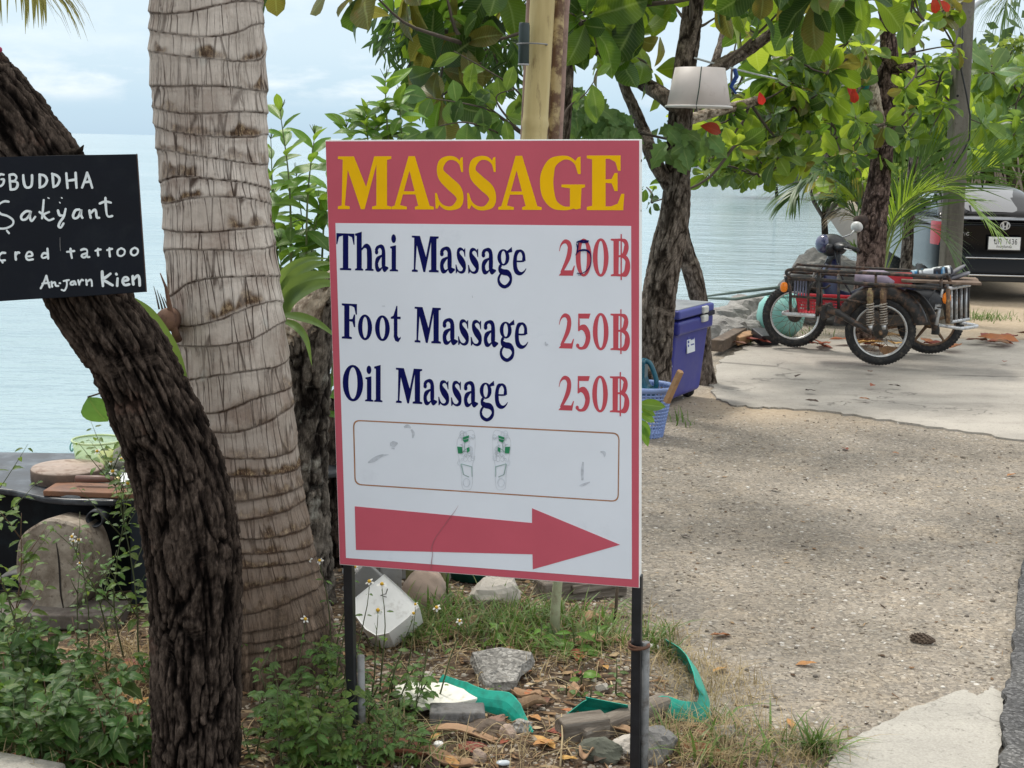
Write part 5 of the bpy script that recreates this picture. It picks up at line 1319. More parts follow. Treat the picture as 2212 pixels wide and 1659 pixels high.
# crown of the leaning dark tree, above the frame: it shades the bed and the top of the sign
rr = random.Random(55); LS = Leaves(cap=0); tw = MB()
for lst in ([(-330, -120, 70, 3.3), (-500, -420, 60, 3.3), (-620, -800, 45, 3.4), (-700, -1200, 25, 3.6)], [(-420, -260, 40, 3.3), (-150, -900, 34, 3.6), (300, -1400, 26, 4.0), (700, -1700, 14, 4.4)], [(-560, -600, 36, 3.35), (-300, -1500, 28, 2.6), (200, -2600, 14, 2.2)]):
    p, r = PX(lst); add_trunk('limb', tr, p, r, 30, 60, bark_disp(.008, 40, 7, 77, .08), m_dark)
for k in range(62):
    c = Vector((rr.uniform(-3.2, .3), rr.uniform(2.5, 5.2), 0)); c.z = 2.75+.13*c.y+rr.uniform(0, 1.5)
    rosette(LS, c, (rr.uniform(-.5, .5), rr.uniform(-.5, .5), 1), 13, rr.uniform(.18, .28), 'dm', rr)
LS.finish(tr)
# ---- feather palms
def frond_mat(name, a, b, tc_, trans=.35):
    t = NT(name); c = t.ramp(t.noise(4, 4, .6), [(.3, a), (.7, b)])
    return t.fin(c, .42, 0, None, .5, trans, tcol=tc_)
m_fr1 = frond_mat('frond_bright', (.13, .26, .025), (.23, .38, .05), (.58, .78, .06))
m_fr2 = frond_mat('frond_green', (.035, .085, .018), (.075, .145, .032), (.18, .30, .05))
m_fr3 = frond_mat('frond_dry', (.20, .14, .07), (.34, .25, .14), (.4, .3, .15), .2)
m_rach = mat('frond_rib', (.20, .26, .06), .5, .2, 10)
def frond(par, pts, L_, n, m, seed, droop=.5, ang=.9, w=.022, up=None, f0=.15, onesided=0, rad=.010, mr=None, jit=.15):
    rr = random.Random(seed); pp = catmull([Vector(q) for q in pts], 10); N_ = len(pp)
    r = part('frond', MB().tube(pp, [rad*(1-.85*k/(N_-1)) for k in range(N_)], 6), mr or m_rach, par, True, world=True)
    mb = MB()
    for k in range(n):
        f = f0+(1-f0)*(k+.5)/n; x = f*(N_-1); i = min(N_-2, int(x)); q = pp[i].lerp(pp[i+1], x-i)
        tg = (pp[i+1]-pp[i]).normalized(); U_ = Vector(up or (0, 0, 1)); sd = tg.cross(U_)
        sd = sd.normalized() if sd.length > .1 else Vector((1, 0, 0)); nn = sd.cross(tg)
        ln = L_*(.45+.75*math.sin(math.pi*min(1, .12+f*.86)))*rr.uniform(.85, 1.1)
        for s in ((-1, 1) if not onesided else (onesided,)):
            a_ = ang*(1.1-.55*f)+rr.uniform(-jit, jit)
            d = (tg*math.cos(a_)+sd*s*math.sin(a_)+nn*rr.uniform(.05, .35)).normalized()
            pv = q.copy(); vs = []; dd = d.copy(); wn = dd.cross(nn).normalized()
            steps = 5
            for j in range(steps+1):
                t = j/steps; ww = w*(1-t**2)*(.5+.5*min(1, t*4))+.0007
                vs.append(pv-wn*ww/2); vs.append(pv+wn*ww/2)
                dd = (dd+Vector((0, 0, -droop*.32*rr.uniform(.7, 1.3)*(t+.25)))).normalized(); pv = pv+dd*ln/steps
            mb.add(vs, [(2*j, 2*j+1, 2*j+3, 2*j+2) for j in range(steps)])
    part('leaflet', mb, m, r, True, world=True, kind='stuff')
yp = thing('young_palm', 'young coconut palm with bright arching fronds beside the flaky trunk', 'palm', (3.35, 12.9, 0))
Yq = 12.9
F = lambda *l: [P(x, y, Yq+dy) for x, y, dy in l]
frond(yp, F((1893, 640, 0), (1905, 560, -.1), (1925, 490, -.2), (1955, 440, -.3), (2010, 412, -.5), (2080, 425, -.7), (2150, 500, -.9)), .42, 40, m_fr1, 1, .55, .75, .018, f0=.32, rad=.016)
frond(yp, F((1896, 640, .1), (1912, 540, .1), (1940, 450, .15), (1985, 370, .2), (2030, 310, .2)), .50, 26, m_fr2, 2, .25, .55, .014, up=(0, -1, .2), f0=.35, rad=.014)
frond(yp, F((1898, 640, 0), (1915, 550, .1), (1950, 460, .1), (2030, 405, .0), (2110, 370, -.2), (2160, 355, -.3)), .58, 28, m_fr2, 3, .15, .65, .013, up=(0, -1, .3), f0=.35, rad=.014)
frond(yp, F((1890, 640, .2), (1882, 520, .3), (1862, 450, .3), (1828, 405, .3), (1785, 378, .2), (1735, 392, .1), (1708, 430, .0)), .56, 70, m_fr2, 4, .9, .95, .024, f0=.34)
frond(yp, F((1890, 640, .3), (1878, 540, .4), (1850, 470, .4), (1815, 440, .4), (1775, 432, .3)), .42, 36, m_fr2, 5, 1.0, .9, .026, f0=.4)
frond(yp, F((1890, 640, .3), (1880, 540, .5), (1858, 480, .5), (1830, 465, .5), (1800, 470, .5)), .30, 22, m_fr3, 6, 1.2, .9, .014, f0=.4)
frond(yp, F((1900, 640, -.1), (1925, 560, -.2), (1960, 500, -.3), (2000, 490, -.4), (2040, 520, -.5), (2070, 580, -.6)), .40, 26, m_fr2, 7, .7, .7, .013, f0=.3)
frond(yp, F((1900, 640, .2), (1915, 560, .4), (1935, 480, .5), (1965, 420, .6), (2000, 400, .6)), .40, 20, m_fr2, 8, .6, .9, .013, f0=.3)
frond(yp, F((1886, 640, -.1), (1870, 560, -.2), (1845, 535, -.3), (1815, 530, -.4)), .25, 20, m_fr2, 9, .5, .8, .014, f0=.3)
part('crownshaft', MB().tube([P(1892, 700, Yq), P(1893, 640, Yq), P(1898, 585, Yq), P(1903, 540, Yq)], [.07, .06, .045, .02], 12), mat('palm_sheath', (.22, .20, .09), .7, .3, 12, bump=.3), yp, True, world=True)
hf = thing('hanging_frond', 'yellow green palm frond tips hanging into the upper left corner', 'palm frond', P(-150, -120, 4.2))
frond(hf, [P(-260, -160, 4.3), P(-120, -110, 4.2), (P(-20, -70, 4.1)), P(60, -45, 4.0), P(95, -20, 3.95)], .24, 36, frond_mat('frond_yellowish', (.20, .20, .04), (.32, .30, .08), (.5, .45, .1)), 11, 1.7, .9, .009, f0=.3, rad=.006)
hf2 = thing('casuarina_spray', 'drooping thin green needle spray at the upper right corner', 'branch', P(2280, -60, 9))
frond(hf2, [P(2330, -140, 9.2), P(2270, -90, 9.1), P(2215, -50, 9.0), P(2180, -15, 8.9), P(2172, 20, 8.9)], .34, 44, m_fr2, 12, 1.6, .8, .006, f0=.2, rad=.005, jit=.5)

# ---- greenery behind: bushes and trees on the bank, far wood, rocks on the far shore
m_bg1 = leaf_mat('bank_leaf_light', (.11, .18, .035), (.20, .28, .065), (.46, .56, .09), trans=.35)
m_bg2 = leaf_mat('bank_leaf_mid', (.075, .14, .03), (.14, .21, .05), (.36, .48, .08), trans=.35)
BG1 = variants('bank_leaf', m_bg1, .5, .5, n=3); BG2 = variants('bank_leaf', m_bg2, .5, .5, n=3)
def bank_tree(label, px, py, wpx, hpx, Y, n, Lr, seed, meshes, cat='tree', name='bank_tree'):
    rr = random.Random(seed); c = P(px, py, Y); g = gz(c.x, Y)
    o = thing(name, label, cat, (c.x, Y, g)); LS = Leaves(cap=60); tw = MB()
    rxm = wpx/2*Y/FOC; rzm = hpx/2*Y/FOC
    base_ = Vector((c.x, Y, g-.1))
    lobes = [(c+Vector((rr.uniform(-.75, .75)*rxm, rr.uniform(-.6, .6)*rxm, rr.uniform(-.7, .7)*rzm)), rr.uniform(.25, .5)) for _ in range(14)]
    fork = base_.lerp(c, .5)
    part('trunk', MB().tube([base_, base_.lerp(c, .25)+Vector((.1, 0, 0)), fork, c], [.12, .09, .07, .03], 8), m_grey, o, True, world=True)
    for q, s in lobes: twig(tw, fork, q, rr, .04, .008)
    for k in range(n):
        q, s = rr.choice(lobes)
        while True:
            v = Vector((rr.uniform(-1, 1), rr.uniform(-1, 1), rr.uniform(-1, 1)))
            if v.length <= 1: break
        pos = q+Vector((v.x*rxm*s, v.y*rxm*s, v.z*rzm*s*1.1))
        LS.add(pos, (rr.uniform(-1, 1), rr.uniform(-1, 1), rr.uniform(-.9, .6)), (rr.uniform(-.5, .5), rr.uniform(-.6, .2), 1), rr.uniform(*Lr), rr.choice(meshes))
    part('branch', tw, m_twig, o, True, world=True, kind='stuff'); LS.finish(o)
bank_tree('pale green bushy tree on the bank above the car roof', 2150, 300, 300, 260, 23, 1700, (.16, .30), 1, BG1+BG2[:2])
bank_tree('mid green bushy tree on the bank between the slim trunks', 1960, 300, 260, 260, 25, 1500, (.16, .30), 2, BG2+BG1[:2])
bank_tree('dense green tree on the bank left of the flaky trunk', 1790, 300, 240, 190, 33, 1500, (.22, .38), 3, BG2)
bank_tree('low light green bush by the pale wall behind the young palm', 1965, 420, 170, 110, 24, 800, (.14, .24), 5, BG1, 'bush', 'bank_bush')
bank_tree('spreading bush with bare lower stems behind the car', 2140, 395, 260, 130, 26, 900, (.14, .26), 6, BG1+BG2[:1], 'bush', 'bank_bush')
bank_tree('feathery pale tree top with reddish pods at the far right', 2130, 150, 260, 150, 30, 1000, (.12, .22), 7, BG1)
bank_tree('dull green tree far along the bank behind the low hanging leaves', 1680, 305, 220, 120, 70, 1200, (.5, .8), 8, BG2)
# bare stems of the scrub behind the car
sb = thing('bare_scrub', 'tangle of bare grey stems at the foot of the bank behind the car', 'bush', (6.8, 21.5, 0)); rr = random.Random(5); tw = MB()
for k in range(40):
    x = rr.uniform(2000, 2260); y = rr.uniform(330, 420); Y = rr.uniform(19.8, 22)
    a_ = P(x, 520, Y); b_ = P(x+rr.uniform(-70, 70), y, Y); twig(tw, a_, b_, rr, .035, .008)
part('stem', tw, mat('scrub_stem', (.16, .13, .10), .85, .3, 10), sb, True, world=True, kind='stuff')
# far wood: one mass of leaf clumps
rr_ = np.random.default_rng(3)
def leafmass(cx, cy, cz, sx_, sy_, sz_, n, s):
    c = rr_.normal(size=(n, 3))*.45*np.array([sx_, sy_, sz_])+np.array([cx, cy, cz])
    a = rr_.normal(size=(n, 3)); a /= np.linalg.norm(a, axis=1)[:, None]
    b = np.cross(a, rr_.normal(size=(n, 3))); b /= np.linalg.norm(b, axis=1)[:, None]
    ss = s*rr_.uniform(.6, 1.4, (n, 1))
    return np.stack([c-a*ss, c-b*ss*.5, c+a*ss, c+b*ss*.5], 1)
qs = []
for k in range(46):
    f = k/45; x = 24+f*50; y = 178+f*50
    qs.append(leafmass(x, y+6, 2+1.5*math.sin(k*1.9)+f*2, 6, 5, 4.5, 260, .7))
for k in range(40):
    f = k/39; x = 11.5+f*12; y = 44+f*100
    qs.append(leafmass(x+3+rr_.uniform(0, 3), y, 1.6+rr_.uniform(-.3, 1.4)+f*1.2, 2.6, 3, 2.6, 260, .32))
qv = np.concatenate(qs).reshape(-1, 3); qf = np.arange(len(qv)).reshape(-1, 4)
fw_ = part('far_wood', (qv, qf), mat('far_foliage', (.065, .11, .035), .7, .45, .35, trans=.3, col2=(.13, .17, .05), s2=.8)); tag(fw_, kind='stuff')
mb = MB(); rr = random.Random(9)
for k in range(110):
    f = rr.random(); x = 19.5+f*9; y = 170-8*f+rr.uniform(-2, 3)
    if k > 60: f = rr.random(); x = 18.0+f*5.2; y = 92+f*58+rr.uniform(-2, 2)
    mb.rock((x, y, SEA_Z+rr.uniform(-.2, 1.4)), (rr.uniform(1, 2.2), rr.uniform(1, 2), rr.uniform(.7, 1.5)), k, None, 5, .35)
fr_ = part('far_rocks', mb, mat('far_rock', (.27, .25, .23), .9, .35, .6), smooth=False); tag(fr_, kind='stuff')
# ================================================================== cargo tricycle
m_frame = mat('black_frame', (.020, .018, .017), .55, .4, 12, bump=.3, col2=(.12, .07, .045), c2=(.48, .62))
m_tyre = mat('tyre_rubber', (.016, .016, .017), .78, .3, 20, bump=.3, bscale=80, col2=(.085, .075, .06), c2=(.50, .72))
m_rim = mat('rim_alloy', (.60, .60, .59), .32, .15, 12, metal=.7, col2=(.24, .18, .13), c2=(.60, .75))
m_rusty = mat('rust_metal', (.13, .075, .045), .75, .4, 25, bump=.4, col2=(.30, .20, .10))
m_chrome = mat('silver_paint', (.55, .56, .57), .35, .2, 15, metal=.5, col2=(.25, .22, .2))
m_navyp = mat('navy_plastic', (.022, .024, .075), .32, .2, 6, col2=(.04, .042, .10), spec=.6)
m_blkp = mat('black_plastic', (.022, .023, .027), .4, .25, 8, col2=(.06, .06, .065))
m_amber = mat('amber_lens', (.85, .22, .01), .25, .1, 20)
m_dark_metal = mat('engine_metal', (.05, .047, .043), .6, .4, 15, bump=.4, col2=(.14, .10, .07))
O3 = Vector((3.25, 11.3, .028)); hx = Vector((-.975, .224, 0)).normalized(); lx = Vector((-hx.y, hx.x, 0)); lx = Vector((0, 0, 1)).cross(hx)
TR3 = Matrix((hx, lx, Vector((0, 0, 1)))).transposed()
tri = thing('cargo_tricycle', 'rusty black motorbike with a cargo sidecar frame and red basket on the concrete', 'motorcycle', O3, TR3)
def TP(zx, zy, v):
    d = ray(1624.3+.23436*zx, 460.8+.23436*zy); k = (O3+lx*v-CAM).dot(lx)/d.dot(lx); p = CAM+d*k-O3
    return Vector((p.dot(hx), v, p.z))
RW = .252
def wheel(c, steer=0, rust=False, R=RW):
    rot = rz(steer) @ rx(math.pi/2)
    mb = MB(); mb.torus(c, R*.755, .012, rot, 48, 8, rz=.017)
    w = part('wheel', mb, m_rusty if rust else m_rim, tri, True)
    t = MB(); t.torus(c, R*.875, R*.125, rot, 56, 12, rz=.030)
    part('tyre', t, m_tyre, w, True)
    tr = MB()
    for k in range(64):
        g = 2*math.pi*k/64
        for s in (-1, 1):
            q = Vector(((R*.985)*math.cos(g+s*.02), (R*.985)*math.sin(g+s*.02), s*.014)); tr.box(Vector(c)+rot @ q, (.012, .014, .012), rot @ rz(g))
    part('tread_block', tr, m_tyre, w, kind='stuff')
    h = MB(); h.lathe([(.0, -.05), (.022, -.05), (.022, -.02), (.055, -.018), (.058, .018), (.022, .02), (.022, .05), (0, .05)], c, 20, rot)
    part('hub', h, m_rusty if rust else m_dark_metal, w, True)
    sp_ = MB()
    if rust:
        for k in range(5):
            g = 2*math.pi*k/5+.3; a = Vector((math.cos(g), math.sin(g), 0))
            sp_.tube([Vector(c)+rot @ (a*.05), Vector(c)+rot @ (a*R*.74)], [.014, .010], 6)
    else:
        for k in range(32):
            g = 2*math.pi*k/32; g2 = g+(.5 if k % 2 else -.5)
            sp_.tube([Vector(c)+rot @ Vector((.05*math.cos(g2), .05*math.sin(g2), .016*(1 if k % 4 < 2 else -1))), Vector(c)+rot @ Vector((R*.745*math.cos(g), R*.745*math.sin(g), 0))], .0018, 4)
    part('spoke', sp_, m_rusty, w, kind='stuff')
    return w
cF = TP(392, 985, 0); cR = TP(1640, 1065, 0); cS = TP(1182, 1110, .78)
cF.z = cR.z = cS.z = RW
wheel(cF, .10); wheel(cR, 0, True); wheel(cS, .03)
# motorbike: fork, leg shield, headlight cowl, handlebar, body, seat, engine
hd = TP(790, 400, 0)
for s in (-1, 1):
    part('fork_leg', MB().tube([cF+Vector((0, s*.055, 0)), cF+Vector((-.05, s*.055, .16)), hd+Vector((.03, s*.05, -.05))], [.016, .017, .019], 10), m_dark_metal, tri, True)
fm = MB(); fm.torus(cF+Vector((0, 0, .01)), RW+.028, .05, rx(math.pi/2), 22, 8, 1.25, 2.3, rz=.05)
part('front_mudguard', fm, m_blkp, tri, True)
ls = MB()
shp = [TP(700, 415, 0), TP(660, 480, 0), TP(640, 560, 0), TP(640, 680, 0), TP(680, 800, 0), TP(760, 900, 0)]
vs = []; fs = []
for i, q in enumerate(shp):
    wd = [.06, .12, .17, .20, .20, .14][i]
    for j in range(7):
        s = (j-3)/3; vs.append(q+Vector((-.09*abs(s)**1.6*(1.3 if i else .6), s*wd, 0)))
n = len(vs)
vs += [v+Vector((-.014, 0, 0)) for v in vs]
for i in range(len(shp)-1):
    for j in range(6): a = i*7+j; fs.append((a, a+1, a+8, a+7)); fs.append((n+a+7, n+a+8, n+a+1, n+a))
for i in range(len(shp)-1):
    for j in (0, 6): a = i*7+j; fs.append((a, a+7, n+a+7, n+a) if j == 0 else (n+a, n+a+7, a+7, a))
for j in range(6):
    fs.append((j+1, j, n+j, n+j+1)); a = (len(shp)-1)*7+j; fs.append((a, a+1, n+a+1, n+a))
ls.add(vs, fs); part('leg_shield', ls, m_navyp, tri, True)
stem_ = MB().tube([TP(745, 470, 0), TP(760, 400, 0), TP(775, 350, 0)], [.065, .05, .055], 14)
part('steering_neck', stem_, m_blkp, tri, True)
hc = TP(740, 295, 0); sr = rz(.42)
cw_ = MB(); cw_.rock(hc+Vector((.0, 0, .0)), (.25, .20, .18), 1, sr @ ry(-.12), 12, .02).rock(hc+Vector((-.07, .10, .0)), (.12, .22, .07), 2, sr, 8, .02).rock(hc+Vector((-.07, -.10, .0)), (.12, .22, .07), 2, sr, 8, .02)
part('headlight_cowl', cw_, m_blkp, tri, True, kind='stuff')
vis = MB().rock(hc+sr @ Vector((.075, 0, .01)), (.12, .165, .15), 3, sr, 10, .015)
part('headlight', vis, mat('navy_gloss', (.05, .055, .13), .12, .2, 8, spec=.9), tri, True)
lens = MB().lathe([(0, .016), (.020, .014), (.03, .004), (.03, -.01)], TP(715, 315, .12), 16, rz(.3) @ rx(-math.pi/2))
part('signal_lamp', lens, m_blkp, tri, True)
hb = MB().tube([hc+sr @ Vector((-.05, -.30, .0)), hc+sr @ Vector((-.03, -.12, .01)), hc+sr @ Vector((-.03, .12, .01)), hc+sr @ Vector((-.07, .31, -.015))], .012, 10)
part('handlebar', hb, m_blkp, tri, True)
for s in (-1, 1):
    part('grip', MB().tube([hc+sr @ Vector((-.045, s*.20, .005)), hc+sr @ Vector((-.07, s*.32, -.015))], .018, 12), m_tyre, tri, True)
    part('brake_lever', MB().tube([hc+sr @ Vector((-.02, s*.16, .0)), hc+sr @ Vector((.0, s*.24, -.01)), hc+sr @ Vector((-.02, s*.32, -.015))], .005, 6), m_chrome, tri, True)
mc = TP(968, 125, -.05)
mm = MB().lathe([(0, .012), (.035, .012), (.05, .004), (.052, -.004), (.03, -.022), (0, -.026)], mc, 24, rz(-.5) @ rx(math.pi/2*.92), sy=.85)
mo = part('mirror', mm, mat('mirror_shell', (.62, .62, .60), .35, .2, 12), tri, True)
part('mirror_stalk', MB().tube([hc+sr @ Vector((-.04, -.14, .02)), hc.lerp(mc, .6)+Vector((-.03, 0, 0)), mc], .006, 6), m_chrome, tri, True)
bd = MB(); bd.tube([TP(740, 760, 0), TP(900, 800, 0), TP(1100, 740, 0), TP(1300, 680, 0), TP(1500, 640, 0)], [.06, .065, .08, .085, .07], 12)
part('body', bd, m_navyp, tri, True)
st = MB().rock(TP(1330, 590, 0), (.56, .20, .10), 7, ry(.06), 12, .05, flat=.4)
part('seat', st, mat('seat_vinyl', (.02, .02, .024), .5, .2, 8), tri, True)
en = MB(); en.rock(TP(1080, 970, 0), (.26, .2, .17), 5, None, 9, .25, .5).rock(TP(960, 940, 0), (.16, .12, .11), 6, ry(.2), 8, .2, .3)
for k in range(6): en.box(TP(900+k*22, 930, 0), (.006, .13, .12))
part('engine', en, m_dark_metal, tri, True, kind='stuff')
sc_ = MB().rock(TP(1480, 800, 0), (.52, .17, .22), 9, None, 10, .12, .3).rock(TP(1300, 830, 0), (.3, .18, .2), 12, None, 9, .2, .3)
part('side_cover', sc_, m_blkp, tri, True, kind='stuff')
cbl = MB()
for a, b, c_ in (((760, 330), (820, 560), (950, 800)), ((800, 340), (840, 620), (1050, 900)), ((380, 985), (480, 760), (700, 420)), ((1000, 650), (1200, 720), (1420, 700)), ((1690, 700), (1600, 860), (1500, 930))):
    cbl.tube(catmull([TP(*a, .1), TP(*b, .16), TP(*c_, .08)], 6), .006, 5)
part('cable', cbl, m_blkp, tri, True, kind='stuff')
part('exhaust', MB().tube([TP(980, 1010, -.1), TP(1150, 1060, -.12), TP(1400, 1010, -.13), TP(1680, 950, -.13)], [.014, .018, .034, .034], 12), m_rusty, tri, True)
rm = MB(); rm.torus(cR+Vector((0, 0, 0)), RW+.03, .045, rx(math.pi/2), 22, 8, .1, 2.5, rz=.05)
part('rear_mudguard', rm, m_blkp, tri, True)
part('swing_arm', MB().tube([TP(1250, 960, -.06), cR+Vector((0, -.06, 0))], .018, 8), m_frame, tri, True)
part('chain_case', MB().box((TP(1250, 960, .07)+cR+Vector((0, .07, 0)))/2, (.42, .03, .09), ry(.08)), m_dark_metal, tri, bev=.012)
# sidecar: rails, posts, deck, swing arm, shocks, bumper bars
V1, V0 = .92, .34
def pt(mbx, zs, v, r=.0105, k=4): mbx.tube(catmull([TP(a, b, v) for a, b in zs], k) if len(zs) > 2 else [TP(a, b, v) for a, b in zs], r, 8)
top = [(352, 585), (322, 560), (318, 538), (345, 522), (440, 515), (620, 532), (900, 543), (1200, 557), (1500, 574), (1740, 592)]
rl = MB(); pt(rl, top, V1, .0125); rl.tube(catmull([TP(1740, 592, V1), TP(1775, 572, V1-.01), TP(1800, 572, V1-.03), TP(1830, 640, V1-.06), TP(1836, 688, V1-.08)], 4), .0125, 8)
part('top_rail', rl, m_frame, tri, True)
f_ = TP(345, 522, V1); f2 = TP(1790, 575, V1)
rl = MB().tube([Vector((f_.x-.02, V1-.01, f_.z)), Vector((f_.x-.03, V0+.02, f_.z)), Vector((f_.x-.10, V0, f_.z-.005)), Vector((f2.x+.05, V0, f2.z-.02)), Vector((f2.x, V0+.02, f2.z-.02))], .011, 8)
part('top_rail', rl, m_frame, tri, True)
lo = MB(); pt(lo, [(325, 600), (600, 612), (1000, 648), (1400, 668), (1740, 690)], V1-.01, .014)
part('deck_rail', lo, m_frame, tri, True)
g_ = TP(325, 600, V1); g2 = TP(1740, 690, V1)
lo = MB().tube([Vector((g_.x, V1-.01, g_.z)), Vector((g_.x, V0, g_.z)), Vector((g2.x-.03, V0, g2.z+.01)), Vector((g2.x-.03, V1-.02, g2.z+.01))], .013, 8)
part('deck_rail', lo, m_frame, tri, True)
for k in range(5):
    x = g_.x+(g2.x-g_.x)*(k+1)/6; z = g_.z+(g2.z-g_.z)*(k+1)/6
    part('cross_bar', MB().tube([Vector((x, V1-.01, z-.004)), Vector((x, V0, z+.004))], .010, 8), m_frame, tri, True)
for zs, r in (([(352, 600), (355, 910)], .011), ([(616, 535), (612, 780), (600, 950)], .015), ([(800, 612), (798, 905)], .011), ([(1142, 555), (1142, 690)], .010), ([(1742, 592), (1745, 700), (1800, 1010)], .012), ([(640, 700), (640, 930)], .009)):
    part('post', MB().tube([TP(a, b, V1-.012) for a, b in zs], r, 8), m_frame, tri, True)
for zs, r in (([(345, 762), (600, 782), (880, 800), (1060, 830)], .010), ([(520, 600), (520, 900)], .009), ([(540, 690), (680, 690), (720, 660)], .008)):
    part('brace', MB().tube([TP(a, b, V1-.05) for a, b in zs], r, 8), m_frame, tri, True)
part('front_bumper', MB().tube(catmull([TP(330, 905, V1-.2), TP(292, 918, V1-.02), TP(310, 925, V1), TP(450, 935, V1), TP(585, 945, V1)], 5), .015, 10), m_chrome, tri, True)
nb = MB()
for k in range(5): nb.box(TP(395+k*26, 690, V1-.06), (.012, .006, .145))
part('front_grille', nb, mat('grey_blue_bars', (.16, .17, .24), .5, .3, 20), tri, kind='stuff', bev=.002)
part('swing_arm', MB().tube([TP(690, 880, V1+.02), TP(800, 920, V1+.02), TP(960, 1020, V1+.02), TP(1110, 1110, V1+.01)], [.030, .026, .022, .020], 8), m_frame, tri, True)
part('pivot_block', MB().box(TP(690, 900, V1-.02), (.11, .07, .10), ry(.4)), m_frame, tri, bev=.01)
part('axle', MB().tube([cS+Vector((0, -.2, 0)), cS+Vector((0, .16, 0))], .014, 10), m_rusty, tri, True)
def shock(a, b, v, m1):
    p0, p1 = TP(*a, v), TP(*b, v); d = (p1-p0); L_ = d.length; n_ = d.normalized(); x = n_.orthogonal().normalized(); y = n_.cross(x)
    o = part('shock_absorber', MB().tube([p0, p0.lerp(p1, .05), p0.lerp(p1, .06), p0.lerp(p1, .40), p0.lerp(p1, .41), p1], [.014, .014, .023, .023, .009, .009], 14), m1, tri, True)
    sp_ = []
    for k in range(121):
        t = .36+.54*k/120; g = k/120*9*2*math.pi
        sp_.append(p0.lerp(p1, t)+(x*math.cos(g)+y*math.sin(g))*.024)
    part('spring', MB().tube(sp_, .0055, 6), mat('spring_steel', (.42, .38, .33), .45, .3, 30, metal=.4, col2=(.2, .12, .06)), o, True)
    part('lower_mount', MB().tube([p0.lerp(p1, .88), p1], [.020, .013], 10), m_rim, o, True)
m_shk = mat('shock_body', (.27, .21, .10), .6, .3, 25, col2=(.14, .07, .04), c2=(.45, .6))
shock((1088, 690), (1092, 1075), V1+.01, m_shk); shock((1208, 690), (1218, 1070), V1-.02, m_rusty)
fm = MB(); fm.torus(cS+Vector((0, 0, .0)), RW+.035, .055, rx(math.pi/2), 26, 8, .15, 2.9, rz=.05)
part('sidecar_mudguard', fm, m_frame, tri, True)
part('mudguard_stay', MB().tube(catmull([TP(1400, 725, .55), TP(1530, 770, .55), TP(1640, 900, .55), TP(1690, 1050, .55), TP(1690, 1115, .55)], 6), [.03]*25, 8), m_frame, tri, True)
dk = MB()
a0 = TP(1430, 660, V1-.03); a1 = TP(1985, 640, V1-.28); m_board = mat('brown_board', (.15, .10, .07), .75, .3, 8, bump=.3, col2=(.26, .20, .16))
for k in range(4):
    v0 = .36+k*.135
    o = part('deck_plank', MB().box(((a0.x+a1.x)/2-.02, v0+.065, a0.z+.022+.004*(k % 2)), (abs(a0.x-a1.x)+.12, .128, .018)), m_board, tri, bev=.003)
ind = MB().rock(TP(295, 680, V1+.01), (.055, .05, .075), 1, None, 8, .03, .3); part('indicator', ind, m_amber, tri, True)
ind = MB().rock(TP(1795, 782, V1+.0), (.06, .05, .085), 2, None, 8, .03, .3); part('indicator', ind, m_amber, tri, True)
part('indicator_bracket', MB().tube([TP(1760, 700, V1), TP(1745, 760, V1), TP(1790, 800, V1-.02)], .010, 8), m_chrome, tri, True)
# rear rack of bars
def rk(f, zy): # f 0 near .. 1 far
    a = TP(1840, zy, V1-.06); b = TP(1995, zy-25, V1-.44); return a.lerp(b, f)
part('rack_bar', MB().tube([rk(-.15, 688), rk(1.05, 688)], .014, 10), m_chrome, tri, True)
part('rack_bar', MB().tube([rk(0, 1000), rk(1, 1000)], .013, 10), m_chrome, tri, True)
for k in range(8):
    f = k/7; part('rack_slat', MB().tube([rk(f, 690), rk(f, 1000)], .0085, 8), m_frame if k % 2 else m_chrome, tri, True)
part('corner_post', MB().tube([rk(-.2, 690), rk(-.2, 1010)], .016, 10), m_rusty, tri, True)
part('step_bar', MB().tube(catmull([TP(1725, 1030, V1-.02), TP(1900, 1058, V1-.02), TP(1950, 1060, V1-.05), TP(2070, 1042, V1-.40), TP(2040, 1030, V1-.46), TP(1930, 1010, V1-.30)], 4), .013, 10), m_chrome, tri, True)
lk = MB(); lk.tube([TP(1740, 850, V1-.08), TP(1700, 850, V1-.1), TP(1690, 880, V1-.1), TP(1730, 880, V1-.1), TP(1700, 1030, V1-.1)], .012, 8)
part('bracket', lk, m_chrome, tri, True)
# load lying on the sidecar
def lump(name, label, cat, c, size, m, rot=None, seed=1, rough=.2, flat=.3, grp=None):
    return solo(name, MB().rock((0, 0, 0), size, seed, None, 10, rough, flat), m, label, cat, O3+TR3 @ c, smooth=True, rot=TR3 @ (rot or rz(0)))
m_stripe = NT('striped_print'); c = m_stripe.ramp(m_stripe.noise(9, 2, .5, stretch=(1.5, .2, .2)), [(.40, (.72, .75, .78)), (.46, (.75, .78, .8)), (.49, (.03, .035, .05)), (.56, (.03, .035, .05)), (.585, (.05, .25, .5)), (.64, (.6, .7, .75))]); m_stripe = m_stripe.fin(c, .4, 0, None, .4)
lump('cloth_bundle', 'grey mauve cloth bundle lying in the middle of the sidecar', 'cloth', TP(1130, 610, .70), (.30, .26, .13), mat('mauve_cloth', (.30, .25, .32), .9, .3, 8, bump=.4), None, 3, .35)
solo('box', MB().box((0, 0, 0), (.25, .14, .075)), mat('red_card', (.55, .03, .045), .5, .1, 5), 'red box with pale edges lying on the sidecar', 'box', O3+TR3 @ TP(1315, 600, .72), bev=.004, rot=TR3 @ ry(.04))
bx_ = solo('newspaper_bundle', MB().box((0, 0, 0), (.30, .16, .05)), m_stripe, 'folded black white and blue newspapers stacked at the back of the sidecar', 'newspaper', O3+TR3 @ TP(1650, 540, .60), bev=.012, rot=TR3 @ ry(.17))
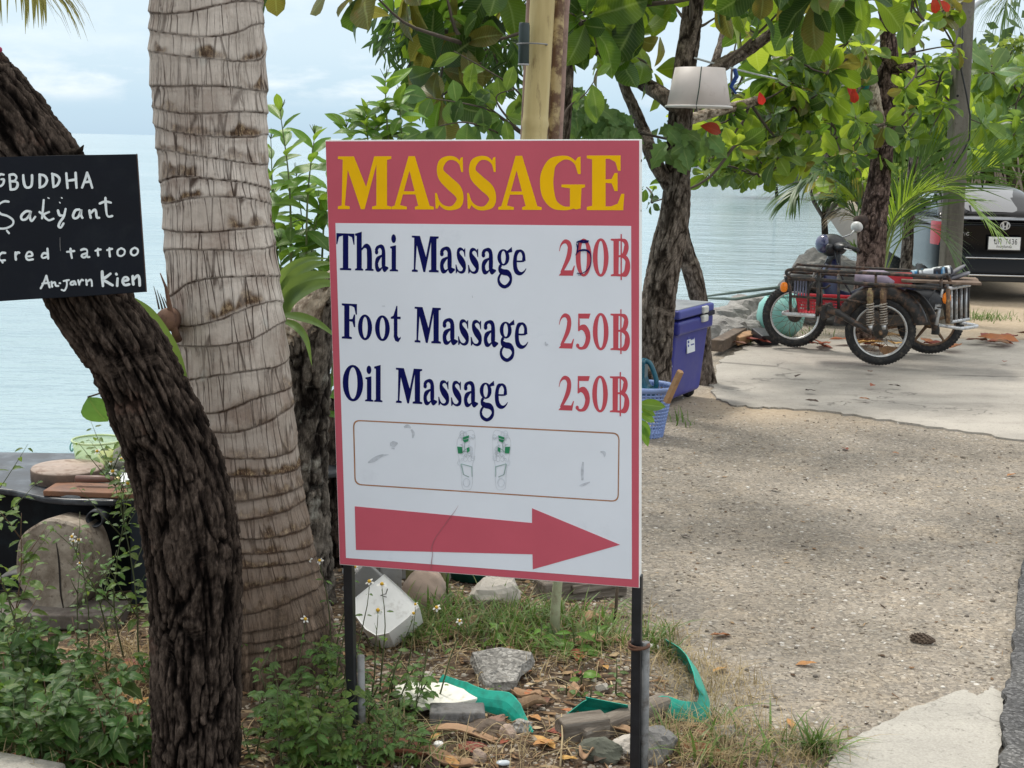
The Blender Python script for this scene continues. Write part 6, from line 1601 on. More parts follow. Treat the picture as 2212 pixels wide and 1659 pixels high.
solo('sack', MB().rock((0, 0, 0), (.42, .22, .06), 4, None, 10, .2, .3), mat('dark_sack', (.03, .03, .035), .5, .3, 9), 'dark flat sack under the newspapers on the sidecar', 'sack', O3+TR3 @ TP(1560, 590, .66), smooth=True, rot=TR3 @ ry(.08))
for k, (zx, zy, sz, an) in enumerate(((1855, 545, (.20, .10, .03), .62), (1880, 585, (.22, .12, .035), .35))):
    solo('sandal', MB().rock((0, 0, 0), sz, 8+k, None, 8, .1, .3), mat('grey_sole', (.16, .16, .18), .6, .3, 9), ['pale grey sandal leaning on edge at the back of the sidecar', 'dark grey sandal lying below the pale one on the sidecar'][k], 'sandal', O3+TR3 @ TP(zx, zy, .62), smooth=True, rot=TR3 @ ry(an))
# red basket under the frame
rb = thing('plastic_basket', 'red plastic basket with slotted sides inside the sidecar frame', 'basket', O3+TR3 @ TP(660, 915, .62), TR3)
m_redp = mat('red_plastic', (.62, .055, .075), .4, .12, 6, trans=.15)
def basket_wall(par, W_, D_, H_, nn, m, tp=1.12):
    mb = MB()
    cs = [(-W_/2, -D_/2), (W_/2, -D_/2), (W_/2, D_/2), (-W_/2, D_/2)]
    for i in range(4):
        a = Vector((*cs[i], 0)); b = Vector((*cs[(i+1) % 4], 0)); n = nn if i % 2 == 0 else max(3, nn*2//3)
        for k in range(n+1):
            q = a.lerp(b, k/n); mb.tube([q, Vector((q.x*tp, q.y*tp, H_))], .0045, 4)
    for z, s in ((.0, 1), (.25, 1.03), (.45, 1.055), (.65, 1.08), (.82, 1.1)):
        mb.tube([Vector((x*s, y*s, z*H_)) for x, y in cs]+[Vector((cs[0][0]*s, cs[0][1]*s, z*H_))], .005, 4)
    mb.box((0, 0, 0), (W_, D_, .006))
    part('wall', mb, m, par, kind='stuff')
    rim = MB()
    rim.tube([Vector((x*tp, y*tp, H_)) for x, y in cs]+[Vector((cs[0][0]*tp, cs[0][1]*tp, H_))], .011, 6)
    for i in range(4):
        a = Vector((*cs[i], 0))*tp; b = Vector((*cs[(i+1) % 4], 0))*tp
        rim.box(((a+b)/2+Vector((0, 0, H_*.9))), ((b-a).length, .004, H_*.18), rz(math.atan2((b-a).y, (b-a).x)))
    part('rim', rim, m, par)
basket_wall(rb, .36, .24, .115, 16, m_redp)

# ================================================================== black car
m_paint = mat('black_car_paint', (.004, .004, .005), .12, .1, 3, spec=.22)
m_glassd = mat('dark_glass', (.02, .022, .025), .04, .1, 3, spec=1.0, coat=1.0)
m_redl = mat('red_lens', (.42, .012, .02), .12, .1, 8, spec=.7)
m_chr = mat('chrome', (.72, .73, .75), .10, .05, 5, metal=1.0)
XC = P(2165, 560, 15.5).x
car = thing('parked_car', 'black saloon car parked facing away behind the concrete pole', 'car', (XC, 15.5, .0), -.10)
car.scale = (.9, 1, 1)
def loft(sts, ex=4.0, n=40):
    """stations: y, half width, z0, z1 -> rounded-box sections"""
    vs = []; fs = []
    for y, hw_, z0, z1 in sts:
        cz = (z0+z1)/2; hz = (z1-z0)/2
        for k in range(n):
            g = 2*math.pi*k/n; c_, s_ = math.cos(g), math.sin(g)
            vs.append((hw_*math.copysign(abs(c_)**(2/ex), c_), y, cz+hz*math.copysign(abs(s_)**(2/ex), s_)))
    m_ = len(sts)
    for i in range(m_-1):
        for k in range(n): fs.append((i*n+k, i*n+(k+1) % n, (i+1)*n+(k+1) % n, (i+1)*n+k))
    fs.append(tuple(range(n-1, -1, -1))); fs.append(tuple((m_-1)*n+k for k in range(n)))
    return MB().add(vs, fs)
part('body', loft([(.02, .60, .34, .80), (.0, .66, .31, .83), (.03, .715, .27, .865), (.10, .755, .245, .885), (.25, .785, .235, .90), (.55, .80, .23, .905), (.8, .805, .22, .90), (1.4, .81, .2, .885), (2.6, .81, .2, .87), (3.3, .80, .2, .80), (3.8, .76, .22, .72), (4.0, .66, .26, .64)], 5.5), m_paint, car, True)
part('cabin', loft([(.50, .66, .80, .89), (.68, .64, .80, .96), (.95, .60, .8, 1.09), (1.25, .565, .8, 1.185), (1.7, .56, .8, 1.225), (2.2, .56, .8, 1.20), (2.7, .60, .78, 1.03), (3.05, .62, .7, .86)], 5), m_paint, car, True)
def rear_glass():
    mb = MB(); vs = []; sts = [(.62, .54, .940), (.72, .535, .990), (.95, .51, 1.098), (1.2, .47, 1.182)]
    for y, hw_, z in sts:
        for j in range(9): s = (j-4)/4; vs.append((s*hw_, y+.05*s*s, z+.004-.018*s*s))
    return mb.add(vs, [(i*9+j, i*9+j+1, i*9+j+10, i*9+j+9) for i in range(3) for j in range(8)])
part('rear_window', rear_glass(), m_glassd, car, True)
for s in (-1, 1):
    tl_ = MB().add([], [])
    pts = [(.50, -.004), (.60, .0), (.68, .03), (.735, .09), (.765, .18), (.78, .30)]
    vs = []
    for x, y in pts:
        x *= s
        for z, o_ in ((.60, .004), (.64, .014), (.72, .018), (.80, .016), (.85, .002)): vs.append((x*(1+.012)+s*o_*.3, y-.012-o_*.3, z))
    fs = [(i*5+j, i*5+j+1, i*5+j+6, i*5+j+5) if s < 0 else (i*5+j+5, i*5+j+6, i*5+j+1, i*5+j) for i in range(5) for j in range(4)]
    tl_.add(vs, fs); part('taillight', tl_, m_redl, car, True)
    part('reflector', MB().box((s*.63, .012, .36), (.10, .03, .035), rz(-s*.12)), m_redl, car, bev=.008)
    part('wheel', MB().lathe([(.0, -.09), (.17, -.09), (.19, -.07), (.27, -.085), (.285, -.05), (.285, .05), (.27, .085), (0, .085)], (s*.70, .85, .285), 32, ry(math.pi/2)), m_tyre, car, True)
    part('wheel', MB().lathe([(.0, -.09), (.17, -.09), (.19, -.07), (.27, -.085), (.285, -.05), (.285, .05), (.27, .085), (0, .085)], (s*.70, 3.2, .285), 32, ry(math.pi/2)), m_tyre, car, True)
    part('side_mirror', MB().rock((s*.88, 2.65, .92), (.16, .09, .11), 2, None, 8, .05), m_paint, car, True)
    sg = MB(); sg.box((s*.60, 1.9, 1.04), (.012, 1.3, .16), ry(-s*.30)); part('side_window', sg, m_glassd, car, bev=.004)
part('trunk_seam', MB().box((0, -.006, .852), (1.02, .02, .006)), mat('seam_black', (.002, .002, .002), .8), car)
part('chrome_strip', MB().box((0, -.014, .478), (.86, .018, .012)), m_chr, car, bev=.003)
part('chrome_strip', MB().box((.0, .012, .292), (1.18, .05, .016)), m_chr, car, bev=.004)
part('spoiler_lip', MB().box((0, .03, .877), (1.10, .05, .014)), m_paint, car, bev=.005)
part('bumper_lower', MB().box((0, .05, .255), (1.3, .10, .06)), mat('bumper_plastic', (.012, .012, .012), .6), car, bev=.01)
part('antenna', MB().tube([(.05, 1.45, 1.20), (.05, 1.40, 1.27)], [.012, .006], 8), m_paint, car, True)
# plate
pz = P(2165, 525.5, 15.5).z
pl = part('number_plate', MB().box((.005, -.022, pz), (.365, .012, .135)), mat('plate_white', (.72, .73, .73), .45, .04, 5), car, bev=.004)
part('plate_frame', MB().box((.005, -.014, pz-.004), (.384, .018, .150)), m_blkp, car, bev=.004)
m_ink = mat('plate_ink', (.012, .012, .014), .5)
def plate_text(shapes, x0, x1, z0, z1, nm='lettering', y=-.0285, m=m_ink):
    mb = MB(); mb2 = MB(); glyph_mb(mb2, shapes, lambda a, b: (x0+(x1-x0)*a, z0+(z1-z0)*b), 0.0, .00015, .0008)
    mb.v = [(v[0], y-v[2], v[1]) for v in mb2.v]; mb.f = [f for f in mb2.f]
    return part(nm, mb, m, car)
W9 = .15
TH_KHO = [stroke([(.10, .80, W9), (.26, .78, W9), (.24, .60, W9), (.10, .62, W9), (.12, .80, W9), (.32, .92, W9), (.42, .74, W9), (.34, .5, W9), (.34, .08, W9), (.60, .06, W9), (.88, .06, W9), (.88, .5, W9), (.88, .96, W9)], 3)]
TH_KO = [stroke([(.16, .0, W9), (.16, .45, W9), (.30, .58, W9), (.12, .68, W9), (.24, .90, W9), (.55, .96, W9), (.84, .82, W9), (.86, .45, W9), (.86, .0, W9)], 4)]
D7 = [stroke([(.08, .92, .15), (.5, .92, .15), (.90, .92, .15)], 1), stroke([(.88, .9, .15), (.62, .5, .15), (.42, .0, .15)], 2)]
D4 = [stroke([(.66, .0, .15), (.66, .5, .15), (.66, 1, .15)], 1), stroke([(.66, .98, .13), (.3, .6, .13), (.06, .27, .13)], 1), stroke([(.04, .26, .14), (.5, .26, .14), (.96, .26, .14)], 1)]
D3 = [stroke([(.10, .84, .14), (.36, .95, .15), (.74, .86, .17), (.72, .62, .16), (.40, .52, .13), (.76, .44, .16), (.84, .22, .17), (.5, .05, .15), (.08, .14, .14)], 4)]
D6 = [stroke([(.82, .90, .14), (.48, .92, .15), (.18, .62, .17), (.14, .30, .17), (.40, .06, .15), (.78, .12, .16), (.84, .38, .17), (.55, .56, .15), (.2, .40, .14)], 4)]
zb, zt = pz-.008, pz+.048
for sh, a, b in ((TH_KHO, -.120, -.078), (TH_KO, -.070, -.030), (D7, .012, .040), (D4, .047, .078), (D3, .085, .114), (D6, .121, .150)):
    plate_text(sh, a, b, zb, zt)
sm = []
rr = random.Random(2)
for k in range(9):
    x = k*1.12
    sm.append(stroke([(x+.1, .1, .2), (x+.1, .7, .2), (x+.45, .95, .2), (x+.8, .7, .2), (x+.8, .05, .2)], 3) if k % 3 == 0 else stroke([(x+.15, .75, .2), (x+.6, .9, .2), (x+.7, .5, .2), (x+.25, .4, .2), (x+.7, .05, .2)], 3) if k % 3 == 1 else stroke([(x+.2, .9, .2), (x+.2, .1, .2), (x+.75, .1, .2), (x+.75, .9, .2)], 2))
for x in (.5, 5.0, 9.2): sm.append(stroke([(x-.3, 1.25, .16), (x, 1.45, .16), (x+.3, 1.3, .16)], 2))
sm.append(stroke([(3.9, -.25, .16), (4.1, -.45, .16), (4.3, -.2, .16)], 2))
plate_text([('strip', [(a[0]/10.2, a[1]) for a in s[1]], [(a[0]/10.2, a[1]) for a in s[2]]) for s in sm], -.085, .095, pz-.047, pz-.027, 'province_lettering')
# emblem: an upright letter inside a rounded frame
ez = P(2163, 487, 15.5).z
em = [ringg(.5, .5, .5, .5, .40, .39, 28), pl_((.16, .88), (.34, .90), (.42, .46), (.58, .46), (.66, .90), (.84, .88), (.74, .10), (.58, .06), (.57, .36), (.43, .36), (.42, .06), (.26, .10))]
plate_text(em, -.058, .058, ez-.046, ez+.046, 'emblem', y=-.022, m=m_chr)
cv = [[stroke([(.85, .82, .16), (.5, .95, .16), (.15, .6, .16), (.2, .2, .16), (.55, .05, .16), (.88, .2, .16)], 4)], [stroke([(.5, 0, .2), (.5, .5, .2), (.5, 1, .2)], 1)], [stroke([(.05, 1, .16), (.45, .02, .16), (.9, 1, .16)], 1)], [stroke([(.5, 0, .2), (.5, .5, .2), (.5, 1, .2)], 1)], [stroke([(.85, .82, .16), (.5, .95, .16), (.15, .6, .16), (.2, .2, .16), (.55, .05, .16), (.88, .2, .16)], 4)]]
xz = P(2068, 505, 15.5)
x0 = xz.x-XC-.075
for k, sh in enumerate(cv):
    wd = (.040, .016, .036, .016, .040)[k]
    plate_text(sh, x0, x0+wd, xz.z-XC*0-.016, xz.z+.018, 'lettering', y=-.024, m=m_chr); x0 += wd+.005
# ================================================================== ice box, basket, bucket lamp shade
m_blue = mat('blue_plastic', (.030, .034, .225), .42, .12, 3, bump=.1, bscale=30, col2=(.06, .065, .28), c2=(.55, .8), spec=.4)
m_blue2 = mat('blue_plastic_lid', (.055, .065, .27), .45, .12, 4, bump=.1, col2=(.30, .34, .40), c2=(.6, .75), spec=.4)
m_greylid = mat('dusty_lid', (.25, .27, .29), .6, .2, 6, col2=(.33, .34, .34))
ca = G(1443, 884); cb_ = G(1511, 856)
cd_ = Vector((cb_.x-ca.x, cb_.y-ca.y, 0)); cl = cd_.length; cd_.normalize(); cn = Vector((cd_.y, -cd_.x, 0))   # outward normal of the wide face
ck_ = thing('ice_box', 'big blue plastic ice box with grey lid and white sticker beside the leaning tree', 'ice box', ca, Matrix((cd_, -cn, Vector((0, 0, 1)))).transposed())
CD = .40; CH = .50
def cooler_body():
    mb = MB(); vs = []
    for z, k in ((.045, .0), (CH, .035)):
        for x, y in ((-k*.3, -k), (cl+k, -k), (cl+k, CD+k), (-k*.3, CD+k)): vs.append((x, y, z))
    return mb.add(vs, [(3, 2, 1, 0), (4, 5, 6, 7), (0, 1, 5, 4), (1, 2, 6, 5), (2, 3, 7, 6), (3, 0, 4, 7)])
part('body', cooler_body(), m_blue, ck_, bev=.028, seg=4)
part('rim', MB().box((cl/2-.006, CD/2, CH+.0), (cl+.055, CD+.13, .085)), m_blue, ck_, bev=.018, seg=3)
lid = part('lid', MB().box((cl/2-.006, CD/2, CH+.085), (cl+.06, CD+.135, .055)), m_blue2, ck_, bev=.014, seg=3)
part('lid_top', MB().box((cl/2-.006, CD/2, CH+.114), (cl+.03, CD+.095, .008)), m_greylid, lid, bev=.003)
for zz in (CH+.085, CH+.03):
    part('latch', MB().box((cl*.70, -.072, zz), (.085, .03, .045)), mat('latch_white', (.55, .56, .52), .5, .15, 20), ck_, bev=.010)
part('handle_slot', MB().box((cl*.90, -.066, CH+.052), (.14, .02, .03)), mat('slot_dark', (.006, .006, .02), .8), ck_, bev=.004)
stk = part('sticker', MB().box((cl*.50, -.0275, .385), (.135, .004, .125), rx(-.07)), mat('sticker_white', (.66, .70, .74), .5, .04, 5), ck_)
lt = MB(); z = 0
for k in range(4): lt.box((cl*.50-.045+.0, -.0302, .345+k*.024), (.022, .002, .015), rx(-.07))
for k in range(2): lt.box((cl*.50+.025, -.0302, .405-k*.035), (.058, .002, .008), rx(-.07))
part('sticker_print', lt, mat('sticker_blue', (.06, .08, .30), .5), stk, kind='stuff')
for x, y in ((.06, .06), (cl-.06, .06), (cl-.06, CD-.06), (.06, CD-.06)):
    part('wheel', MB().lathe([(0, -.015), (.04, -.015), (.04, .015), (0, .015)], (x, y, .04), 18, ry(math.pi/2)), m_tyre, ck_, True)
part('edge_scuff', MB().box((.012, -.008, .30), (.010, .006, .08), rx(-.07)).box((.016, -.004, .25), (.02, .006, .03), rx(-.07)), mat('scuff', (.5, .52, .55), .7, .4, 60), ck_, kind='stuff')

m_lblue = mat('light_blue_plastic', (.27, .37, .66), .4, .1, 6, trans=.12)
bc = GG(1397, 950); bc.y += .12
lb = thing('laundry_basket', 'light blue lattice laundry basket holding a teal jug in front of the ice box', 'basket', bc)
rb0, rt0, hb0 = .098, .150, .285
mb = MB()
for k in range(34):
    g = 2*math.pi*k/34; mb.tube([Vector((rb0*math.cos(g), rb0*math.sin(g), .0)), Vector((rt0*.97*math.cos(g), rt0*.97*math.sin(g), hb0))], .0052, 4)
for k in range(14):
    f = k/13; mb.torus((0, 0, .008+f*(hb0-.03)), rb0+(rt0*.96-rb0)*f, .0042, None, 34, 4, rz=.0052)
mb.lathe([(0, .004), (rb0, .004), (rb0*1.02, .03)], (0, 0, 0), 34)
part('lattice', mb, m_lblue, lb, kind='stuff')
part('rim', MB().lathe([(rt0*.93, hb0-.02), (rt0*1.02, hb0-.022), (rt0*1.07, hb0-.008), (rt0*1.04, hb0+.006), (rt0*.95, hb0+.002)], (0, 0, 0), 40, close=True), m_lblue, lb, True)
m_teal = mat('teal_plastic', (.008, .085, .13), .3, .15, 6, col2=(.02, .14, .20), spec=.5)
jg = thing('jug', 'dark teal plastic jug with light blue cap standing in the laundry basket', 'jug', bc+Vector((-.035, -.02, hb0-.05)), -.3)
mb = MB(); prof = [(-.10, 0), (.095, 0), (.098, .085), (.055, .185), (.03, .20), (-.06, .20), (-.10, .12)]
hole = [(.058, .05), (.078, .06), (.066, .12), (.045, .165), (.034, .16), (.04, .10)]
def jug_xf(v): return Vector((v.x, v.z, v.y))
mb.prism([(-.10, .0), (.095, .0), (.095, .045), (.05, .045), (.03, .10), (.028, .165), (.03, .20), (-.06, .20), (-.10, .12)], -.055, .055, jug_xf)
part('body', mb, m_teal, jg, bev=.015, seg=3)
part('handle', MB().tube(catmull([(.085, 0, .03), (.088, 0, .08), (.068, 0, .14), (.045, 0, .18), (.02, 0, .187)], 5), .0135, 10), m_teal, jg, True)
part('cap', MB().lathe([(.026, 0), (.026, .022), (.022, .028), (0, .028)], (-.045, 0, .20), 20), m_lblue, jg, True)
part('worn_label', MB().box((-.055, -.0565, .075), (.055, .002, .085)), mat('worn_label', (.05, .25, .40), .6, .5, 40, col2=(.5, .5, .42)), jg)
m_wood = mat('bare_wood', (.38, .22, .11), .75, .25, 12, bump=.3, col2=(.24, .13, .06))
s0 = P(1440, 868, 7.78); s1 = P(1470, 802, 7.72)
solo('wooden_stick', MB().tube([(0, 0, 0), s1-s0], [.022, .020], 5), m_wood, 'split wooden slat leaning out of the laundry basket', 'stick', s0)
lf = thing('green_sprig', 'light green pointed leaves poking past the sign edge by the laundry basket', 'plant', P(1375, 905, 6.6))
for i, (x, y, dx, dy) in enumerate(((1388, 880, .9, -.5), (1385, 893, .9, -.35), (1386, 905, .7, -.9), (1388, 915, .6, -1.3), (1384, 872, .8, -.1))):
    inst('leaf', NARR[i % 4] if False else OBL[i % 4], lf, INV[lf.name] @ orient(P(x-6, y, 6.6), (dx, -.1, dy), (.2, -1, .4), .085+.012*i))
part('stem', MB().tube([P(1384, 955, 6.62), P(1380, 900, 6.6), P(1378, 860, 6.6)], .003, 5), m_strap, lf, True, world=True)

YB = 8.36
bk = thing('hanging_bucket', 'white plastic bucket hung upside down against the leaning tree trunk', 'bucket', P(1509, 232, YB))
ht = 82*YB/FOC; r1 = 68*YB/FOC; r2 = 53*YB/FOC
part('wall', MB().lathe([(r1*.96, .0), (r1, .0), (r2, ht), (0, ht), (0, ht-.004), (r2*.96, ht-.005)], (0, 0, 0), 40, close=False), mat('aged_white_plastic', (.86, .80, .78), .5, .06, 4, col2=(.62, .54, .50), c2=(.58, .78), trans=.4), bk, True)
part('rim', MB().torus((0, 0, .004), r1*1.015, .008, None, 44, 8, rz=.006), mat('aged_rim', (.66, .64, .62), .5, .08, 8), bk, True)
part('cord', MB().tube([(-.01, -r2*1.01, ht), (-.02, -r1*.9, ht*.5), (-.035, -r1*1.02, .01), (-.03, -r1*1.02, -.03)], .003, 5), mat('green_string', (.03, .06, .05), .8), bk, True)
solo('cord_knot', MB().tube([(0, 0, 0), (.01, -.02, -.04), (-.02, -.02, -.1), (.015, 0, -.14)], [.012, .014, .012, .006], 6), mat('blue_rag', (.02, .07, .30), .8, .3, 20), 'blue rag tied to the tree just right of the hanging bucket', 'rag', P(1587, 150, 8.7))
solo('clothes_line', MB().tube(catmull([P(1500, 125, 8.5)-P(1500, 125, 8.5), P(1560, 142, 8.6)-P(1500, 125, 8.5), P(1654, 165, 9.4)-P(1500, 125, 8.5), P(1741, 182, 10.4)-P(1500, 125, 8.5), P(1800, 186, 11.2)-P(1500, 125, 8.5), P(1868, 180, 12.0)-P(1500, 125, 8.5)], 6), .006, 6), mat('grey_line', (.42, .45, .46), .6), 'grey clothes line strung between the leaning tree and the flaky trunk', 'clothes line', P(1500, 125, 8.5), smooth=True)
solo('cord_knot', MB().rock((0, 0, 0), (.09, .08, .12), 4, None, 8, .4), mat('teal_cord', (.02, .22, .20), .8, .3, 30), 'teal cord knot on the flaky trunk where the clothes line ends', 'knot', P(1868, 180, 11.95), smooth=True)
for k, (pts, lb_) in enumerate((([(1524, 640, 12.5), (1600, 630, 12.2), (1700, 619, 11.9)], 'upper thick green mooring rope stretched to the front of the tricycle'), ([(1520, 644, 12.6), (1590, 646, 12.2), (1706, 627, 11.9)], 'lower thick green mooring rope stretched to the front of the tricycle'))):
    p0 = P(*pts[0]); solo('mooring_rope', MB().tube([P(*q)-p0 for q in pts], [.008, .013, .013], 8), mat('green_rope', (.10, .14, .12), .8, .3, 40, bump=.5), lb_, 'rope', p0, group='ropes tied to the tricycle', smooth=True)
lp = thing('street_lamp', 'pale curved street lamp arm beyond the concrete pole', 'street lamp', (8.2, 26, 0))
part('pole', MB().tube(catmull([Vector((8.25, 26, 0)), P(2096, 200, 26), P(2094, 60, 26), P(2098, 25, 26), P(2115, 5, 26), P(2150, -10, 26), P(2200, -18, 26)], 5), .055, 8), mat('lamp_paint', (.45, .47, .50), .5, .1, 5), lp, True, world=True)
part('lamp_head', MB().rock(P(2215, -18, 26), (.6, .25, .14), 3, None, 8, .03), mat('lamp_grey', (.4, .42, .44), .5), lp, True, world=True)

# ================================================================== shore: boulders, jar, wood
m_rock = NT('shore_rock'); t = m_rock
c = t.ramp(t.noise(4, 6, .7), [(.28, (.12, .115, .11)), (.5, (.28, .27, .255)), (.72, (.42, .40, .375))]); c = t.mix(t.ramp(t.noise(25, 4, .7), [(.55, 0.0), (.68, .6)]), c, (.11, .10, .09))
m_rock = t.fin(c, .9, 0, t.bump(t.noise(18, 6, .7), .7, .02), .25)
m_drock = mat('dark_boulder', (.16, .155, .15), .9, .3, 3, bump=.7, bscale=14, bdist=.02, col2=(.26, .25, .23))
rk_l = [((1575, 712), (.62, .5, .34), 'pale grey shore boulder nearest the water left of the turquoise jar'), ((1618, 700), (.6, .5, .42), 'pale grey shore boulder touching the turquoise jar'), ((1555, 735), (.45, .4, .30), 'grey shore rock close to the slim leaning trunk'), ((1600, 728), (.34, .3, .24), 'small grey rock between two pale shore boulders'), ((1640, 722), (.36, .3, .26), 'small grey rock in front of the turquoise jar'), ((1580, 742), (.25, .22, .16), 'small grey stone beside the broken boards')]
for k, (pp, sz, lb_) in enumerate(rk_l):
    q = G(*pp); q.z = 0
    solo('shore_rock', MB().rock((0, 0, sz[2]*.25), sz, k+3, rz(k), 16, .5, .35, fac=13), m_rock, lb_, 'rock', q, group='rocks along the shore', smooth=False)
q = P(1800, 640, 13.4)
solo('boulder', MB().rock((0, 0, .30), (.95, .7, .80), 21, None, 22, .6, .4, fac=12), m_drock, 'big dark grey boulder behind the tricycle handlebar', 'rock', (q.x, 13.4, 0), smooth=False)
for k in range(7):
    q = Vector((1.2+.45*k, 12.9+.25*k, -.45)); solo('shore_rock', MB().rock((0, 0, 0), (.7, .6, .5), k+50, rz(k), 8, .3, .35), m_rock, 'grey rock low on the bank down by the water', 'rock', q, group='rocks low on the bank')
jr = thing('water_jar', 'pale turquoise round jar behind the front wheel of the tricycle', 'jar', P(1684, 724, 12.3))
m_turq = mat('turquoise_glaze', (.22, .50, .45), .35, .12, 4, col2=(.33, .58, .53), spec=.5)
part('body', MB().lathe([(.0, 0), (.12, 0), (.185, .07), (.205, .16), (.185, .27), (.14, .325), (.11, .34), (.10, .33)], (0, 0, 0), 36), m_turq, jr, True)
part('lip', MB().torus((0, 0, .34), .115, .014, None, 30, 8), m_turq, jr, True)
m_oldb = mat('old_board', (.10, .072, .052), .85, .35, 9, bump=.4, col2=(.20, .15, .11))
m_redleaf = mat('red_brown_leaf', (.30, .085, .035), .7, .3, 6, rand=.4, col2=(.17, .06, .03), trans=.15)
for k, (a, b, w_, h_, lb_) in enumerate((((1548, 768), (1600, 738), .10, .09, 'dark broken board nearest the slim leaning trunk'), ((1560, 752), (1592, 733), .08, .06, 'short broken board lying behind the nearest one'), ((1585, 752), (1625, 742), .09, .07, 'orange brown broken board in the row before the rocks'), ((1632, 748), (1672, 746), .16, .09, 'black timber block just left of the front wheel'))):
    p0, p1 = G(*a), G(*b); d = p1-p0
    solo('board', MB().box((0, 0, h_/2+.03), (d.length, w_, h_), rx(.1*k)), [m_oldb, m_oldb, m_wood, m_blkp][k], lb_, 'board', (p0+p1)/2, bev=.006, rot=rz(math.atan2(d.y, d.x)))

# ================================================================== black counter on the left and what lies on it
def ZT(zx, zy): return (.2777*zx, 921.6+.2777*zy)
m_ctop = mat('black_counter_top', (.018, .021, .026), .38, .3, 5, bump=.15, col2=(.10, .115, .13), c2=(.5, .7), spec=.5)
m_cfr = mat('black_counter_front', (.006, .007, .009), .6, .3, 6, col2=(.012, .018, .022), spec=.2)
m_slate = mat('slate_panel', (.018, .024, .032), .6, .2, 4, col2=(.028, .036, .045), spec=.25)
ct = thing('counter', 'low black counter with a dark recessed front behind the weeds on the left', 'table', (-1.45, 5.0, 0))
ZTB = .40
edge = [(-420, 470), (-200, 470), (0, 482), (90, 492), (200, 515), (350, 549), (500, 562), (700, 568), (880, 571), (1060, 556), (1200, 545), (1200, 400), (0, 400), (-420, 400)]
pl2 = []
for zx, zy in edge[:11]:
    q = G(*ZT(zx, zy), ZTB); pl2.append((q.x+1.45, q.y-5.0))
pl2 += [(1.05, .35), (.3, .42), (-.7, .40), (-1.2, .3)]
part('top', MB().prism(pl2, ZTB-.022, ZTB), m_ctop, ct, bev=.006)
part('front', MB().box((-.15, -.02, .185), (1.9, .05, .37)), m_cfr, ct)
a_ = G(*ZT(870, 1400)); 
part('side_panel', MB().box((.35, -.225, .19), (.36, .03, .375), rz(.06)), m_slate, ct, bev=.004)
part('inner_panel', MB().box((-.62, -.10, .16), (.10, .02, .30), rz(.06)), m_slate, ct, bev=.004)
pc = P(*ZT(733, 722), 4.66)-Vector((-1.45, 5, 0))
part('pipe', MB().lathe([(.024, .0), (.0285, .0), (.0285, -.22), (.024, -.22)], pc, 30, rx(math.pi/2), close=True), mat('black_pipe', (.015, .017, .022), .35, .2, 10, spec=.6), ct, True)
m_endg = NT('end_grain'); t = m_endg
c = t.ramp(t.noise(9, 6, .7), [(.30, (.085, .062, .045)), (.5, (.24, .20, .16)), (.70, (.40, .35, .29))]); c = t.mix(t.ramp(t.noise(32, 5, .75), [(.56, 0.0), (.66, .75)]), c, (.06, .04, .028))
c = t.mix(t.ramp(t.noise(4, 3), [(.6, 0.0), (.72, .6)]), c, (.30, .30, .28))
m_endg = t.fin(c, .9, 0, t.bump(t.noise(40, 5, .7), .5, .004), .2)
lc = P(*ZT(495, 1050), 4.66)
lg = thing('log_slice', 'round grey brown log slice standing on edge before the black counter', 'log', (lc.x, lc.y, lc.z), rz(-.16) @ rx(math.pi/2-.12))
mb = MB(); n = 56; vs = []; fs = []
rs = [1+.045*math.sin(2*g+1)+.03*math.sin(3*g)+.02*math.sin(7*g+2) for g in np.linspace(0, 2*math.pi, n, endpoint=False)]
RL = 88*4.66/FOC; RH = 111*4.66/FOC
for z, k in ((.075, .93), (.068, .985), (-.07, 1.0), (-.078, .94)):
    for i in range(n):
        g = 2*math.pi*i/n; vs.append((RL*rs[i]*k*math.cos(g), RH*rs[i]*k*math.sin(g), z))
for j in range(3):
    for i in range(n): fs.append((j*n+i, j*n+(i+1) % n, (j+1)*n+(i+1) % n, (j+1)*n+i)[::-1])
fs.append(tuple(range(n))); fs.append(tuple(3*n+i for i in range(n))[::-1])
part('slice', mb.add(vs, fs), m_endg, lg)
cr_ = MB(); glyph_mb(cr_, [stroke([(.010, .075, .002), (.020, .02, .006), (.026, -.04, .007), (.030, -.09, .006), (.044, -.155, .003)], 5)], lambda x, y: (x, y), .0745, th=.002)
part('crack', cr_, mat('crack_black', (.012, .008, .006), .9), lg)
solo('plank', MB().box((0, 0, 0), (.50, .16, .05), rz(.05)), mat('grey_plank', (.15, .13, .115), .85, .3, 10, bump=.4, col2=(.09, .07, .06)), 'grey plank on the ground under the standing log slice', 'plank', GG(*ZT(340, 1570), .03)+Vector((0, .05, 0)), bev=.006)
hp = MB(); hp.torus((0, 0, 0), .12, .006, rx(math.pi/2) @ rz(0), 20, 6, .5, 2.6, rz=.07)
solo('curved_sheet', hp, mat('grey_sheet', (.11, .115, .11), .7, .3, 10, col2=(.06, .05, .05)), 'curved grey sheet lying left of the standing log slice', 'sheet', GG(*ZT(210, 1420), .02), smooth=True)
q = P(*ZT(550, 440), 5.0); q.z = ZTB
cbk = thing('chopping_block', 'thick round wooden chopping block on the black counter', 'chopping board', (q.x, 4.97, ZTB+.001))
rc = 78*4.97/FOC
part('block', MB().lathe([(0, 0), (rc*.98, 0), (rc*1.0, .01), (rc, .042), (rc*.975, .048), (0, .050)], (0, 0, 0), 48), mat('block_wood', (.36, .285, .24), .8, .25, 12, bump=.3, col2=(.18, .12, .09)), cbk, True)
part('bark_edge', MB().lathe([(rc*1.0, .004), (rc*1.012, .006), (rc*1.012, .040), (rc*1.0, .044)], (0, 0, 0), 48), mat('block_bark', (.12, .085, .065), .9, .35, 20, bump=.5), cbk, True)
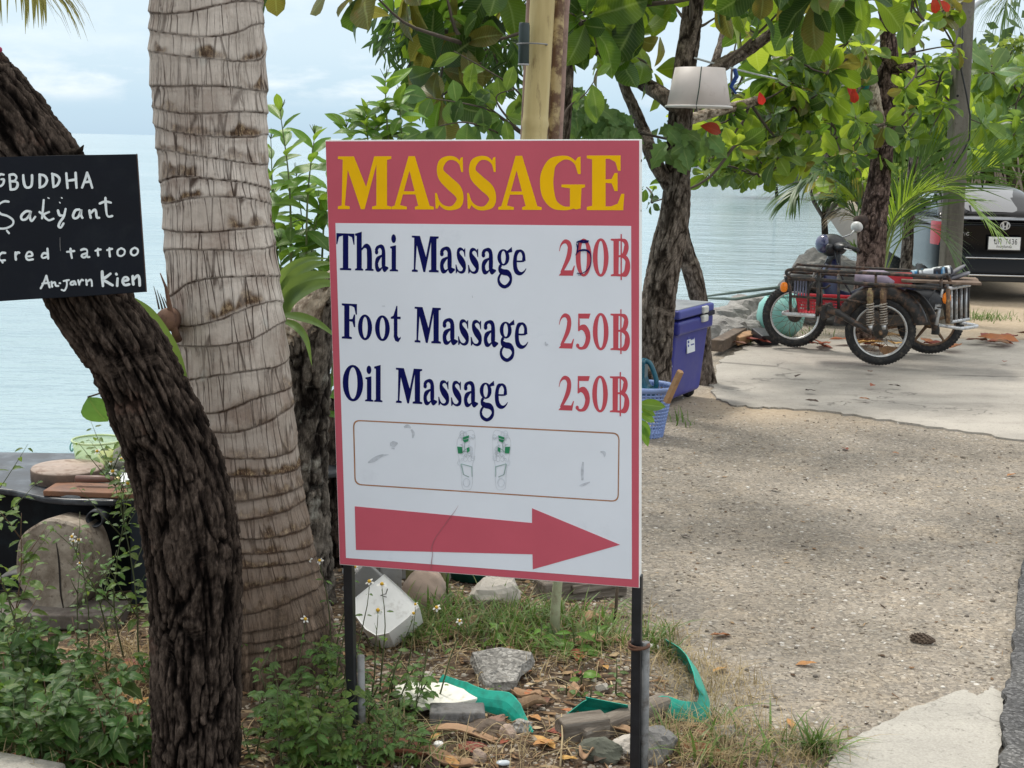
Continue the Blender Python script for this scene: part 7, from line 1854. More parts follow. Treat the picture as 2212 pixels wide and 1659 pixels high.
qa = G(*ZT(770, 505), ZTB)
cbd = thing('cutting_board', 'reddish brown rectangular cutting board on the counter edge', 'cutting board', (qa.x+.06, 4.78, ZTB+.001), -.06)
part('board', MB().box((0, 0, .010), (.44, .13, .020)), mat('board_red', (.185, .085, .045), .7, .25, 9, bump=.25, col2=(.11, .05, .03)), cbd, bev=.004)
part('torn_foil', MB().rock((-.12, -.072, .0), (.07, .012, .016), 3, None, 7, .6).rock((-.03, -.074, -.004), (.09, .01, .012), 5, None, 7, .6), mat('grey_rag', (.08, .09, .10), .8, .4, 30), cbd, kind='stuff')
cl_ = thing('cleaver', 'steel cleaver with a brown handle lying on the cutting board', 'knife', (qa.x+.06, 4.80, ZTB+.024), -.03)
part('handle', MB().tube([(-.135, 0, .022), (-.06, 0, .023), (.0, 0, .022)], [.011, .012, .010], 10), mat('knife_handle', (.16, .085, .065), .5, .25, 14), cl_, True)
part('blade', MB().box((.13, .03, .022), (.25, .09, .003), rx(.12)), mat('knife_steel', (.62, .63, .62), .3, .1, 10, metal=.5), cl_)
part('ferrule', MB().tube([(.0, 0, .022), (.016, 0, .022)], .010, 10), mat('brass', (.5, .4, .2), .4, .1, 10, metal=.6), cl_, True)
YT = 5.16
gt = P(212, 1022, YT); gt.z = ZTB
tb = thing('tub', 'pale green translucent tub with yellow things inside at the back of the counter', 'tub', (gt.x, YT, ZTB+.001))
m_tub = NT('tub_plastic'); t = m_tub
p1_ = t.n('BsdfPrincipled'); p1_.inputs['Base Color'].default_value = (.68, .80, .56, 1); p1_.inputs['Roughness'].default_value = .2
tr1 = t.n('BsdfTransparent'); tr1.inputs[0].default_value = (.95, .99, .92, 1); tl1 = t.n('BsdfTranslucent'); tl1.inputs[0].default_value = (.80, .92, .68, 1)
ma_ = t.n('MixShader'); ma_.inputs[0].default_value = .5; t.l(p1_.outputs[0], ma_.inputs[1]); t.l(tl1.outputs[0], ma_.inputs[2])
mb_ = t.n('MixShader'); mb_.inputs[0].default_value = .55; t.l(ma_.outputs[0], mb_.inputs[1]); t.l(tr1.outputs[0], mb_.inputs[2]); t.l(mb_.outputs[0], t.out.inputs[0]); m_tub = t.m
rt_ = 54*YT/FOC; hh_ = 64*YT/FOC
part('wall', MB().lathe([(0, .002), (rt_*.80, .002), (rt_*.84, .01), (rt_, hh_), (rt_*.97, hh_), (rt_*.81, .012), (0, .006)], (0, 0, 0), 44), m_tub, tb, True)
part('rim', MB().torus((0, 0, hh_), rt_*1.0, .004, None, 44, 6), mat('tub_rim', (.62, .74, .45), .4, .05, 5, trans=.3), tb, True)
part('hook', MB().tube(catmull([(-rt_*.98, -.01, hh_-.008), (-rt_*1.06, -.01, hh_-.018), (-rt_*1.08, -.01, hh_-.034), (-rt_*1.01, -.01, hh_-.042), (-rt_*.96, -.01, hh_-.03)], 4), .003, 6), mat('hook_teal', (.20, .48, .48), .3), tb, True)
solo('lemon', MB().rock((0, 0, 0), (.075, .06, .075), 3, None, 10, .06), mat('yellow_skin', (.70, .52, .04), .4, .15, 12), 'yellow fruit seen through the side of the translucent tub', 'fruit', (gt.x+.045, YT-.025, ZTB+.045), smooth=True)
solo('sponge', MB().rock((0, 0, 0), (.09, .05, .04), 3, None, 8, .1, .4), mat('dark_green_sponge', (.04, .10, .06), .8, .2, 20), 'dark green sponge on the bottom of the translucent tub', 'sponge', (gt.x-.025, YT-.02, ZTB+.03))
solo('glove', MB().rock((0, 0, 0), (.06, .05, .11), 6, ry(.2), 10, .25), mat('striped_cloth', (.42, .40, .33), .8, .5, 26, col2=(.10, .12, .10)), 'striped cloth draped over the right rim of the tub', 'cloth', (gt.x+.10, YT-.06, ZTB+.06), smooth=True)

# ================================================================== things under and round the sign
def ZG(zx, zy): return (737.3+zx/3, 1106+zy/3)
m_conc = NT('rough_concrete'); t = m_conc
vc = t.n('SeparateColor'); t.l(t.vor(110, 'F1', 'Color'), vc.inputs[0])
c = t.ramp(t.noise(10, 5, .7), [(.3, (.19, .18, .165)), (.7, (.36, .345, .32))]); c = t.mix(.7, c, t.ramp(vc.outputs[0], [(0, .45), (.6, 1.0), (1, 1.7)]), 'MULTIPLY')
m_conc = t.fin(c, .92, 0, t.bump(t.math('ADD', t.vor(100), t.noise(40, 4, .7)), .8, .006), .25)
m_stone = mat('pale_stone', (.46, .42, .37), .85, .2, 8, bump=.4, bscale=50, col2=(.33, .30, .26))
m_pinks = mat('pinkish_stone', (.36, .27, .215), .85, .2, 8, bump=.4, bscale=50, col2=(.27, .22, .18))
m_whp = mat('dirty_white_plastic', (.82, .82, .80), .5, .08, 6, bump=.1, col2=(.50, .48, .44), c2=(.58, .72))
def rock_at(name, label, zx, zy, size, seed, m, lift=.3, rot=0, rough=.2, flat=.25, sub=12, grp=None, smooth=False, cat='rock'):
    q = GG(*ZG(zx, zy))
    return solo(name, MB().rock((0, 0, size[2]*lift*.6), size, seed, rz(rot), sub+6, rough*2, flat, fac=0 if smooth else 11), m, label, cat, q, group=grp, smooth=smooth)
rock_at('stone', 'smooth pinkish beige stone below the left half of the sign', 540, 590, (.15, .12, .17), 3, m_pinks, .3, 0, .12, .1, 14, smooth=True)
rock_at('stone', 'pale angular stone in the grass below the middle of the sign', 960, 600, (.19, .14, .17), 5, m_stone, .25, .4, .16, .2, 12)
# concrete lump
q = GG(*ZG(1030, 1110))
mb = MB(); pg = [(-.115, .06), (-.06, .075), (.0, .072), (.06, .07), (.125, .045), (.118, .01), (.075, -.02), (.06, -.075), (-.03, -.085), (-.065, -.075), (-.085, -.02)]
vs = []; fs = []; rr = random.Random(3); n = len(pg)
for z, k in ((.0, 1.05), (.05, 1.0), (.062, .93)):
    for x, y in pg: vs.append((x*k*.76+rr.uniform(-.004, .004), y*k*.95+rr.uniform(-.004, .004), z*.5+x*.04+y*.32+rr.uniform(-.004, .004)))
for j in range(2):
    for i in range(n): fs.append((j*n+i, (j+1)*n+i, (j+1)*n+(i+1) % n, j*n+(i+1) % n))
vs.append((0, 0, .034)); 
for i in range(n): fs.append((2*n+i, 3*n, 2*n+(i+1) % n))
solo('concrete_chunk', mb.add(vs, fs), m_conc, 'rough grey broken concrete chunk with pebbly top in front of the grass', 'rubble', q+Vector((0, .03, .02)), bev=.004)
# white tub tipped over
q = GG(*ZG(280, 880))
tb2 = thing('broken_tub', 'cracked white square plastic tub tipped over in the weeds by the left post', 'tub', q+Vector((0, .03, .105)), rz(-.15) @ rx(-.75) @ ry(.73))
mb = MB(); o_ = [(x*.9, y*.9) for x, y in ((-.088, -.082), (-.03, -.094), (.03, -.10), (.075, -.088), (.098, -.05), (.10, .03), (.095, .088), (.0, .085), (-.088, .078))]
vs = []; n = len(o_)
for y, k in ((-.052, .97), (-.058, 1.0), (-.03, 1.0), (.06, .96)):
    for x, z in o_: vs.append((x*k, y, z*k))
for y, k in ((.06, .90), (-.02, .91)):
    for x, z in o_: vs.append((x*k, y, z*k))
fs = [tuple(range(n))]
for j in range(5):
    for i in range(n): fs.append((j*n+i, (j+1)*n+i, (j+1)*n+(i+1) % n, j*n+(i+1) % n))
fs.append(tuple(range(5*n+n-1, 5*n-1, -1)))
part('shell', mb.add(vs, fs), m_whp, tb2, bev=.007, seg=3)
part('crack', MB().tube([(-.03, -.0595, .045), (-.02, -.0595, .03), (-.028, -.0595, .015), (-.01, -.0595, .025)], .0016, 5), mat('grime', (.08, .075, .07), .9), tb2)
solo('grey_slab', MB().box((0, 0, .05), (.12, .025, .13), ry(.75)), mat('grey_plastic_sheet', (.22, .22, .215), .7, .25, 10), 'grey slab leaning behind the tipped white tub', 'slab', GG(*ZG(150, 640), -.0)+Vector((0, .1, 0)), bev=.004)
for k, (zx, zy, w_, h_, an) in enumerate(((300, 560, .04, .12, .7), (530, 470, .10, .10, 0))):
    solo('board', MB().box((0, 0, h_/2), (w_*2, .03, h_), ry(an*.0)), mat('grey_board', (.27, .27, .265), .8, .2, 12, bump=.2, col2=(.18, .17, .16)), ['narrow grey board standing behind the tipped white tub', 'grey board standing behind the pinkish beige stone'][k], 'board', GG(*ZG(zx, zy))+Vector((0, .08, 0)), bev=.004, rot=rz(.4-.3*k))
p0 = GG(*ZG(235, 470), .06); p1 = GG(*ZG(400, 440), .10)
solo('bamboo_stick', MB().tube([(0, 0, 0), (p1-p0)*.5+Vector((0, 0, .004)), p1-p0], [.016, .017, .015], 10), mat('tan_stick', (.34, .245, .15), .7, .25, 14, col2=(.20, .13, .08)), 'tan cut bamboo stick lying behind the left post', 'stick', p0+Vector((0, .05, 0)), smooth=True)
p0 = GG(*ZG(120, 520), .03)
solo('driftwood', MB().tube(catmull([(0, 0, 0), (.05, .02, .03), (.10, .03, .02), (.15, .02, .05)], 5), [.012+.004*math.sin(i) for i in range(16)], 8), m_oldb, 'dark forked driftwood beside the tan bamboo stick', 'stick', p0+Vector((0, .06, 0)), smooth=True)
bt_ = thing('bottle', 'white plastic bottle with a blue cap behind the left post', 'bottle', GG(*ZG(60, 500), .0)+Vector((-.01, .10, .0)))
part('body', MB().lathe([(0, 0), (.034, 0), (.036, .01), (.036, .09), (.022, .115), (.014, .12)], (0, 0, .02), 24, ry(.35)), m_whp, bt_, True)
part('cap', MB().lathe([(.014, 0), (.014, .02), (0, .02)], (.042, 0, .128), 16, ry(.35)), mat('cap_blue', (.02, .16, .34), .4), bt_, True)
for k, (zx, zy, hh, rad_, lb_) in enumerate(((440, 560, .16, .014, 'left one of two thick green brown plant stalks below the sign'), (650, 580, .16, .013, 'right one of two thick green brown plant stalks below the sign'))):
    o = thing('plant_stalk', lb_, 'plant', GG(*ZG(zx, zy)), group='thick stalks under the sign')
    part('stalk', MB().tube([(0, 0, 0), (.002, 0, hh*.5), (-.004, 0, hh)], [rad_*1.1, rad_, rad_*.9], 10), mat('stalk_green', (.13, .13, .045), .7, .4, 14, col2=(.13, .06, .03), s2=9), o, True)
    part('sheath', MB().tube([(rad_, 0, .01), (rad_*1.5, 0, hh*.5), (rad_*2.2, 0, hh*.9)], [.006, .005, .002], 6), m_strap, o, True)
m_green = mat('green_plastic', (.008, .34, .25), .38, .12, 7, col2=(.01, .17, .125), spec=.5)
m_dgreen = mat('dark_green_tarp', (.004, .075, .055), .5, .25, 10, spec=.4)
o = thing('green_pot', 'dark green plastic pot half hidden behind the pale stone', 'pot', GG(*ZG(830, 500))+Vector((0, .16, 0)))
part('wall', MB().lathe([(0, 0), (.085, 0), (.11, .13), (.10, .13), (.08, .01), (0, .01)], (0, 0, 0), 30), m_dgreen, o, True)
part('rim', MB().torus((0, 0, .13), .108, .007, None, 30, 8), m_dgreen, o, True)
o = thing('green_trough', 'long teal plastic trough lying behind the weathered beam', 'trough', GG(*ZG(1400, 470))+Vector((0, .10, 0)), -.05)
part('wall', MB().box((0, 0, .03), (.42, .10, .06), None, 1.08), m_green, o, bev=.01)
part('rim', MB().box((0, 0, .062), (.46, .13, .012)), m_green, o, bev=.004)
p0 = GG(*ZG(1290, 560)); p1 = GG(*ZG(1800, 530)); d = p1-p0
bm_ = thing('timber_beam', 'weathered grey brown timber beam lying across the grass below the sign', 'beam', (p0+p1)/2+Vector((0, 0, .035)), rz(math.atan2(d.y, d.x)))
m_wth = NT('weathered_beam'); t = m_wth
c = t.ramp(t.noise(30, 6, .75, stretch=(.12, 1, 1)), [(.28, (.045, .036, .029)), (.5, (.17, .145, .12)), (.72, (.33, .30, .26))]); m_wth = t.fin(c, .9, 0, t.bump(t.noise(45, 5, .7, stretch=(.1, 1, 1)), .8, .006), .2)
bxm = MB().box((0, 0, 0), (d.length*1.05, .09, .085)); part('beam', bxm, m_wth, bm_, bev=.008)
part('split_strip', MB().box((.05, -.048, .01), (d.length*.7, .014, .03), rz(.02)), m_wth, bm_, bev=.003)
pt0 = GG(*ZG(1378, 850))
st_ = thing('thin_post', 'slim pale green sapling stem standing below the right half of the sign', 'sapling', pt0)
part('stem', MB().tube([(0, 0, -.02), (.002, .0, .12), (.012, .0, .28), (.016, 0, .46)], [.0165, .0155, .0145, .013], 14), mat('sapling_bark', (.33, .345, .22), .7, .15, 20, bump=.3, col2=(.25, .22, .14)), st_, True)
part('sheath', MB().tube([(-.008, -.012, .0), (-.016, -.014, .04), (-.018, -.012, .07)], [.018, .012, .003], 8), m_strap, st_, True)
stk0 = GG(*ZG(1772, 740)); solo('wood_stake', MB().tube([(0, 0, -.02), (.004, 0, .13), (.012, 0, .30)], [.006, .0055, .005], 6), m_oldb, 'thin dark wooden stake standing left of the right post', 'stake', stk0, smooth=True)
# green edging
def ribbon(name, label, zs, hts, thick=.003, lean=0.0, m=None, flip=False):
    q = [GG(*ZG(x, y)) for x, y in zs]; c = catmull(q, 6); n = len(c); H_ = np.interp(np.linspace(0, 1, n), np.linspace(0, 1, len(hts)), hts)
    vs = []; fs = []
    for i, p_ in enumerate(c):
        tg = (c[min(i+1, n-1)]-c[max(i-1, 0)]); nn = Vector((-tg.y, tg.x, 0)).normalized()
        for j, f in enumerate((0, .33, .66, 1)):
            z = H_[i]*f; off = lean*f*f*abs(H_[i])
            for s in (-1, 1): vs.append(p_-c[0]+Vector((0, 0, z+.004))+nn*(off+s*thick/2))
    for i in range(n-1):
        a = i*8; b = a+8
        for j in range(3):
            fs.append((a+2*j, b+2*j, b+2*j+2, a+2*j+2)); fs.append((a+2*j+1, a+2*j+3, b+2*j+3, b+2*j+1))
        fs.append((a, a+1, b+1, b)); fs.append((a+6, b+6, b+7, a+7))
    fs.append((0, 2, 4, 6, 7, 5, 3, 1)); e_ = (n-1)*8; fs.append((e_, e_+1, e_+3, e_+5, e_+7, e_+6, e_+4, e_+2))
    return solo(name, MB().add(vs, fs), m or m_green, label, 'garden edging', c[0], group='green plastic edging')
ribbon('garden_edging', 'curled green plastic edging strip running down past the white tile', [(630, 1130), (760, 1240), (900, 1300), (1040, 1330), (1120, 1380), (1240, 1440)], [.03, .055, .055, .06, .05, .004], .003, .45)
ribbon('garden_edging', 'green plastic edging strip behind the cut wood block', [(1440, 1345), (1520, 1325), (1580, 1310), (1700, 1330), (1860, 1345)], [.01, .05, .062, .06, .05], .003, -.6)
ribbon('garden_edging', 'green plastic edging strip bending round beside the right post', [(1960, 1345), (2080, 1330), (2180, 1360), (2330, 1370), (2395, 1340), (2350, 1200), (2280, 1080), (2220, 990), (2130, 900), (2110, 850)], [.03, .05, .05, .05, .11, .12, .09, .06, .035, .012], .003, .45)
# tile, blocks, timber
q = G(*ZG(630, 1225), .06)
solo('white_tile', MB().prism([(x*.9, y*1.0) for x, y in ((-.14, .055), (-.115, .075), (-.10, .085), (-.04, .078), (.02, .08), (.06, .055), (.135, .02), (.12, -.005), (.06, -.03), (.0, -.055), (-.03, -.05), (-.05, -.06), (-.09, -.03), (-.12, -.01))], 0, .014), mat('white_stone', (.72, .70, .62), .6, .12, 14, bump=.2, col2=(.50, .46, .38), c2=(.6, .72)), 'broken white tile lying on a grey block in front', 'tile', q, bev=.003, rot=rx(.15))
solo('grey_block', MB().box((0, 0, .02), (.15, .08, .05)), mat('grey_slate_block', (.15, .145, .14), .9, .4, 18, bump=.7, col2=(.07, .06, .05)), 'grey block under the broken white tile', 'block', GG(*ZG(745, 1415))+Vector((-.0, .05, 0)), bev=.006, rot=rz(.06))
for k, (zx, zy, sz, m_, lb_) in enumerate(((940, 1440, (.12, .07, .06), m_oldb, 'dark mossy stone right of the grey block'), (990, 1405, (.10, .05, .055), mat('brick_brown', (.22, .13, .095), .85, .25, 20, bump=.4), 'brown brick piece behind the dark mossy stone'), (1085, 1455, (.055, .045, .045), m_pinks, 'small round tan pebble right of the dark mossy stone'), (1160, 1410, (.08, .05, .04), m_conc, 'small grey rubble piece under the end of the edging strip'), (890, 1605, (.045, .04, .04), m_pinks, 'small tan pebble in the soil at the bottom of the picture'), (2035, 1560, (.15, .12, .13), m_drock, 'grey rock behind the foot of the right post'), (1700, 1590, (.13, .08, .07), mat('mossy_stone', (.10, .105, .08), .9, .35, 16, bump=.5), 'mossy dark stone left of the foot of the right post'), (1850, 1540, (.12, .06, .05), m_stone, 'pale flat stone half buried left of the right post'), (560, 1110, (.07, .04, .045), m_stone, 'small pale stone behind the start of the edging strip'), (1690, 1150, (.035, .03, .03), m_stone, 'small white pebble in the soil right of the seedling'), (2480, 1450, (.10, .05, .04), m_conc, 'small grey stone in the dry grass right of the edging'))):
    rock_at('stone', lb_, zx, zy, sz, 30+k, m_, .3, k, .2, .3, 10)
q = GG(*ZG(1560, 1460))
wb_ = solo('wood_block', MB().box((0, 0, .03), (.135, .07, .058)), m_wth, 'sawn grey wood block lying in front of the green edging', 'wood block', q, bev=.004, rot=rz(.35))
p0 = GG(*ZG(1540, 1500), .012); p1 = GG(*ZG(2120, 1290), .03); d = p1-p0
lgm = MB(); lgm.box((0, 0, 0), (d.length, .06, .055), None)
solo('timber_beam', lgm, m_wth, 'long weathered timber running from the wood block behind the right post', 'beam', (p0+p1)/2, bev=.012, rot=rz(math.atan2(d.y, d.x)) @ ry(-.03))
# bark sheets and husks
m_husk = mat('dry_husk', (.20, .125, .07), .85, .3, 14, bump=.4, col2=(.32, .22, .13))
m_husk2 = mat('dry_palm_sheath', (.36, .22, .125), .8, .25, 14, bump=.3, col2=(.22, .13, .075))
def sheet(name, label, zx, zy, L_, W_, rot, curl, m, seed, cat='husk', lift=.01, grp=None):
    rr = random.Random(seed); vs = []; fs = []; n = 8
    for i in range(n+1):
        t = i/n; w = W_*(math.sin(math.pi*(.12+.8*t))**.6)
        for j in range(5):
            s = (j-2)/2; vs.append(((t-.5)*L_, s*w/2, abs(s)**2*w*curl+.012*math.sin(t*5+seed)+rr.uniform(-.002, .002)))
    for i in range(n):
        for j in range(4): a = i*5+j; fs.append((a, a+5, a+6, a+1))
    o = solo(name, MB().add(vs, fs), m, label, cat, GG(*ZG(zx, zy), lift), group=grp, smooth=True, rot=rz(rot))
    sd = o.modifiers.new('thick', 'SOLIDIFY'); sd.thickness = .002
    return o
sheet('palm_husk', 'brown strip of dry bark lying diagonally left of the concrete chunk', 720, 790, .30, .055, .9, .2, m_husk, 3)
sheet('palm_husk', 'tan dry sheath behind the sapling foot', 1560, 890, .16, .06, .1, .4, m_husk2, 4)
sheet('palm_husk', 'curled orange brown leaf near the thin dark stake', 1620, 740, .09, .05, .4, .5, m_husk2, 5)
sheet('palm_husk', 'long brown bark strip at the front below the grey block', 800, 1470, .22, .04, -.25, .3, m_husk2, 6)
sheet('palm_husk', 'dark red brown leaf at the bottom edge in front of the left post', 430, 1590, .16, .08, .35, .35, mat('rust_leaf', (.17, .06, .03), .7, .3, 9), 7)
sheet('palm_husk', 'brown curled strip at the bottom edge left of the pebbles', 690, 1640, .14, .05, -.4, .4, m_husk2, 8)
sheet('palm_husk', 'pale curled leaf right of the concrete chunk', 1200, 1215, .09, .035, -.5, .6, m_husk2, 9)
sheet('palm_husk', 'brown curled leaf with raised edges above the cut wood block', 1190, 1290, .12, .045, .2, .5, m_husk, 10)
sheet('palm_husk', 'orange leaf between the seedling and the right post', 1520, 1190, .06, .03, .9, .5, m_husk2, 11)
sheet('palm_husk', 'brown strip lying behind the right post foot', 1800, 1450, .16, .03, -.3, .3, m_husk2, 12)
sheet('palm_husk', 'upright brown leaf at the bottom edge left of the right post', 1590, 1600, .08, .035, 1.3, .6, m_husk2, 13)
cap = solo('shiny_scrap', MB().lathe([(0, .012), (.011, .012), (.013, .009), (.013, 0)], (0, 0, 0), 18), m_whp, 'white bottle cap in the litter at the bottom edge', 'cap', GG(*ZG(630, 1530), .004), smooth=True)
solo('plastic_scrap', MB().rock((0, 0, 0), (.05, .02, .02), 3, rz(-.4), 8, .4), m_whp, 'white plastic scrap right of the right post', 'scrap', GG(*ZG(2020, 900), .012), smooth=True)
solo('plastic_scrap', MB().rock((0, 0, 0), (.04, .02, .014), 5, None, 8, .4), mat('clear_scrap', (.5, .55, .58), .2, .2, 10), 'shiny clear plastic scrap at the bottom edge', 'scrap', GG(*ZG(1050, 1645), .008), smooth=True)
pc_ = GG(1992, 1388, .012)
pcn = thing('pine_cone', 'dark brown cone lying alone on the gravel', 'cone', pc_, -.35)
mb = MB()
for k in range(60):
    t = (k+.5)/60; g = k*2.39996; r_ = .016*math.sin(math.pi*(.1+.85*t))
    mb.box((-.036+.072*t, r_*math.cos(g), r_*math.sin(g)), (.012, .007, .005), rx(g) @ rz(-.5))
part('scale', mb, m_oldb, pcn, kind='stuff'); part('core', MB().rock((0, 0, 0), (.072, .026, .026), 3, None, 8, .1), m_oldb, pcn)
# ================================================================== weeds, grass, litter, pebbles
WDK = variants('weed_leaf', leaf_mat('weed_leaf_dark', (.024, .074, .016), (.052, .120, .026), (.20, .34, .045), rough=.45, rand=.45), .52, .36, serr=.10)
WDL = variants('weed_leaf', leaf_mat('weed_leaf_light', (.06, .13, .022), (.11, .19, .04), (.30, .42, .06), rough=.45, spots=(.22, .20, .04)), .50, .38, serr=.10)
WSM = variants('weed_leaflet', leaf_mat('weed_leaf_mid', (.050, .118, .028), (.088, .172, .045), (.28, .42, .06), rough=.45, rand=.4), .38, .36, serr=.16)
m_stem1 = mat('weed_stem', (.07, .085, .03), .7, .3, 20); m_stem2 = mat('weed_stem_red', (.13, .075, .04), .7, .3, 20); m_straw = mat('dry_stem', (.36, .28, .16), .8, .25, 20)
m_pet = mat('white_petal', (.80, .80, .76), .6, .05, 20, trans=.3); m_dsk = mat('yellow_disc', (.62, .36, .02), .7, .2, 40)
pm = MB(); pm.add([(0, -.003, 0), (.008, -.0042, .001), (.013, 0, 0), (.008, .0042, .001), (0, .003, 0)], [(0, 1, 2, 3, 4)])
PET = mk_mesh('petal', pm.v, pm.f); PET.materials.append(m_pet)
dm = MB().lathe([(.0062, 0), (.0058, .004), (.003, .007), (0, .0075)], (0, 0, 0), 10); DSK = mk_mesh('flower_disc', dm.v, dm.f, True); DSK.materials.append(m_dsk)
def flower(par, pos, nrm_, rr, n=5, s=1.0):
    nrm_ = Vector(nrm_).normalized(); a = nrm_.orthogonal().normalized(); b = nrm_.cross(a); inv = INV[par.name]
    inst('flower_disc', DSK, par, inv @ orient(pos, a, nrm_, s))
    for k in range(n):
        g = 2*math.pi*k/n+rr.uniform(-.2, .2); d = a*math.cos(g)+b*math.sin(g)-nrm_*rr.uniform(.0, .5)
        inst('petal', PET, par, inv @ orient(Vector(pos)+d*.004*s, d, nrm_, s*rr.uniform(.8, 1.1)))
def weed(name, label, base, h, lean, rr, meshes, L_, step, nfl=0, ms=None, branch=2, group=None, cat='weed', opp=True, dens0=.1, trif=False):
    o = thing(name, label, cat, base, group=group)
    LS = Leaves(cap=120); tw = MB(); ms = ms or m_stem1
    lean = Vector(lean)
    def shoot(b, h_, ln, r0, lvl):
        pts = [b]; d = Vector((ln.x, ln.y, 1)).normalized()
        n = max(3, int(h_/.05))
        for k in range(n):
            d = (d+Vector((rr.uniform(-.12, .12), rr.uniform(-.12, .12), rr.uniform(-.02, .08)))).normalized(); pts.append(pts[-1]+d*h_/n)
        tw.tube(pts, [r0*(1-.7*i/n) for i in range(n+1)], 5)
        k = 0; s = dens0*h_; ph = rr.uniform(0, 3)
        while s < h_:
            f = s/h_; i = min(n-1, int(f*n)); q = pts[i].lerp(pts[i+1], f*n-i); tg = (pts[i+1]-pts[i]).normalized()
            g = ph+k*math.pi/2+rr.uniform(-.4, .4)
            for e in ((0, math.pi) if opp else (0,)):
                dd = Vector((math.cos(g+e), math.sin(g+e), rr.uniform(-.35, .45)))
                sc = L_*rr.uniform(.6, 1.15)*(1-.5*max(0, f-.6)*2.2)
                if trif:
                    for w_ in (-.7, 0, .7):
                        d2 = Vector((dd.x*math.cos(w_)-dd.y*math.sin(w_), dd.x*math.sin(w_)+dd.y*math.cos(w_), dd.z)); LS.add(q+dd.normalized()*sc*.5, d2, (rr.uniform(-.3, .3), -.4, 1), sc*.75, rr.choice(meshes))
                    tw.tube([q, q+dd.normalized()*sc*.5], .0008, 3)
                else:
                    LS.add(q+dd*.006, dd, (rr.uniform(-.35, .35), -.45, 1), sc, rr.choice(meshes))
                if lvl and rr.random() < .28: shoot(q, h_*rr.uniform(.25, .45), Vector((dd.x*.8, dd.y*.8, 0)), r0*.6, lvl-1)
            k += 1; s += step*rr.uniform(.7, 1.3)
        return pts[-1], d
    e, d = shoot(Vector(base)-Vector((0, 0, .01)), h, lean, .0032, branch)
    for k in range(nfl):
        q = e+Vector((rr.uniform(-.04, .04), rr.uniform(-.03, .03), rr.uniform(.0, .06))) if k else e+Vector((0, 0, .015))
        tw.tube([e-d*.02, q], .0009, 4); flower(o, q, (rr.uniform(-.5, .5), rr.uniform(-1, -.2), rr.uniform(.4, 1.2)), rr, 5, rr.uniform(.6, .9))
    part('stem', tw, ms, o, True, world=True, kind='stuff'); LS.finish(o); return o
rr = random.Random(101)
GRP1 = 'leafy weeds on the left'
def wl(px, py, dk_, rs_):
    a = 'dark green' if dk_ else 'yellowish green'; b = ' with reddish stem' if rs_ else ''
    col_ = 'at the left edge' if px < 60 else 'below the log slice' if px < 150 else 'midway along the left thicket' if px < 230 else 'close beside the dark trunk'
    row = 'front row' if py > 1570 else 'second row' if py > 1500 else 'third row' if py > 1430 else 'back row'
    return f'{a} broad leaved weed{b} {col_}, {row}'
def wl2(px, py, tri_, lt_):
    a = 'light green' if lt_ else 'mid green'; b = 'three part leaves' if tri_ else 'simple leaves'
    col_ = 'touching the dark trunk' if px < 580 else 'at the palm foot' if px < 660 else 'just left of the left post' if px < 745 else 'just right of the left post' if px < 830 else 'left of the white tile'
    row = 'front row' if py > 1590 else 'second row' if py > 1530 else 'third row' if py > 1450 else 'back row'
    return f'{a} weed with {b} {col_}, {row}'
def ll(px, py, k):
    a = ('brown', 'red brown', 'orange', 'dark')[k]
    col_ = 'near the left post' if px < 720 else 'below the white tile' if px < 930 else 'round the concrete chunk' if px < 1100 else 'left of the wood block' if px < 1210 else 'left of the right post'
    row = 'at the bottom edge' if py > 1600 else 'in the front soil' if py > 1520 else 'in the middle soil' if py > 1440 else 'in the grass'
    return f'dry {a} leaf {col_} {row}'
n_w = 0
for px, py in scatter([(-30, 1640), (-30, 1400), (60, 1380), (180, 1430), (250, 1500), (330, 1560), (335, 1640), (180, 1660)], 52, rr):
    b = GG(px, min(1655, py+70)); 
    dk_ = rr.random() < .82; rs_ = rr.random() < .3
    weed('leafy_weed', wl(px, py, dk_, rs_), b, rr.uniform(.10, .22), (rr.uniform(-.3, .3), rr.uniform(-.3, .1), 0), rr, WDK if dk_ else WDL, rr.uniform(.045, .068), .030, 0, m_stem2 if rs_ else m_stem1, 1, GRP1)
for px, py in scatter([(-30, 1420), (-30, 1330), (60, 1320), (100, 1400), (200, 1420), (280, 1400), (320, 1480), (200, 1500)], 18, rr):
    b = GG(px, py+40)
    dk_ = rr.random() < .7
    weed('leafy_weed', wl(px, py, dk_, False), b, rr.uniform(.07, .15), (rr.uniform(-.3, .3), rr.uniform(-.3, .1), 0), rr, WDK if dk_ else WDL, rr.uniform(.04, .058), .032, 0, m_stem1, 1, GRP1)
# tall flowering weeds
tall = [((30, 1470), .52, (-.10, -.1), 0, 'tall yellowing weed with reddish stem at the left edge', WDL, .055), ((62, 1480), .60, (-.18, 0), 0, 'tall bare stemmed weed rising at the left edge', WDL, .04), ((300, 1440), .62, (-.05, 0), 3, 'tall flowering weed close to the left side of the dark trunk', WDL, .040), ((270, 1430), .56, (-.22, 0), 2, 'tall weed with small daisies before the dark side panel', WSM, .036), ((240, 1420), .42, (-.15, 0), 1, 'slim weed with a bud right of the log slice', WSM, .036), ((195, 1420), .36, (-.18, 0), 2, 'slim daisy weed in front of the log slice', WSM, .030), ((165, 1430), .30, (.0, 0), 1, 'short daisy weed in front of the log slice', WSM, .028), ((318, 1480), .40, (.05, 0), 0, 'yellow green weed hugging the dark trunk', WDL, .055)]
for pp, h_, ln, nf, lb_, ms_, L_ in tall:
    weed('flowering_weed', lb_, GG(*pp), h_, (ln[0], ln[1], 0), rr, ms_, L_, .042, nf, m_stem2 if 'reddish' in lb_ else m_stem1, 1, None, dens0=.25)
GRP2 = 'light green weeds right of the dark trunk'
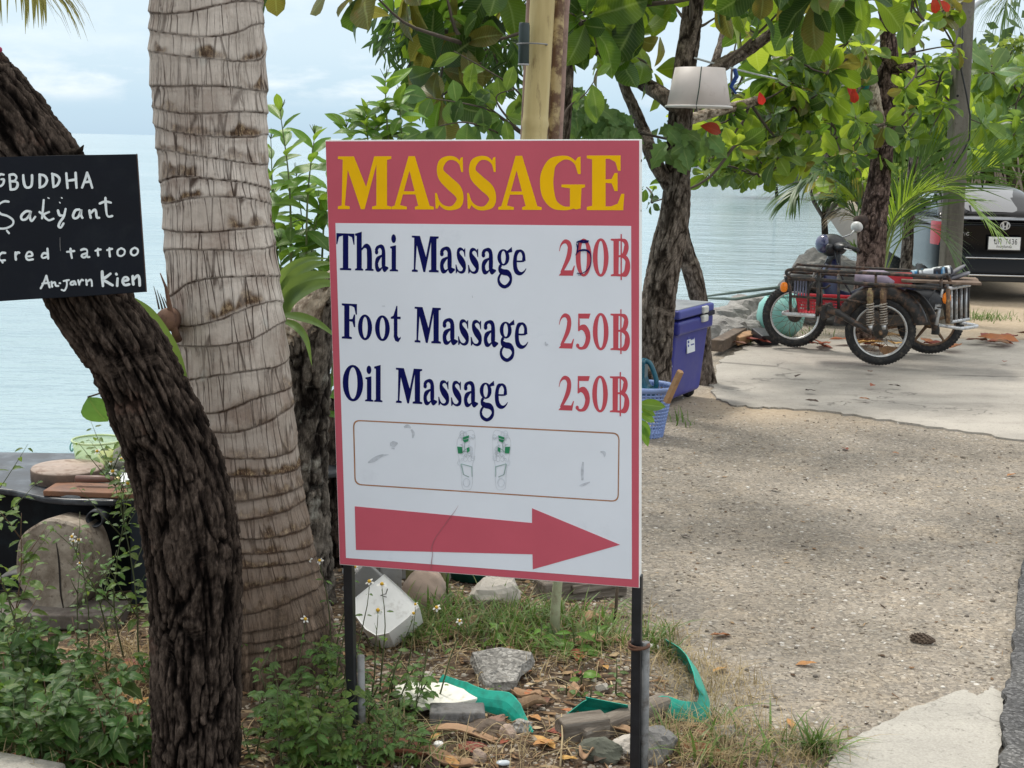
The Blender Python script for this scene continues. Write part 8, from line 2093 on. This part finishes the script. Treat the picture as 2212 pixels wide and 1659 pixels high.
for px, py in scatter([(530, 1660), (525, 1420), (560, 1330), (640, 1380), (720, 1430), (760, 1500), (760, 1660)], 34, rr):
    b = GG(px, min(1659, py+45))
    lt_ = rr.random() > .7; tr_ = rr.random() < .5
    weed('daisy_weed', wl2(px, py, tr_, lt_), b, rr.uniform(.10, .22), (rr.uniform(-.25, .35), rr.uniform(-.3, .1), 0), rr, WDL if lt_ else WSM, rr.uniform(.032, .05), .032, 0, m_stem1, 1, GRP2, trif=tr_)
for px, py in scatter([(760, 1640), (750, 1450), (830, 1430), (900, 1480), (930, 1560), (900, 1640)], 22, rr):
    b = GG(px, min(1659, py+35))
    tr_ = rr.random() < .6
    weed('daisy_weed', 'low '+wl2(px, py, tr_, False), b, rr.uniform(.06, .15), (rr.uniform(-.2, .5), rr.uniform(-.3, .1), 0), rr, WSM, rr.uniform(.028, .042), .028, 0, m_stem1, 1, 'light green weeds right of the left post', trif=tr_)
dz = [(608, 1430, .34, .05), (640, 1440, .36, .12), (660, 1440, .34, .0), (690, 1450, .40, -.02), (700, 1455, .38, .15), (720, 1470, .36, .2), (760, 1480, .34, .12), (800, 1530, .30, .1), (835, 1520, .28, .25), (870, 1520, .30, .2), (900, 1530, .30, .25), (640, 1500, .22, .05), (820, 1500, .34, .10), (940, 1530, .26, .25), (700, 1530, .30, .3)]
for k, (px, py, h_, lx_) in enumerate(dz):
    weed('daisy_weed', f"thin stalked white daisy {('at the palm foot', 'between palm foot and left post', 'against the left post', 'right of the left post', 'above the white tile')[min(4, max(0, (px-600)//62))]}, {('shorter one', 'taller one', 'slanted one')[k % 3]}", GG(px, py), h_, (lx_, rr.uniform(-.15, .05), 0), rr, WSM, .03, .07, 1, m_stem1, 0, 'white daisies round the left post', dens0=.3)
# seedlings under the sign
for px, py, h_, L_, lb_ in ((1245, 1410, .10, .085, 'leafy green seedling right of the sapling stem'), (1165, 1400, .09, .07, 'leafy green seedling left of the sapling stem'), (1255, 1480, .07, .06, 'small green seedling in the soil right of the concrete chunk'), (1290, 1395, .09, .06, 'green seedling with pointed leaves near the dark stake'), (1075, 1400, .09, .06, 'green seedling in the grass behind the concrete chunk'), (1225, 1500, .05, .045, 'tiny bright green seedling before the green edging'), (1275, 1510, .05, .04, 'tiny seedling beside the tiny bright green one'), (1070, 1515, .06, .03, 'yellow flowered seedling under the concrete chunk'), (1330, 1500, .12, .03, 'wispy weed just left of the right post')):
    weed('seedling', lb_, GG(px, py), h_, (rr.uniform(-.1, .1), -.1, 0), rr, OBL if L_ > .05 else WSM, L_, .025, 0, m_stem1, 0, opp=True)
# ---- grass as one mass of blades
def blades(name, spots, m, n, hr, wr, lean, seed, kind='stuff'):
    r = np.random.default_rng(seed)
    P0 = np.concatenate([np.stack([np.full(k, c[0])+r.normal(0, s, k), np.full(k, c[1])+r.normal(0, s*.8, k)], 1) for c, s, k in spots])
    N_ = len(P0); z = hgt(P0[:, 0], P0[:, 1])
    hh = r.uniform(*hr, N_); ww = r.uniform(*wr, N_); az = r.uniform(0, 2*np.pi, N_); le = r.uniform(.15, 1, N_)*lean
    d = np.stack([np.cos(az), np.sin(az), 0*az], 1); sd = np.stack([-np.sin(az+r.uniform(-.6, .6, N_)), np.cos(az), 0*az], 1)
    base = np.stack([P0[:, 0], P0[:, 1], z-.004], 1); vs = []
    for t, w in ((0, 1), (.35, .9), (.7, .6), (1, .05)):
        c = base+d*(hh*le*t**1.7)[:, None]; c[:, 2] += hh*(t-.45*le*t*t)
        vs += [c-sd*(ww*w/2)[:, None], c+sd*(ww*w/2)[:, None]]
    v = np.stack(vs, 1).reshape(-1, 3); b = np.arange(N_)[:, None]*8
    f = np.concatenate([b+np.array([[2*j, 2*j+1, 2*j+3, 2*j+2]]) for j in range(3)], 1).reshape(-1, 4)
    o = part(name, (v, f), m, smooth=True); tag(o, kind=kind); return o
m_gr1 = mat('grass_green', (.11, .20, .035), .5, .45, 9, trans=.35, col2=(.19, .20, .06), s2=14)
m_gr2 = mat('grass_dry', (.40, .31, .165), .7, .35, 9, trans=.25, col2=(.24, .17, .085), s2=16)
g2 = lambda x, y: (GG(x, y).x, GG(x, y).y)
sg = []; sdry = []
r5 = random.Random(8)
for x, y in scatter([(830, 1400), (850, 1320), (960, 1300), (1120, 1290), (1180, 1320), (1340, 1330), (1350, 1400), (1240, 1430), (1000, 1400)], 120, r5): sg.append((g2(x, y), .030, 9)); sdry.append((g2(x+5, y+8), .04, 9))
for x, y in scatter([(1385, 1400), (1390, 1330), (1450, 1360), (1440, 1440)], 10, r5): sg.append((g2(x, y), .03, 10)); sdry.append((g2(x, y), .05, 16))
for x, y in scatter([(770, 1659), (780, 1560), (900, 1600), (930, 1659)], 12, r5): sg.append((g2(x, y), .03, 9)); sdry.append((g2(x, y), .04, 10))
for x, y in ((1760, 1626), (1772, 1630), (1748, 1630)): sg.append((g2(x, y), .016, 26))
for x, y in ((1455, 908), (1475, 917)): sg.append((g2(x, y), .05, 12))
for x, y in ((2110, 690), (2130, 685), (2095, 690), (2150, 690), (1645, 735), (1660, 738), (1730, 720)): sg.append((g2(x, y), .14, 60))
for x, y in scatter([(200, 1450), (230, 1370), (330, 1400), (330, 1560), (260, 1600)], 40, r5): sdry.append((g2(x, y), .045, 16))
for x, y in scatter([(0, 1659), (0, 1600), (330, 1600), (330, 1659)], 26, r5): sdry.append((g2(x, y), .05, 18))
for x, y in scatter([(1390, 1659), (1400, 1560), (1480, 1560), (1560, 1540), (1700, 1600), (1790, 1610), (1780, 1659)], 60, r5): sdry.append((g2(x, y), .04, 20)); sg.append((g2(x, y), .03, 2))
for x, y in scatter([(1420, 1480), (1440, 1380), (1560, 1440), (1640, 1500), (1600, 1540)], 26, r5): sdry.append((g2(x, y), .05, 22))
for x, y in scatter([(530, 1659), (560, 1560), (760, 1560), (1000, 1600), (1340, 1620), (1340, 1659)], 26, r5): sdry.append((g2(x, y), .05, 10))
for x, y in scatter([(830, 1440), (860, 1330), (1000, 1420), (1350, 1430), (1100, 1480)], 22, r5): sdry.append((g2(x, y), .05, 10))
blades('grass', sg, m_gr1, 0, (.04, .14), (.004, .0095), 1.5, 1)
blades('dry_grass', sdry, m_gr2, 0, (.03, .12), (.0012, .0032), 1.6, 2)

# ---- loose stuff on the ground: pebbles, chips of bark and dry leaf
def scatter_mesh(name, tpl, n, gen, m, seed):
    r = np.random.default_rng(seed); tv, tf = tpl
    x, y, s, flat = gen(r, n); N_ = len(x); z = hgt(x, y)
    a = r.uniform(0, 2*np.pi, N_); ca, sa = np.cos(a), np.sin(a)
    k = r.integers(0, len(tv), N_)
    V = np.array(tv)[k]*s[:, None, None]*np.stack([r.uniform(.7, 1.4, N_), r.uniform(.6, 1.1, N_), flat*r.uniform(.7, 1.2, N_)], 1)[:, None, :]
    X = V[..., 0]*ca[:, None]-V[..., 1]*sa[:, None]+x[:, None]; Y = V[..., 0]*sa[:, None]+V[..., 1]*ca[:, None]+y[:, None]; Z = V[..., 2]+(z+s*flat*.2)[:, None]
    v = np.stack([X, Y, Z], -1).reshape(-1, 3); f = (np.arange(N_)[:, None, None]*tv[0].shape[0]+tf[None]).reshape(-1, tf.shape[1])
    o = part(name, (v, f), m); attr(o.data, 'tint', np.repeat(r.random(N_), tv[0].shape[0])); tag(o, kind='stuff'); return o
phi = (1+5**.5)/2
ico = np.array([(-1, phi, 0), (1, phi, 0), (-1, -phi, 0), (1, -phi, 0), (0, -1, phi), (0, 1, phi), (0, -1, -phi), (0, 1, -phi), (phi, 0, -1), (phi, 0, 1), (-phi, 0, -1), (-phi, 0, 1)])/1.9
icf = np.array([(0, 11, 5), (0, 5, 1), (0, 1, 7), (0, 7, 10), (0, 10, 11), (1, 5, 9), (5, 11, 4), (11, 10, 2), (10, 7, 6), (7, 1, 8), (3, 9, 4), (3, 4, 2), (3, 2, 6), (3, 6, 8), (3, 8, 9), (4, 9, 5), (2, 4, 11), (6, 2, 10), (8, 6, 7), (9, 8, 1)])
rv = np.random.default_rng(4); icos = [ico*rv.uniform(.72, 1.2, (12, 1)) for _ in range(8)]
t = NT('loose_pebble'); c = t.ramp(t.at('tint'), [(0, (.10, .09, .08)), (.25, (.24, .20, .155)), (.5, (.36, .315, .25)), (.75, (.40, .37, .32)), (.93, (.46, .42, .36)), (1, (.66, .63, .58))])
m_peb = t.fin(c, .85, 0, None, .3)
def gen_peb(r, n):
    y = 3.2+r.random(n)**1.5*6.0; x = r.uniform(-.3, 3.0, n)*(.35+.65*y/6)
    b = bedmask(x, y); apr = np.zeros(n, bool)
    keep = (b < .5+.3*r.random(n)) & (shore_d(x, y) > .3) & (fbm(np.stack([x*1.6, y*1.6, x*0], -1), 3, 9) > -.38+.3*r.random(n)-.15)
    x, y = x[keep], y[keep]; s = .0022+.008*r.random(len(x))**5; s[r.random(len(x)) < .010] *= 1.8
    return x, y, s, np.full(len(x), .62)
scatter_mesh('gravel', (icos, icf), 16000, gen_peb, m_peb, 5)
def gen_bed(r, n):
    y = 3.3+r.random(n)*2.2; x = r.uniform(-.7, .9, n); keep = bedmask(x, y) > .4
    x, y = x[keep], y[keep]; s = .003+.008*r.random(len(x))**3
    return x, y, s, np.full(len(x), .6)
scatter_mesh('gravel', (icos, icf), 3500, gen_bed, m_peb, 6)
chip_v = [np.array([(-1, -.14, .02), (-.3, -.22, .10), (.5, -.16, .04), (1, 0, .12), (.5, .16, .05), (-.3, .20, .0), (-1, .10, .08)])*1.0, np.array([(-1, -.3, .1), (-.4, -.5, .0), (.4, -.45, .12), (1, 0, .2), (.4, .45, .05), (-.4, .5, .16), (-1, .2, .0)])*.8, np.array([(-1, -.05, .0), (-.3, -.07, .10), (.5, -.05, .04), (1, 0, .0), (.5, .05, .05), (-.3, .06, .1), (-1, .03, .0)])*1.6]
chip_f = np.array([(0, 1, 5), (0, 5, 6), (1, 2, 4), (1, 4, 5), (2, 3, 4)])
t = NT('litter_chip'); c = t.ramp(t.at('tint'), [(0, (.03, .02, .014)), (.3, (.10, .06, .035)), (.55, (.20, .115, .06)), (.8, (.34, .23, .13)), (1, (.50, .40, .26))]); m_chip = t.fin(c, .85, 0, None, .2, .12)
def gen_chip(r, n):
    y = 3.3+r.random(n)**1.3*2.4; x = r.uniform(-1.4, .95, n); k1 = bedmask(x, y) > .3+.4*r.random(n)
    x1, y1 = x[k1], y[k1]; s1 = .006+.022*r.random(len(x1))**2
    n2 = n//3; y2 = 3.4+r.random(n2)*6; x2 = r.uniform(0, 3, n2)*(.3+.7*y2/6); s2 = .004+.015*r.random(n2)**3
    return np.concatenate([x1, x2]), np.concatenate([y1, y2]), np.concatenate([s1, s2]), np.full(len(x1)+n2, .9)
scatter_mesh('leaf_litter', (chip_v, chip_f), 9000, gen_chip, m_chip, 7)

# ---- single fallen leaves
FL = [leaf_mesh('fallen_leaf', .42, .6, .3, .10, .05, .15, m=m_) for m_ in (mat('fallen_brown', (.20, .10, .05), .75, .3, 5, rand=.4, trans=.1), mat('fallen_red', (.27, .075, .035), .7, .3, 5, rand=.3, trans=.1), mat('fallen_orange', (.42, .21, .07), .7, .25, 5, rand=.3, trans=.1), mat('fallen_dark', (.06, .038, .026), .8, .3, 6, rand=.3))]
def fallen(px, py, sc, k, label, grp, dz=.012, ground=None):
    q = GG(px, py, dz) if ground is None else G(px, py, ground)+Vector((0, 0, dz))
    o = bpy.data.objects.new('fallen_leaf', FL[k]); COL.objects.link(o)
    a = rr.uniform(0, 6.28); o.matrix_basis = orient(q, (math.cos(a), math.sin(a), rr.uniform(-.05, .1)), (rr.uniform(-.3, .3), rr.uniform(-.3, .3), 1), sc)
    tag(o, label, 'leaf', grp)
for x, y in ((2085, 742), (2110, 735), (2140, 730), (2160, 735), (2075, 752), (2130, 745), (2055, 755), (2195, 726), (1990, 738), (1960, 735), (2180, 750)):
    k_ = rr.choice((1, 1, 0)); fallen(x, y, rr.uniform(.22, .36), k_, f"large {('brown', 'red')[k_]} almond leaf {'touching the rear wheel' if x < 2000 else 'just right of the rear wheel' if x < 2100 else 'in front of the car' if x < 2150 else 'at the right edge in front of the car'}, {'nearer' if y > 741 else 'farther'}", 'red leaves near the tricycle', .03, .03)
for x, y in ((1860, 752), (1880, 756), (1910, 748), (1935, 752), (1842, 748), (1770, 752), (1735, 748), (1790, 742), (1930, 760), (1690, 742), (1600, 740), (1612, 752)):
    k_ = rr.choice((1, 1, 2, 0)); a_ = ('brown', 'red', 'orange')[k_]
    fallen(x, y, rr.uniform(.2, .34), k_, f"large {a_} almond leaf {'among the broken boards' if x < 1630 else 'under the front wheel' if x < 1760 else 'between front and near wheel' if x < 1840 else 'seen through the near wheel' if x < 1900 else 'under the rear wheel'}", 'red leaves under the tricycle', .035, .03)
for x, y, k, lb_ in ((2168, 785, 1, 'orange brown leaf alone at the right on the far concrete'), (1762, 848, 3, 'small dark leaf at the left of the far concrete'), (1880, 838, 1, 'small reddish leaf in the middle of the far concrete'), (1855, 864, 2, 'small yellow leaf near the front of the far concrete'), (1738, 868, 3, 'tiny dark leaf at the front edge of the far concrete'), (1918, 835, 3, 'dark crumb of leaf right of the reddish leaf'), (1730, 812, 3, 'dark leaf crumb farther back on the far concrete'), (1875, 806, 0, 'small brown leaf below the near wheel')):
    fallen(x, y, .09, k, lb_, None, .012, .03)
for x, y, s_, k, lb_ in ((1533, 1379, .085, 2, 'curled pinkish brown leaf on the gravel right of the post'), (1765, 1440, .07, 2, 'small orange leaf on the gravel left of the cone'), (1490, 1166, .05, 3, 'dark leaf lump on the gravel right of the arrow'), (1680, 1064, .06, 3, 'dark leaf on the middle gravel'), (1830, 976, .08, 1, 'reddish leaf on the gravel before the concrete edge'), (1942, 985, .05, 2, 'small pale leaf on the gravel at the right'), (1540, 1460, .08, 2, 'orange leaf tip against the end of the green edging'), (1565, 1640, .15, 2, 'long orange brown leaf at the bottom right of the post'), (2196, 1028, .07, 2, 'yellow brown leaf at the right edge of the gravel'), (1470, 1560, .07, 0, 'brown leaf in the dry grass before the edging'), (1500, 1585, .08, 1, 'reddish leaf in the dry grass near the small grey stone'), (1825, 1605, .04, 2, 'small orange leaf at the corner of the pale concrete'), (1700, 1560, .06, 2, 'orange brown leaf in the dry grass left of the grass tuft'), (1410, 1540, .06, 2, 'yellow leaf against the right post')):
    fallen(x, y, s_, k, lb_, None)
for x, y in scatter([(200, 1640), (240, 1420), (330, 1440), (335, 1640)], 22, rr)+scatter([(0, 1655), (0, 1620), (330, 1630), (330, 1659)], 12, rr):
    k_ = rr.choice((0, 0, 1, 2, 3)); a_ = ('brown', 'red brown', 'orange', 'dark')[k_]
    fallen(x, y, rr.uniform(.06, .12), k_, f"dry {a_} leaf in the straw {'by the kerb' if y > 1615 else 'high beside the dark trunk' if y < 1500 else 'low beside the dark trunk'} {'near the left edge' if x < 170 else 'near the trunk foot'}", 'dry leaves by the dark trunk', .02)
for x, y in scatter([(540, 1659), (760, 1570), (1000, 1560), (1000, 1350), (1340, 1350), (1350, 1659)], 46, rr):
    k_ = rr.choice((0, 0, 1, 2, 3)); fallen(x, y, rr.uniform(.04, .09), k_, ll(x, y, k_), 'dry leaves below the sign', .014)
# dark twigs of straw that arch over the litter
tw = MB()
for k in range(60):
    x, y = rr.choice(scatter([(200, 1640), (240, 1420), (330, 1440), (335, 1640)], 1, rr)+scatter([(540, 1659), (1340, 1659), (1340, 1380), (900, 1380)], 1, rr))
    q = GG(x, y, .01); a = rr.uniform(0, 6.28); L_ = rr.uniform(.06, .22)
    tw.tube(catmull([q, q+Vector((math.cos(a)*L_*.5, math.sin(a)*L_*.3, rr.uniform(.01, .05))), q+Vector((math.cos(a)*L_, math.sin(a)*L_*.6, 0))], 3), [.0014]*7, 4)
o = part('straw', tw, m_straw, None, True); tag(o, kind='stuff')
for (a, b, h_, lb_) in (((1210, 1660), (1212, 1580), .05, 'thin pale upright straw at the bottom before the wood block'), ((1480, 1570), (1500, 1480), .02, 'thin pale twig leaning beside the edging corner'), ((740, 1560), (830, 1650), .02, 'thin pale twig crossing the weeds at the bottom')):
    p0, p1 = GG(*a, .005), GG(*b, h_)
    solo('twig', MB().tube([(0, 0, 0), (p1-p0)*.5+Vector((.004, 0, .006)), p1-p0], [.003, .0025, .0015], 6), m_straw, lb_, 'twig', p0, smooth=True)
